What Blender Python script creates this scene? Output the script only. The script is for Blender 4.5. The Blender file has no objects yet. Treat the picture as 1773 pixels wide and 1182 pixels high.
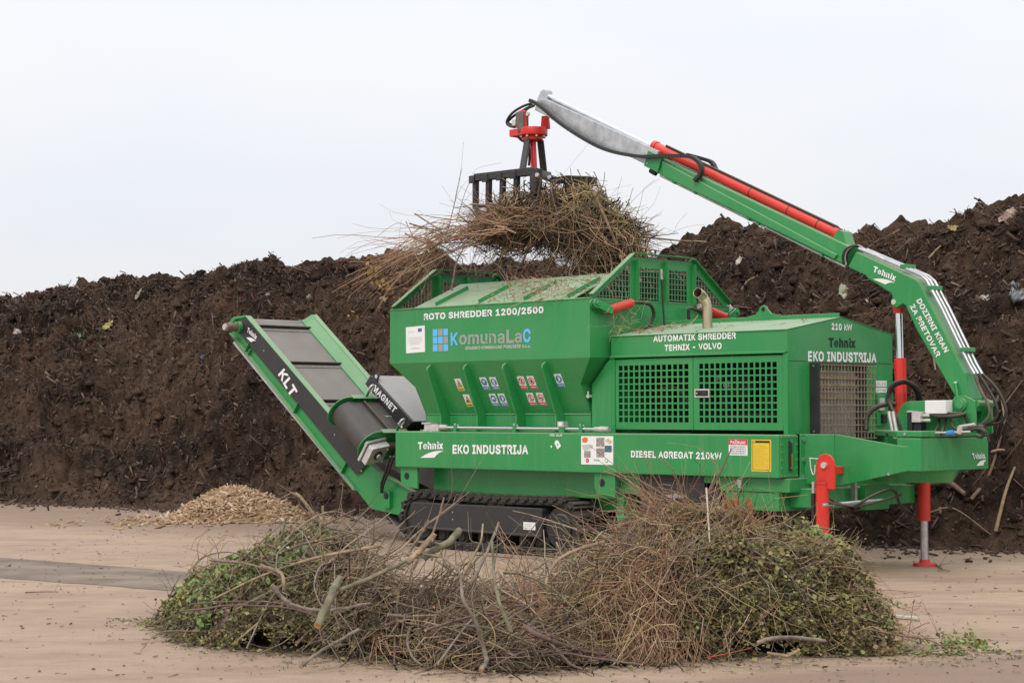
import bpy, bmesh, math, random
import numpy as np
from mathutils import Vector, Matrix
from mathutils.bvhtree import BVHTree

random.seed(4)
RNG = np.random.default_rng(11)
scene = bpy.context.scene
COL = scene.collection

# ------------------------------------------------------------------ camera
CAM = Vector((17.8859, -15.6240, 1.7071))
_R = [[0.70404, 0.710158, -0.001508], [0.028253, -0.025888, 0.999266], [-0.709598, 0.703566, 0.038291]]
cam = bpy.data.cameras.new('camera')
cam_ob = bpy.data.objects.new('camera', cam)
COL.objects.link(cam_ob)
_m = Matrix((_R[0], _R[1], [-c for c in _R[2]])).transposed().to_4x4()
_m.translation = CAM
cam_ob.matrix_world = _m
cam.sensor_width = 36.0
cam.lens = 36.0 * 3200 / 1773
cam.clip_start = 0.5
cam.clip_end = 2000
scene.camera = cam_ob

# ------------------------------------------------------------------ sky, sun, exposure
SUN_EL, SUN_AZ = math.radians(42), math.radians(152)      # azimuth measured clockwise from +Y
world = bpy.data.worlds.new('World')
scene.world = world
world.use_nodes = True
nt = world.node_tree
nt.nodes.clear()
N, LK = nt.nodes.new, nt.links.new
w_out = N('ShaderNodeOutputWorld')
w_bg = N('ShaderNodeBackground')
w_bg.inputs['Strength'].default_value = 0.1
sky = N('ShaderNodeTexSky')
sky.sky_type = 'NISHITA'
sky.sun_disc = False
sky.sun_elevation = SUN_EL
sky.sun_rotation = SUN_AZ
sky.dust_density = 4.0
tc = N('ShaderNodeTexCoord')
sep = N('ShaderNodeSeparateXYZ')
LK(tc.outputs['Generated'], sep.inputs[0])
up = N('ShaderNodeMath'); up.operation = 'MAXIMUM'; up.inputs[1].default_value = 0.0
LK(sep.outputs['Z'], up.inputs[0])
cie = N('ShaderNodeMath'); cie.operation = 'MULTIPLY_ADD'      # overcast sky: brighter towards the zenith
cie.inputs[1].default_value = 0.85; cie.inputs[2].default_value = 1.0
LK(up.outputs[0], cie.inputs[0])
nz = N('ShaderNodeTexNoise'); nz.inputs['Scale'].default_value = 2.2; nz.inputs['Detail'].default_value = 5
mp = N('ShaderNodeMapping'); mp.inputs['Scale'].default_value = (1, 1, 3.2)
LK(tc.outputs['Generated'], mp.inputs[0]); LK(mp.outputs[0], nz.inputs['Vector'])
cr = N('ShaderNodeValToRGB')
cr.color_ramp.elements[0].position = 0.34; cr.color_ramp.elements[0].color = (8.2, 8.48, 9.05, 1)
cr.color_ramp.elements[1].position = 0.66; cr.color_ramp.elements[1].color = (9.05, 8.95, 8.95, 1)
LK(nz.outputs['Fac'], cr.inputs[0])
cl = N('ShaderNodeVectorMath'); cl.operation = 'SCALE'
LK(cr.outputs[0], cl.inputs[0]); LK(cie.outputs[0], cl.inputs['Scale'])
mx = N('ShaderNodeMix'); mx.data_type = 'RGBA'; mx.inputs[0].default_value = 0.9   # cloud cover
LK(sky.outputs[0], mx.inputs[6]); LK(cl.outputs[0], mx.inputs[7])
LK(mx.outputs[2], w_bg.inputs['Color'])
LK(w_bg.outputs[0], w_out.inputs['Surface'])

sun = bpy.data.lights.new('sun', 'SUN')
sun.energy = 1.5
sun.angle = math.radians(24)
sun.color = (1.0, 0.95, 0.88)
sun_ob = bpy.data.objects.new('sun', sun)
COL.objects.link(sun_ob)
_sd = Vector((math.sin(SUN_AZ) * math.cos(SUN_EL), math.cos(SUN_AZ) * math.cos(SUN_EL), math.sin(SUN_EL)))
sun_ob.rotation_euler = (-_sd).to_track_quat('-Z', 'Y').to_euler()

vs = scene.view_settings
vs.view_transform = 'Standard'
vs.look = 'None'
vs.exposure = 0.0
vs.gamma = 1.0
vs.use_curve_mapping = False

# ------------------------------------------------------------------ helpers
V = Vector
RV = V((0.70404, 0.71016, 0.0))          # direction across the yard, parallel to the photograph's lower edge
DV = V((-0.71016, 0.70404, 0.0))          # direction across the yard, away from the camera
YARD = V((CAM.x, CAM.y, 0))


def yard(r, d, z=0.0):
    return YARD + RV * r + DV * d + V((0, 0, z))


def tag(o, label=None, cat=None, group=None, kind=None):
    for k, v in (('label', label), ('category', cat), ('group', group), ('kind', kind)):
        if v:
            o[k] = v
    return o


class MB:
    """collects simple solids and links them as ONE mesh object"""

    def __init__(self):
        self.v, self.f, self.m, self.s = [], [], [], []

    def add(self, vs_, fs, m=0, smooth=False):
        b = len(self.v)
        self.v += [tuple(p) for p in vs_]
        for f in fs:
            self.f.append([b + i for i in f]); self.m.append(m); self.s.append(smooth)
        return self

    def box(self, x0, x1, y0, y1, z0, z1, m=0):
        vs_ = [(x, y, z) for x in (x0, x1) for y in (y0, y1) for z in (z0, z1)]
        return self.add(vs_, [(0, 1, 3, 2), (4, 6, 7, 5), (0, 4, 5, 1), (2, 3, 7, 6), (0, 2, 6, 4), (1, 5, 7, 3)], m)

    def obox(self, c, a, b, e, m=0):
        c, a, b, e = V(c), V(a), V(b), V(e)
        vs_ = [c + a * i + b * j + e * k for i in (-1, 1) for j in (-1, 1) for k in (-1, 1)]
        return self.add(vs_, [(0, 1, 3, 2), (4, 6, 7, 5), (0, 4, 5, 1), (2, 3, 7, 6), (0, 2, 6, 4), (1, 5, 7, 3)], m)

    def prism(self, pts, vec, m=0):
        n = len(pts); vec = V(vec)
        vs_ = [V(p) for p in pts] + [V(p) + vec for p in pts]
        fs = [tuple(range(n)), tuple(range(2 * n - 1, n - 1, -1))]
        fs += [(i, (i + 1) % n, n + (i + 1) % n, n + i) for i in range(n)]
        return self.add(vs_, fs, m)

    def tube(self, pts, r, n=8, m=0, caps=True, smooth=True):
        pts = [V(p) for p in pts]
        rs = r if isinstance(r, (list, tuple)) else [r] * len(pts)
        vs_, fs = [], []
        ref = None
        for i, p in enumerate(pts):
            t = (pts[min(i + 1, len(pts) - 1)] - pts[max(i - 1, 0)]).normalized()
            if ref is None:
                ref = t.orthogonal().normalized()
            else:
                ref = (ref - t * ref.dot(t))
                ref = ref.normalized() if ref.length > 1e-6 else t.orthogonal().normalized()
            b = t.cross(ref)
            for k in range(n):
                a = 2 * math.pi * k / n
                vs_.append(p + (ref * math.cos(a) + b * math.sin(a)) * rs[i])
        for i in range(len(pts) - 1):
            for k in range(n):
                k2 = (k + 1) % n
                fs.append((i * n + k, i * n + k2, (i + 1) * n + k2, (i + 1) * n + k))
        self.add(vs_, fs, m, smooth)
        if caps:
            self.add([vs_[k] for k in range(n)], [tuple(range(n - 1, -1, -1))], m)
            self.add([vs_[(len(pts) - 1) * n + k] for k in range(n)], [tuple(range(n))], m)
        return self

    def cyl(self, p0, p1, r, r1=None, n=16, m=0):
        return self.tube([p0, p1], [r, r if r1 is None else r1], n, m)

    def bolt(self, p, d, r=0.012, h=0.01, m=0):
        p, d = V(p), V(d).normalized()
        return self.tube([p, p + d * h], r, 6, m, True, False)

    def build(self, name, mats, parent=None, bevel=0.0, fix=True):
        me = bpy.data.meshes.new(name)
        me.from_pydata(self.v, [], self.f)
        for mt in (mats if isinstance(mats, (list, tuple)) else [mats]):
            me.materials.append(mt)
        me.polygons.foreach_set('material_index', self.m)
        me.polygons.foreach_set('use_smooth', self.s)
        if fix:
            bm = bmesh.new(); bm.from_mesh(me)
            bmesh.ops.remove_doubles(bm, verts=bm.verts, dist=0.00002)
            bmesh.ops.recalc_face_normals(bm, faces=bm.faces)
            bm.to_mesh(me); bm.free()
        me.update()
        o = bpy.data.objects.new(name, me)
        COL.objects.link(o)
        if parent is not None:
            set_parent(o, parent)
        if bevel:
            b = o.modifiers.new('bevel', 'BEVEL')
            b.width = bevel; b.segments = 2; b.limit_method = 'ANGLE'; b.angle_limit = math.radians(40)
        return o


def set_parent(o, parent):
    o.parent = parent
    if parent.type == 'EMPTY':
        o.matrix_parent_inverse = Matrix.Translation(-parent.location)


def spline(pts, k=6):
    """Catmull-Rom through the points"""
    P = [V(p) for p in pts]
    P = [P[0] * 2 - P[1]] + P + [P[-1] * 2 - P[-2]]
    out = []
    for i in range(1, len(P) - 2):
        for j in range(k):
            t = j / k
            a, b, c, d = P[i - 1], P[i], P[i + 1], P[i + 2]
            out.append(0.5 * ((2 * b) + (c - a) * t + (2 * a - 5 * b + 4 * c - d) * t * t + (3 * b - a - 3 * c + d) * t ** 3))
    out.append(P[-2])
    return out


def raw_mesh(name, verts, faces, mats, parent=None, midx=None, smooth=False, origin=None):
    """numpy verts (n,3) and faces (m,k) -> one mesh object"""
    verts = np.asarray(verts, np.float32)
    if origin is not None:
        verts = verts - np.asarray(origin, np.float32)
    faces = np.asarray(faces, np.int32)
    me = bpy.data.meshes.new(name)
    nf, k = faces.shape
    me.vertices.add(len(verts)); me.vertices.foreach_set('co', verts.ravel())
    me.loops.add(nf * k); me.loops.foreach_set('vertex_index', faces.ravel())
    me.polygons.add(nf); me.polygons.foreach_set('loop_start', np.arange(0, nf * k, k, dtype=np.int32))
    me.polygons.foreach_set('loop_total', np.full(nf, k, np.int32))
    for mt in (mats if isinstance(mats, (list, tuple)) else [mats]):
        me.materials.append(mt)
    if midx is not None:
        me.polygons.foreach_set('material_index', np.asarray(midx, np.int32))
    if smooth:
        me.polygons.foreach_set('use_smooth', np.ones(nf, bool))
    me.update(calc_edges=True)
    o = bpy.data.objects.new(name, me)
    if origin is not None:
        o.location = origin
    COL.objects.link(o)
    if parent is not None:
        set_parent(o, parent)
    return o


# ------------------------------------------------------------------ materials
def material(name, col, rough=0.5, metal=0.0, var=0.0, scale=6.0, bump=0.0, bump_scale=40.0, dust=0.0,
             dust_col=(0.46, 0.42, 0.31), coat=0.0, island=None, col2=None, detail=5.0, stretch=None, spec=0.5):
    mt = bpy.data.materials.new(name)
    mt.use_nodes = True
    t = mt.node_tree
    n, l = t.nodes.new, t.links.new
    b = t.nodes['Principled BSDF']
    b.inputs['Roughness'].default_value = rough
    b.inputs['Metallic'].default_value = metal
    b.inputs['Coat Weight'].default_value = coat
    b.inputs['Specular IOR Level'].default_value = spec
    b.inputs['Base Color'].default_value = (*col, 1)
    geo = n('ShaderNodeNewGeometry')
    vec = geo.outputs['Position']
    if stretch:
        mpn = n('ShaderNodeMapping'); mpn.inputs['Scale'].default_value = stretch
        l(vec, mpn.inputs[0]); vec = mpn.outputs[0]
    out = None
    if island:
        ramp = n('ShaderNodeValToRGB')
        e = ramp.color_ramp.elements
        e[0].color = (*island[0], 1); e[1].color = (*island[-1], 1)
        for i, c in enumerate(island[1:-1]):
            e.new((i + 1) / (len(island) - 1)).color = (*c, 1)
        l(geo.outputs['Random Per Island'], ramp.inputs[0])
        out = ramp.outputs[0]
    if var or col2:
        ns = n('ShaderNodeTexNoise'); ns.inputs['Scale'].default_value = scale; ns.inputs['Detail'].default_value = detail
        l(vec, ns.inputs['Vector'])
        mr = n('ShaderNodeMapRange'); mr.inputs[1].default_value = 0.3; mr.inputs[2].default_value = 0.7
        l(ns.outputs['Fac'], mr.inputs[0])
        m_ = n('ShaderNodeMix'); m_.data_type = 'RGBA'
        l(mr.outputs[0], m_.inputs[0])
        if island:
            hs = n('ShaderNodeHueSaturation')
            hs.inputs['Value'].default_value = 1 - var
            l(out, hs.inputs['Color']); l(hs.outputs[0], m_.inputs[6]); l(out, m_.inputs[7])
        else:
            m_.inputs[6].default_value = (*[c * (1 - var) for c in col], 1)
            m_.inputs[7].default_value = (*(col2 or [min(1, c * (1 + var)) for c in col]), 1)
        out = m_.outputs[2]
    if dust:
        sx = n('ShaderNodeSeparateXYZ'); l(geo.outputs['True Normal'], sx.inputs[0])
        ns = n('ShaderNodeTexNoise'); ns.inputs['Scale'].default_value = 2.3; ns.inputs['Detail'].default_value = 6
        l(geo.outputs['Position'], ns.inputs['Vector'])
        mr = n('ShaderNodeMapRange'); mr.inputs[1].default_value = 0.15; mr.inputs[2].default_value = 0.95
        l(sx.outputs['Z'], mr.inputs[0])
        ad = n('ShaderNodeMath'); ad.operation = 'MULTIPLY_ADD'; ad.inputs[1].default_value = 0.9; ad.inputs[2].default_value = 0.45
        l(ns.outputs['Fac'], ad.inputs[0])
        ml = n('ShaderNodeMath'); ml.operation = 'MULTIPLY'
        l(mr.outputs[0], ml.inputs[0]); l(ad.outputs[0], ml.inputs[1])
        m2 = n('ShaderNodeMath'); m2.operation = 'MULTIPLY'; m2.use_clamp = True; m2.inputs[1].default_value = dust
        l(ml.outputs[0], m2.inputs[0])
        # thin film of dirt in patches, whatever way the plate faces
        n3 = n('ShaderNodeTexNoise'); n3.inputs['Scale'].default_value = 1.1; n3.inputs['Detail'].default_value = 8; n3.inputs['Roughness'].default_value = 0.65
        l(geo.outputs['Position'], n3.inputs['Vector'])
        r3 = n('ShaderNodeMapRange'); r3.inputs[1].default_value = 0.45; r3.inputs[2].default_value = 0.8; r3.inputs[4].default_value = 0.15 * dust
        l(n3.outputs['Fac'], r3.inputs[0])
        # run-off streaks
        m4 = n('ShaderNodeMapping'); m4.inputs['Scale'].default_value = (9, 9, 0.55)
        l(geo.outputs['Position'], m4.inputs[0])
        n4 = n('ShaderNodeTexNoise'); n4.inputs['Scale'].default_value = 1.0; n4.inputs['Detail'].default_value = 7; n4.inputs['Roughness'].default_value = 0.7
        l(m4.outputs[0], n4.inputs['Vector'])
        r4 = n('ShaderNodeMapRange'); r4.inputs[1].default_value = 0.52; r4.inputs[2].default_value = 0.78; r4.inputs[4].default_value = 0.2 * dust
        l(n4.outputs['Fac'], r4.inputs[0])
        x4 = n('ShaderNodeMath'); x4.operation = 'MAXIMUM'
        l(r3.outputs[0], x4.inputs[0]); l(r4.outputs[0], x4.inputs[1]); r3 = x4
        mxx = n('ShaderNodeMath'); mxx.operation = 'MAXIMUM'
        l(m2.outputs[0], mxx.inputs[0]); l(r3.outputs[0], mxx.inputs[1])
        m_ = n('ShaderNodeMix'); m_.data_type = 'RGBA'
        l(mxx.outputs[0], m_.inputs[0])
        if out is not None:
            l(out, m_.inputs[6])
        else:
            m_.inputs[6].default_value = (*col, 1)
        m_.inputs[7].default_value = (*dust_col, 1)
        out = m_.outputs[2]
        rr = n('ShaderNodeMapRange'); rr.inputs[3].default_value = rough; rr.inputs[4].default_value = min(1, rough + 0.35)
        l(mxx.outputs[0], rr.inputs[0]); l(rr.outputs[0], b.inputs['Roughness'])
    if out is not None:
        l(out, b.inputs['Base Color'])
    if bump:
        bn = n('ShaderNodeTexNoise'); bn.inputs['Scale'].default_value = bump_scale; bn.inputs['Detail'].default_value = 6
        l(vec, bn.inputs['Vector'])
        bp = n('ShaderNodeBump'); bp.inputs['Strength'].default_value = 1.0; bp.inputs['Distance'].default_value = bump
        l(bn.outputs['Fac'], bp.inputs['Height']); l(bp.outputs[0], b.inputs['Normal'])
    return mt


M = {}
M['green'] = material('green_paint', (0.022, 0.25, 0.066), 0.27, var=0.06, scale=1.5, dust=0.6, bump=0.0006, bump_scale=9)
M['green_dusty'] = material('dusty_green_paint', (0.034, 0.265, 0.08), 0.5, var=0.08, scale=2, dust=0.66, dust_col=(0.44, 0.45, 0.35))
M['red'] = material('red_paint', (0.62, 0.028, 0.018), 0.35, var=0.08, scale=5, dust=0.25)
M['black'] = material('black_paint', (0.022, 0.021, 0.022), 0.45, var=0.2, scale=4, dust=0.35, dust_col=(0.2, 0.18, 0.16))
M['rubber'] = material('black_rubber', (0.02, 0.019, 0.019), 0.75, var=0.4, scale=9, dust=1.0, dust_col=(0.17, 0.13, 0.095), bump=0.004)
M['belt'] = material('conveyor_belt_rubber', (0.19, 0.17, 0.155), 0.62, var=0.1, scale=3, dust=0.15, dust_col=(0.3, 0.26, 0.22))
M['belt_dark'] = material('dark_belt_rubber', (0.055, 0.048, 0.044), 0.42, var=0.2, scale=5, dust=0.2, dust_col=(0.2, 0.17, 0.14))
M['magnet_top'] = material('painted_sky_sheen_cover', (0.35, 0.335, 0.33), 0.6, var=0.06, scale=2)  # black cover; the grazing sky sheen is put into its grey base colour
M['chrome'] = material('chrome', (0.72, 0.74, 0.78), 0.18, 1.0)
M['steel'] = material('zinc_steel', (0.52, 0.52, 0.52), 0.35, 0.9, var=0.15, scale=14)
M['galv'] = material('galvanised_steel', (0.5, 0.51, 0.52), 0.42, 0.75, var=0.22, scale=9, detail=8, bump=0.0008, bump_scale=25)
M['alu'] = material('cast_aluminium', (0.6, 0.58, 0.56), 0.45, 0.6, var=0.15, scale=12)
M['tan_steel'] = material('dull_exhaust_steel', (0.42, 0.36, 0.25), 0.35, 0.85, var=0.3, scale=6, stretch=(1, 1, 0.3))
M['white'] = material('white_film', (0.78, 0.78, 0.78), 0.45)
M['offwhite'] = material('white_plastic', (0.74, 0.74, 0.72), 0.5, var=0.04, scale=5)
M['dark_print'] = material('black_film', (0.006, 0.007, 0.007), 0.5)
M['grey_print'] = material('grey_film', (0.3, 0.32, 0.3), 0.5)
M['pale_print'] = material('pale_grey_film', (0.48, 0.52, 0.49), 0.5)
M['sky_blue'] = material('light_blue_film', (0.12, 0.46, 0.86), 0.45)
M['blue'] = material('blue_film', (0.05, 0.2, 0.5), 0.45)
M['eu_blue'] = material('deep_blue_film', (0.03, 0.06, 0.32), 0.45)
M['yellow'] = material('yellow_film', (0.72, 0.5, 0.03), 0.45)
M['gold'] = material('dull_yellow_film', (0.55, 0.38, 0.03), 0.5)
M['red_film'] = material('red_film', (0.62, 0.03, 0.04), 0.45)
M['orange'] = material('orange_film', (0.75, 0.16, 0.02), 0.5)
M['ok_green'] = material('green_film', (0.1, 0.5, 0.08), 0.5)
M['photo_grey'] = material('speckled_print', (0.12, 0.1, 0.09), 0.5, col2=(0.5, 0.46, 0.4), scale=60, var=0.3)
M['photo_tan'] = material('tan_print', (0.6, 0.42, 0.2), 0.5, col2=(0.75, 0.62, 0.4), scale=40, var=0.2)
M['photo_forest'] = material('forest_print', (0.03, 0.09, 0.12), 0.5, col2=(0.12, 0.22, 0.3), scale=40, var=0.3)
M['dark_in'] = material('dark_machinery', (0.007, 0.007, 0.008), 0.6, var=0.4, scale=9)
M['radiator'] = material('dusty_radiator_core', (0.26, 0.25, 0.24), 0.7, var=0.3, scale=3, bump=0.004, bump_scale=60)
M['grille_wire'] = material('dusty_tan_wire', (0.3, 0.24, 0.16), 0.6, 0.3, var=0.2, scale=12)
M['mesh_wire'] = material('green_wire', (0.17, 0.27, 0.17), 0.5, 0.2)
M['glass_amber'] = material('amber_gauge', (0.45, 0.22, 0.03), 0.2)

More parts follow.
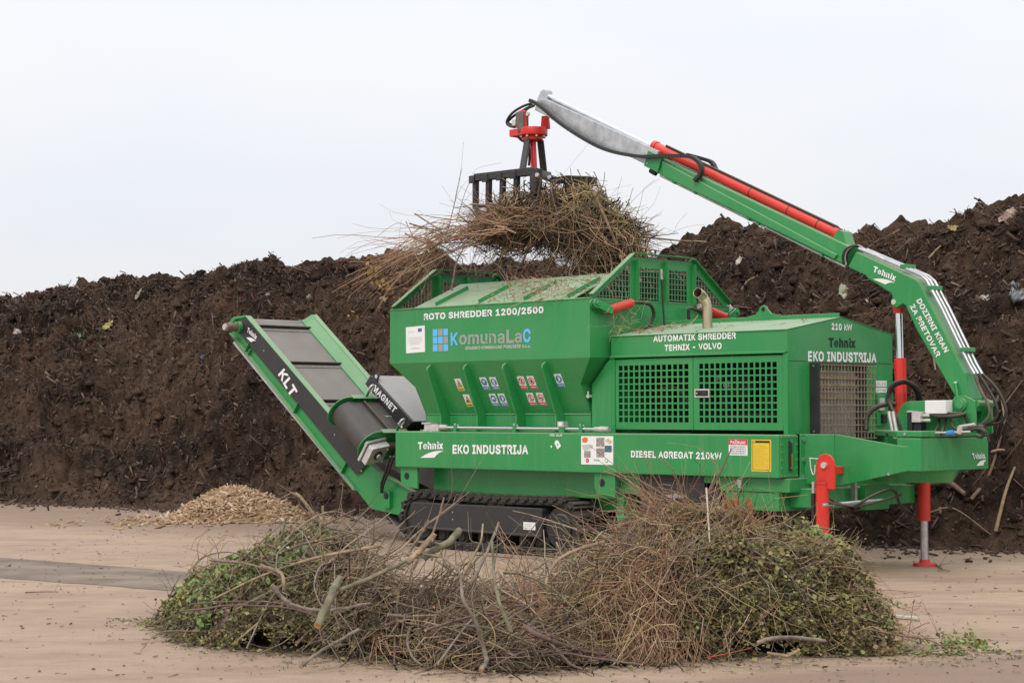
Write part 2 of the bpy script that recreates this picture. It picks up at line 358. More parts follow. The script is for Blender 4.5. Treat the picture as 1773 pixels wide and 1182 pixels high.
# ------------------------------------------------------------------ lettering
# outlines of the bold letters (a leading ^ marks the heavier cut): width, then contours in 1/250 em
GLYPHS = {}
for _l in """!61|0:8,32 7,136 42,136 40,32|0:24,-10 10,-4 4,10 10,25 24,31 39,25 45,10 39,-4
-125|0:93,70 93,38 20,38 20,70
.59|0:24,-10 9,-4 3,10 9,25 24,31 38,25 44,10 38,-4
/74|0:70,142 24,-28 -8,-28 38,142
0125|0:57,-10 46,-9 36,-6 27,-1 20,6 14,15 9,25 6,37 4,50 3,64 4,77 6,90 9,102 14,112 20,121 27,128 36,133 46,136 57,137 67,136 77,133 86,128 93,121 99,112 104,102 107,90 109,77 110,64 109,50 107,37 104,25 99,15 93,6 86,-1 77,-6 67,-9|0:57,21 61,21 64,23 67,25 70,28 72,33 74,38 76,46 77,54 77,64 77,73 76,82 74,89 72,95 70,99 67,102 64,105 61,106 57,106 53,106 50,105 47,102 44,99 41,95 39,89 37,82 36,73 36,64 36,54 37,46 39,38 41,33 44,28 47,25 49,23 53,21
1125|0:11,-8 11,22 106,22 106,-8|1:77,136 77,-8 45,-8 45,96 13,73 13,111 47,136
2125|0:7,-8 7,15 52,63 64,76 70,85 71,93 69,100 64,104 56,106 47,104 42,99 39,82 7,82 9,99 11,107 14,115 19,122 25,127 32,132 39,135 48,137 56,137 65,137 73,135 80,132 87,127 93,122 98,116 101,109 103,101 104,93 101,76 91,60 73,39 58,23 106,23 106,-8
5125|0:55,-10 47,-10 39,-8 31,-5 24,-1 19,4 14,10 10,17 7,24 5,41 36,41 42,27 47,23 55,21 65,24 71,30 73,41 73,45 72,48 71,51 64,59 61,60 58,60 55,61 45,59 34,53 7,56 16,136 100,136 100,105 45,105 44,90 42,89 57,92 77,88 93,77 103,61 106,41 106,32 103,23 100,15 95,7 89,1 81,-4 73,-7 65,-10
A132|0:-5,-6 46,134 74,134 125,-6 94,-6 66,74 60,91 49,126 70,126 59,91 26,-6|1:21,29 21,56 99,56 99,29
B126|0:7,-8 7,136 61,136 70,135 78,133 86,130 93,126 98,121 103,115 106,108 107,101 108,93 105,76 94,65 99,67 96,68 108,56 111,49 112,42 113,34 112,26 111,19 107,12 103,6 97,1 90,-3 81,-6 72,-8 62,-8|0:40,23 61,23 69,23 74,25 77,27 79,29 80,31 80,34 78,41 72,47 61,49 40,49|0:40,80 59,80 68,82 73,86 75,94 75,96 74,99 72,101 70,103 66,104 60,104 40,104
C139|0:67,-10 55,-9 43,-6 33,-1 24,6 16,15 10,25 5,37 2,50 2,64 2,77 5,90 10,102 16,112 24,121 33,128 43,133 55,136 67,137 88,134 105,125 111,120 115,115 119,109 122,103 125,96 129,79 96,79 90,94 84,100 76,104 67,105 61,105 55,103 50,101 46,97 42,93 39,87 36,81 35,73 34,64 35,54 36,47 39,40 42,34 46,30 51,26 55,24 61,22 67,22 76,23 84,27 90,33 96,49 129,49 125,31 123,25 119,18 115,13 111,7 106,2 88,-7
D137|0:55,-8 15,-8 15,23 53,23 62,23 69,25 75,28 80,31 84,35 87,41 89,47 91,55 91,64 91,73 89,80 87,87 84,92 80,96 76,100 70,102 63,104 55,104 15,104 15,136 57,136 69,135 81,132 92,127 102,120 110,112 116,102 120,90 123,78 124,64 123,50 120,37 116,26 110,16 102,7 92,0 81,-5 68,-8|1:40,136 40,-8 7,-8 7,136
E117|0:7,-8 7,136 102,136 102,104 40,104 40,80 97,80 97,49 40,49 40,23 102,23 102,-8
G142|0:67,-10 55,-9 43,-6 33,-1 24,6 16,15 10,25 5,37 2,50 2,64 2,77 5,90 10,102 16,112 24,121 33,128 43,133 54,136 66,137 74,137 81,136 88,134 94,131 101,128 107,124 119,109 123,102 125,96 129,79 97,79 90,93 84,100 76,104 66,105 61,105 55,103 50,101 46,97 42,93 39,87 36,81 35,73 34,64 35,54 36,47 39,40 42,34 46,30 51,26 56,24 61,22 67,22 73,22 78,23 82,25 86,28 89,31 92,35 94,39 95,45 96,61 114,49 62,41 62,72 128,72 128,50 127,39 125,28 120,18 114,10 107,3 98,-3 89,-7 78,-9
H141|0:7,-8 7,136 40,136 40,81 90,81 90,136 123,136 123,-8 90,-8 90,49 40,49 40,-8
I87|0:-1,-8 -1,23 21,23 21,104 -1,104 -1,136 76,136 76,104 54,104 54,23 76,23 76,-8
J111|0:46,-10 34,-9 23,-5 13,2 5,12 1,23 0,36 0,52 33,52 33,37 33,31 35,27 37,25 39,23 42,21 46,21 50,21 53,23 56,25 58,27 59,31 59,37 59,136 93,136 93,36 91,23 87,12 79,2 70,-5 59,-9
K129|0:20,21 20,56 30,69 39,80 88,134 127,134 62,65|1:9,-6 9,134 38,134 37,56 38,48 38,-6|1:90,-6 39,65 57,88 125,-6
L110|0:7,-8 7,136 40,136 40,23 99,23 99,-8
M169|0:9,-6 9,134 50,134 78,50 107,134 148,134 148,-6 119,-6 119,88 90,-6 67,-6 38,88 38,-6
N143|0:9,-6 9,134 42,134 93,50 93,134 122,134 122,-6 90,-6 38,80 38,-6
O145|0:67,-10 55,-9 43,-6 33,-1 24,6 16,15 10,25 5,37 2,50 2,64 2,77 5,90 10,102 16,112 24,121 33,128 43,133 55,136 67,137 79,136 90,133 100,128 110,121 117,112 124,102 128,90 131,77 132,64 131,50 128,37 124,25 117,15 110,6 100,-1 90,-6 79,-9|0:67,22 73,22 78,24 83,26 87,30 91,34 94,40 97,46 98,54 99,64 98,73 97,81 94,87 91,93 87,98 83,101 78,103 73,105 67,105 61,105 56,103 51,101 46,97 42,93 39,87 36,81 35,73 34,64 35,54 36,46 39,40 42,34 46,30 51,26 56,24 61,22
P123|0:7,-8 7,136 59,136 69,135 79,133 87,129 94,124 100,118 105,111 108,104 110,96 111,87 110,78 108,70 105,62 100,55 94,49 87,44 79,41 69,39 59,38 19,38 19,69 58,69 63,69 67,70 69,71 75,78 77,87 75,96 69,102 67,103 63,104 58,105 40,105 40,-8
R124|0:7,-8 7,136 59,136 69,135 79,133 87,130 94,125 100,119 105,112 108,105 110,97 111,88 110,79 108,71 105,64 100,57 94,51 87,47 79,43 69,42 59,41 16,41 16,72 58,72 64,73 68,73 70,74 76,80 78,88 76,97 70,103 68,103 63,104 58,105 40,105 40,-8|1:83,-8 43,66 81,66 121,-8
S124|0:56,-11 46,-10 37,-8 28,-5 21,-1 14,4 9,10 5,17 2,25 0,43 32,43 38,27 45,23 56,21 68,23 75,28 77,35 76,39 70,43 59,47 43,52 33,55 24,60 16,66 9,74 6,83 4,93 5,102 8,110 12,117 17,123 24,128 31,132 39,135 48,137 57,137 66,137 75,135 83,132 90,128 96,123 101,117 105,110 108,103 110,86 78,86 75,97 73,100 71,102 67,104 62,106 57,106 45,104 39,99 38,94 40,89 46,85 56,81 69,78 81,74 95,66 106,54 109,48 110,41 111,35 110,26 108,18 104,11 99,5 92,-1 84,-5 76,-8 66,-10
T124|0:-1,104 -1,136 113,136 113,104 73,104 73,-8 40,-8 40,104
U141|0:65,-11 54,-10 44,-8 35,-4 26,2 19,8 14,16 10,24 7,33 7,43 7,136 40,136 40,45 40,40 41,36 43,32 45,29 48,27 51,24 55,23 59,22 65,21 70,22 75,23 79,24 82,27 85,29 87,32 88,36 89,40 90,45 90,136 123,136 123,43 122,33 120,24 115,16 110,8 103,2 95,-4 86,-8 76,-10
V132|0:47,-6 -5,134 26,134 60,36 71,1 50,1 61,36 94,134 125,134 74,-6
W183|0:34,-6 -4,134 26,134 50,38 53,25 57,4 40,4 44,25 47,38 72,134 100,134 125,38 128,25 132,4 114,4 118,25 124,51 146,134 176,134 137,-6 109,-6 86,79 82,97 76,125 95,125 90,97 86,79 62,-6
X130|0:-8,-6 38,66 -5,134 31,134 58,90 85,134 121,134 78,66 124,-6 88,-6 58,42 28,-6
Z121|0:2,-8 2,14 61,101 70,113 88,137 99,106 72,105 2,104 2,136 108,136 108,113 49,27 40,15 21,-9 11,22 38,23 108,23 108,-8
a109|0:40,-7 34,-6 27,-5 22,-3 16,0 12,4 8,9 5,14 3,20 3,27 7,43 17,52 30,57 44,60 58,61 63,63 64,64 62,72 58,76 49,78 39,76 33,72 27,63 4,70 9,80 12,86 17,90 32,98 48,101 61,99 74,94 85,83 87,77 88,70 89,63 89,-5 64,-5 64,1 66,3 56,-4|0:43,16 47,16 51,17 54,19 62,26 64,35 64,40 66,41 59,39 45,37 35,35 30,32 28,26 29,21 34,17
d118|0:49,-8 40,-7 32,-5 25,-1 18,4 13,11 8,19 5,27 3,37 3,47 3,57 5,67 8,76 13,83 18,90 25,95 32,99 40,101 49,102 66,99 76,91 72,94 72,133 99,133 99,-6 72,-6 72,9 80,9 76,4 66,-5|0:51,18 55,18 59,19 62,21 65,24 67,27 69,31 71,36 72,41 72,47 72,53 71,59 69,64 67,67 65,71 62,73 59,75 55,76 51,76 47,76 43,75 40,73 37,70 35,67 33,63 31,58 30,53 30,47 30,41 31,36 33,31 35,27 37,24 40,21 43,19 47,18
e113|0:97,40 97,57 94,72 87,84 78,93 68,98 51,101 34,98 20,88 10,74 4,57 4,37 10,19 20,5 35,-4 53,-7 73,-3 87,7 98,26 74,32 62,18 53,16 40,19 32,29 29,40|0:31,57 36,69 43,75 51,77 60,76 68,69 72,57
h114|0:34,56 34,-6 7,-6 7,133 34,133 34,66 17,66 24,83 29,90 35,95 41,99 49,101 57,102 64,102 71,100 77,97 82,94 87,89 91,83 93,76 95,68 95,60 95,-6 68,-6 68,59 68,64 66,69 64,72 61,74 57,76 53,76 43,74 37,68
i54|0:7,-6 7,101 34,101 34,-6|0:21,104 9,109 4,121 9,133 21,137 33,133 38,121 33,109
k107|0:22,20 22,59 28,59 69,101 104,101 49,44 47,44|1:7,-6 7,133 34,133 34,-6|2:71,-6 29,47 48,66 105,-6
m164|0:7,-6 7,101 34,101 30,83 28,90 40,100 54,103 63,102 70,99 76,95 81,89 84,82 88,68 68,68 80,90 93,99 109,103 115,102 121,101 127,98 132,95 137,90 140,85 143,79 145,72 145,64 145,-6 118,-6 118,63 117,68 116,71 114,74 112,75 108,76 105,77 97,75 92,70 90,61 90,-6 63,-6 63,65 62,68 61,71 59,73 57,75 54,76 50,77 42,75 37,69 34,59 34,-6
n114|0:34,56 34,-6 7,-6 7,101 34,101 34,66 17,66 24,83 29,90 35,95 41,99 49,101 57,102 64,102 71,100 77,97 82,94 87,89 90,83 93,76 95,68 95,60 95,-6 68,-6 68,59 68,64 66,69 64,72 61,74 57,76 53,76 43,74 37,68
o116|0:52,-8 43,-7 34,-5 26,-1 19,4 13,11 9,19 5,27 3,37 3,47 3,57 5,67 9,75 13,83 19,90 26,95 34,99 43,101 52,102 61,101 70,99 78,95 85,90 91,83 95,75 99,67 101,57 101,47 101,37 99,27 95,19 91,11 85,4 78,-1 70,-5 61,-7|0:52,18 57,18 61,19 64,21 67,24 69,27 71,32 73,36 74,41 74,47 74,52 73,58 71,62 69,67 67,70 64,73 61,75 57,76 52,76 47,76 43,75 40,73 37,70 35,67 33,62 31,58 30,52 30,47 30,41 31,36 33,32 35,27 37,24 40,21 43,19 47,18
u114|0:46,-7 39,-7 32,-5 26,-3 20,1 16,6 12,12 9,19 8,26 7,35 7,101 34,101 34,36 35,30 36,26 39,23 42,21 45,19 50,19 59,21 65,27 68,39 68,101 95,101 95,-6 69,-6 69,29 86,29 79,12 74,5 68,-1 61,-4 53,-7
x107|0:-4,-6 30,48 -2,101 31,101 48,71 65,101 98,101 66,48 100,-6 66,-6 48,25 30,-6
Ć139|0:67,-10 55,-9 43,-6 33,-1 24,6 16,15 10,25 5,37 2,50 2,64 2,77 5,90 10,102 16,112 24,121 33,128 43,133 55,136 67,137 88,134 105,125 111,120 115,115 119,109 122,103 125,96 129,79 96,79 90,94 84,100 76,104 67,105 61,105 55,103 50,101 46,97 42,93 39,87 36,81 35,73 34,64 35,54 36,47 39,40 42,34 46,30 51,26 55,24 61,22 67,22 76,23 84,27 90,33 96,49 129,49 125,31 123,25 119,18 115,13 111,7 106,2 88,-7|1:46,131 66,173 105,173 77,131
Ž121|0:2,-8 2,14 61,101 70,113 88,137 99,106 72,105 2,104 2,136 108,136 108,113 49,27 40,15 21,-9 11,22 38,23 108,23 108,-8|1:46,173 55,163 63,173 101,173 66,133 44,133 9,172
^T127|0:-3,102 -3,138 115,138 115,102 75,102 75,-10 38,-10 38,102
^e116|0:97,40 97,57 94,72 87,84 78,93 68,98 51,101 34,98 20,88 10,74 4,57 4,37 10,19 20,5 35,-4 53,-7 73,-3 87,7 98,26 74,32 62,18 53,16 40,19 32,29 29,40|0:31,57 36,69 43,75 51,77 60,76 68,69 72,57
^h117|0:39,56 39,-10 3,-10 3,138 39,138 39,61 10,61 20,85 25,93 32,99 40,103 48,106 57,107 65,106 72,104 79,101 85,97 90,92 95,85 98,77 99,69 100,60 100,-10 64,-10 64,58 63,63 62,67 60,69 59,70 56,71 53,72 46,70 41,65
^i58|0:12,-8 12,100 46,100 46,-8|0:10,114 10,142 48,142 48,114
^n117|0:39,56 39,-10 3,-10 3,105 38,105 39,61 10,61 20,85 25,93 32,99 40,103 48,106 57,107 65,106 72,104 79,101 85,97 90,92 95,85 98,77 99,69 100,60 100,-10 64,-10 64,58 63,63 62,67 60,69 59,70 56,71 53,72 46,70 41,65
^x109|0:-8,-8 28,48 -6,104 33,104 48,76 63,104 102,104 68,48 104,-8 63,-8 48,20 33,-8""".split('\n'):
    _k = 2 if _l[0] == '^' else 1
    _p = _l[_k:].split('|')
    GLYPHS[_l[:_k]] = (int(_p[0]), [(int(c[0]), [tuple(map(int, q.split(','))) for q in c[2:].split(' ')]) for c in _p[1:]])


def text(name, s, O, X, Y, mat, parent, bold=0.02, spacing=1.0, lift=0.004):
    """letters as ONE flat mesh fitted to the corner O (lower left), X (lower right), Y (upper left)"""
    lays = {}
    x0, word = 0.0, 0
    for c in s:
        if c == ' ':
            x0 += 0.24; word += 1; continue
        adv, cons = GLYPHS.get('^' + c if bold > 0.04 else c, GLYPHS[c])
        for lay, con in cons:
            key = (word, lay)
            if key not in lays:                # strokes that cross go on a second film a hair above
                lays[key] = bpy.data.curves.new('letters', 'CURVE')
                lays[key].dimensions = '2D'; lays[key].fill_mode = 'BOTH'
            sp = lays[key].splines.new('POLY')
            sp.points.add(len(con) - 1)
            for pt, (x, y) in zip(sp.points, con):
                pt.co = (x0 + x / 250, y / 250, 0, 1)
            sp.use_cyclic_u = True
        x0 += adv / 250 * spacing
    words = {}
    for (wd, lay), cu in lays.items():
        tmp = bpy.data.objects.new('letters', cu)
        COL.objects.link(tmp)
        bpy.context.view_layer.update()
        m0 = bpy.data.meshes.new_from_object(tmp.evaluated_get(bpy.context.evaluated_depsgraph_get()))
        V3, F3 = words.setdefault(wd, ([], []))
        k = len(V3)
        V3 += [(v.co.x, v.co.y, lay) for v in m0.vertices]
        F3 += [[k + i for i in p.vertices] for p in m0.polygons]
        COL.objects.unlink(tmp); bpy.data.objects.remove(tmp); bpy.data.curves.remove(cu); bpy.data.meshes.remove(m0)
    co = np.array([v for V3, _ in words.values() for v in V3], float)
    lo, hi = co.min(0), co.max(0)
    O, X, Y = (np.array(p, float) for p in (O, X, Y))
    nn = np.cross(X - O, Y - O); nn /= np.linalg.norm(nn)
    for V3, F3 in words.values():              # one mesh per word
        co = np.array(V3, float)
        a = (co[:, 0] - lo[0]) / (hi[0] - lo[0]); b = (co[:, 1] - lo[1]) / (hi[1] - lo[1])
        w = O + a[:, None] * (X - O) + b[:, None] * (Y - O) + nn * (lift + 0.0008 * co[:, 2:3])
        me = bpy.data.meshes.new(name)
        me.from_pydata(w.tolist(), [], F3)
        me.materials.append(mat)
        me.update()
        o = bpy.data.objects.new(name, me)
        COL.objects.link(o)
        if parent is not None:
            set_parent(o, parent)
    return o


def decal_frame(O, X, Y):
    O, X, Y = V(O), V(X), V(Y)
    n = (X - O).cross(Y - O).normalized()
    return lambda a, b, k=0.0: O + (X - O) * a + (Y - O) * b + n * k


def quad(mb, F, a0, a1, b0, b1, k, m):
    mb.add([F(a0, b0, k), F(a1, b0, k), F(a1, b1, k), F(a0, b1, k)], [(0, 1, 2, 3)], m)


def plate(mb, F, k=0.003, m=0):
    """thin sticker with real thickness"""
    vs_ = [F(0, 0, -0.001), F(1, 0, -0.001), F(1, 1, -0.001), F(0, 1, -0.001), F(0, 0, k), F(1, 0, k), F(1, 1, k), F(0, 1, k)]
    mb.add(vs_, [(4, 5, 6, 7), (0, 1, 5, 4), (1, 2, 6, 5), (2, 3, 7, 6), (3, 0, 4, 7)], m)


def disc(mb, F, ca, cb, ra, rb, k, m, n=20, a0=0.0, a1=2 * math.pi, inner=0.0):
    pts = []
    full = abs(a1 - a0 - 2 * math.pi) < 1e-6
    for i in range(n if full else n + 1):
        t = a0 + (a1 - a0) * i / n
        pts.append((math.cos(t), math.sin(t)))
    if inner == 0:
        mb.add([F(ca + ra * c, cb + rb * s_, k) for c, s_ in pts], [tuple(range(len(pts)))], m)
    else:
        vs_ = [F(ca + ra * c * q, cb + rb * s_ * q, k) for q in (1, inner) for c, s_ in pts]
        L = len(pts)
        mb.add(vs_, [(i, (i + 1) % L, L + (i + 1) % L, L + i) for i in range(L if full else L - 1)], m)


def perforated(mb, xs, zs, solid, y0, y1, m=0, swap=None):
    """plate with real holes: grid cells that are solid get faces, hole rims get walls"""
    f = swap or (lambda x, y, z: (x, y, z))
    nx, nz_ = len(xs) - 1, len(zs) - 1
    S = lambda i, j: 0 <= i < nx and 0 <= j < nz_ and solid(i, j)
    for i in range(nx):
        for j in range(nz_):
            if not S(i, j):
                continue
            a, b, c, d = xs[i], xs[i + 1], zs[j], zs[j + 1]
            mb.add([f(a, y0, c), f(b, y0, c), f(b, y0, d), f(a, y0, d)], [(0, 1, 2, 3)], m)
            mb.add([f(a, y1, c), f(b, y1, c), f(b, y1, d), f(a, y1, d)], [(3, 2, 1, 0)], m)
            for di, dj, p, q in ((-1, 0, (a, c), (a, d)), (1, 0, (b, d), (b, c)), (0, -1, (b, c), (a, c)), (0, 1, (a, d), (b, d))):
                if not S(i + di, j + dj):
                    mb.add([f(p[0], y0, p[1]), f(q[0], y0, q[1]), f(q[0], y1, q[1]), f(p[0], y1, p[1])], [(0, 1, 2, 3)], m)


# value noise for terrain-like relief
def _hash(ix, iy, seed):
    h = (ix.astype(np.int64) * 374761393 + iy.astype(np.int64) * 668265263 + seed * 1442695041) & 0x7fffffff
    h = ((h ^ (h >> 13)) * 1274126177) & 0x7fffffff
    return ((h ^ (h >> 16)) & 0xffff) / 65535.0


def vnoise(x, y, seed=0):
    ix, iy = np.floor(x), np.floor(y)
    fx, fy = x - ix, y - iy
    fx = fx * fx * (3 - 2 * fx); fy = fy * fy * (3 - 2 * fy)
    a, b = _hash(ix, iy, seed), _hash(ix + 1, iy, seed)
    c, d = _hash(ix, iy + 1, seed), _hash(ix + 1, iy + 1, seed)
    return (a * (1 - fx) + b * fx) * (1 - fy) + (c * (1 - fx) + d * fx) * fy - 0.5


def fbm(x, y, oct_=4, seed=0, gain=0.5):
    s = 0; a = 1.0
    for i in range(oct_):
        s = s + a * vnoise(x * 2 ** i + 17.3 * i, y * 2 ** i - 9.1 * i, seed + i); a *= gain
    return s

# ================================================================== GROUND
def ground_material():
    mt = bpy.data.materials.new('worn_concrete')
    mt.use_nodes = True
    t = mt.node_tree; n, l = t.nodes.new, t.links.new
    b = t.nodes['Principled BSDF']; b.inputs['Roughness'].default_value = 0.85
    b.inputs['Specular IOR Level'].default_value = 0.3
    geo = n('ShaderNodeNewGeometry')
    rot = n('ShaderNodeVectorRotate'); rot.rotation_type = 'Z_AXIS'; rot.inputs['Angle'].default_value = -math.atan2(RV.y, RV.x)
    l(geo.outputs['Position'], rot.inputs['Vector'])
    def noise(scale, detail, rough, stretch=(1, 1, 1)):
        mp_ = n('ShaderNodeMapping'); mp_.inputs['Scale'].default_value = stretch
        l(rot.outputs[0], mp_.inputs[0])
        ns = n('ShaderNodeTexNoise'); ns.inputs['Scale'].default_value = scale; ns.inputs['Detail'].default_value = detail; ns.inputs['Roughness'].default_value = rough
        l(mp_.outputs[0], ns.inputs['Vector'])
        return ns.outputs['Fac']
    def rng(src, a, b_, c, d):
        r = n('ShaderNodeMapRange'); r.inputs[1].default_value = a; r.inputs[2].default_value = b_; r.inputs[3].default_value = c; r.inputs[4].default_value = d
        l(src, r.inputs[0]); return r.outputs[0]
    def mix(f, a, c):
        m_ = n('ShaderNodeMix'); m_.data_type = 'RGBA'
        l(f, m_.inputs[0])
        for i, q in ((6, a), (7, c)):
            if isinstance(q, tuple):
                m_.inputs[i].default_value = (*q, 1)
            else:
                l(q, m_.inputs[i])
        return m_.outputs[2]
    c = mix(rng(noise(0.35, 6, 0.6), 0.3, 0.7, 0, 1), (0.43, 0.316, 0.222), (0.53, 0.392, 0.275))
    c = mix(rng(noise(0.9, 8, 0.7, (0.5, 1.5, 1)), 0.46, 0.7, 0, 0.75), c, (0.26, 0.175, 0.125))      # trodden streaks
    c = mix(rng(noise(3.5, 8, 0.7, (0.6, 1.3, 1)), 0.5, 0.72, 0, 0.6), c, (0.24, 0.165, 0.12))                       # blotches
    c = mix(rng(noise(1.3, 7, 0.6, (0.5, 1.2, 1)), 0.55, 0.75, 0, 0.5), c, (0.53, 0.41, 0.29))          # pale dust
    # broad damp stain with its own edge at the near right corner, and soil trodden out from the heap foot
    sp = n('ShaderNodeSeparateXYZ'); l(rot.outputs[0], sp.inputs[0])
    def lin(kx, ky, k0, wob):
        a_ = n('ShaderNodeMath'); a_.operation = 'MULTIPLY_ADD'; a_.inputs[1].default_value = kx; a_.inputs[2].default_value = k0
        l(sp.outputs['X'], a_.inputs[0])
        b_ = n('ShaderNodeMath'); b_.operation = 'MULTIPLY_ADD'; b_.inputs[1].default_value = ky
        l(sp.outputs['Y'], b_.inputs[0]); l(a_.outputs[0], b_.inputs[2])
        w_ = n('ShaderNodeMath'); w_.operation = 'MULTIPLY_ADD'; w_.inputs[1].default_value = wob
        l(noise(1.1, 7, 0.65), w_.inputs[0]); l(b_.outputs[0], w_.inputs[2])
        return w_.outputs[0]
    c = mix(rng(lin(0.5, -0.864, -11.62 - 0.35, 0.9), -0.1, 0.25, 0, 0.75), c, (0.27, 0.185, 0.14))
    c = mix(rng(lin(0.5, 1.0, -1.9, 1.6), -0.6, 1.2, 0, 0.6), c, (0.2, 0.135, 0.1))
    c = mix(rng(noise(55, 4, 0.7), 0.3, 0.72, 0, 0.5), c, (0.24, 0.172, 0.132))                           # grit
    l(c, b.inputs['Base Color'])
    bp = n('ShaderNodeBump'); bp.inputs['Distance'].default_value = 0.012
    l(noise(45, 7, 0.8), bp.inputs['Height']); l(bp.outputs[0], b.inputs['Normal'])
    return mt


G = MB()
G.add([(-400, -400, 0), (400, -400, 0), (400, 400, 0), (-400, 400, 0)], [(0, 1, 2, 3)])
tag(G.build('ground', ground_material(), fix=False), 'worn tan concrete yard under the shredder', 'ground', kind='structure')

# darker strip of patched paving that runs out from under the brushwood to the left
mat_strip = material('dark_patched_paving', (0.175, 0.13, 0.1), 0.85, var=0.3, scale=1.7, col2=(0.27, 0.2, 0.15), detail=9, stretch=(1, 1, 1), bump=0.003, bump_scale=60)
a0, a1 = V((-1.965, -4.477, 0.000)), V((1.412, -4.050, 0.000))
b0, b1 = V((0.467, -5.840, 0.000)), V((2.869, -5.407, 0.000))
G = MB(); up_, lo_ = [], []
for i in range(90):
    t = -2.6 + i * 0.045
    up_.append(a0 + (a1 - a0) * t + RV.cross(V((0, 0, 1))) * (0.06 * float(fbm(np.array([i * 0.5]), np.array([0.3]), 3, 5)[0])) + V((0, 0, 0.004)))
    lo_.append(b0 + (b1 - b0) * t * 1.1 + RV.cross(V((0, 0, 1))) * (0.06 * float(fbm(np.array([i * 0.5]), np.array([7.3]), 3, 6)[0])) + V((0, 0, 0.004)))
for i in range(89):
    G.add([up_[i], up_[i + 1], lo_[i + 1], lo_[i]], [(0, 1, 2, 3)])
tag(G.build('pavement_strip', mat_strip, fix=False), 'dark brown strip of patched paving crossing the tan yard', 'pavement', kind='structure')

# ================================================================== COMPOST HEAP
BASE_R, BASE_D = zip(*[(-16.19, 37.46), (-12.32, 36.36), (-9.77, 35.35), (-5.98, 32.73), (-2.55, 30.63), (0.11, 27.64), (2.47, 25.29), (4.36, 23.62), (6.24, 22.60), (7.60, 21.94), (9.80, 20.81)])
CREST_R, CREST_Z = zip(*[(-18.42, 4.17), (-15.72, 4.36), (-13.10, 4.44), (-11.37, 4.50), (-10.51, 4.59), (-9.95, 4.65), (-8.48, 4.60), (-7.06, 4.65), (-6.38, 4.67), (-5.72, 4.76), (-4.95, 4.81), (-4.45, 4.61), (-3.71, 4.69), (-2.99, 4.61), (-2.04, 4.60), (-1.13, 4.62), (-0.38, 4.57), (0.64, 4.40), (1.60, 4.28), (2.41, 4.40), (2.77, 4.67), (3.37, 4.90), (3.78, 4.71), (4.18, 4.48), (4.75, 4.38), (5.24, 4.36), (5.40, 4.46), (5.87, 4.56), (6.57, 4.72), (7.51, 4.92), (8.44, 5.01), (9.83, 4.96), (12.26, 4.79)])
RUN = 5.0
nr, nt_ = 900, 300
rr = np.linspace(-16, 13, nr)
tt = np.concatenate([np.linspace(-0.06, 1.12, nt_ - 40), np.linspace(1.13, 2.2, 40)])
Rg, Tg = np.meshgrid(rr, tt, indexing='ij')
db = np.interp(Rg, BASE_R, BASE_D)
zc = np.interp(Rg, CREST_R, CREST_Z)
tcl = np.clip(Tg, 0, 1)
Zs = zc * (tcl + 0.16 * np.sin(np.pi * tcl)) - zc * 0.55 * np.clip(Tg - 1, 0, 2) ** 1.4
S_ = Tg * 6.4
big = fbm(Rg * 0.45, S_ * 0.45, 3, 1)
mid = np.abs(fbm(Rg * 1.5 + 3, S_ * 1.9, 3, 9))
clod = np.abs(fbm(Rg * 4.2, S_ * 4.8 + 5, 3, 23))
fine = fbm(Rg * 13, S_ * 13, 2, 31)
amp = np.clip((Tg + 0.03) / 0.12, 0, 1)
fine2 = np.abs(fbm(Rg * 9 + 2, S_ * 10, 2, 57))
crest_ = 1 - 0.6 * np.clip((Tg - 0.8) / 0.2, 0, 1)
gully = np.abs(fbm(Rg * 0.5 + 0.35 * S_ + 4, S_ * 0.16, 3, 91))
disp = amp * (0.7 * (gully - 0.2) * np.clip(np.sin(np.pi * np.clip(Tg, 0, 1)), 0, 1) + 0.55 * big + (0.62 * (mid - 0.22) + 0.4 * (clod - 0.2)) * (0.45 + 0.55 * crest_) + (0.22 * (fine2 - 0.2) + 0.08 * fine) * crest_)
Dg = db + Tg * RUN - 0.6 * disp
Zg = Zs + 0.8 * disp - 0.03 + 0.02 * np.clip(Tg, 0, 1)
Zg = np.where(Tg < -0.02, -0.05, Zg)
P = np.stack([YARD.x + RV.x * Rg + DV.x * Dg, YARD.y + RV.y * Rg + DV.y * Dg, Zg], -1).reshape(-1, 3)
ii, jj = np.meshgrid(np.arange(nr - 1), np.arange(nt_ - 1), indexing='ij')
q0 = (ii * nt_ + jj).ravel()
F = np.stack([q0, q0 + nt_, q0 + nt_ + 1, q0 + 1], -1)
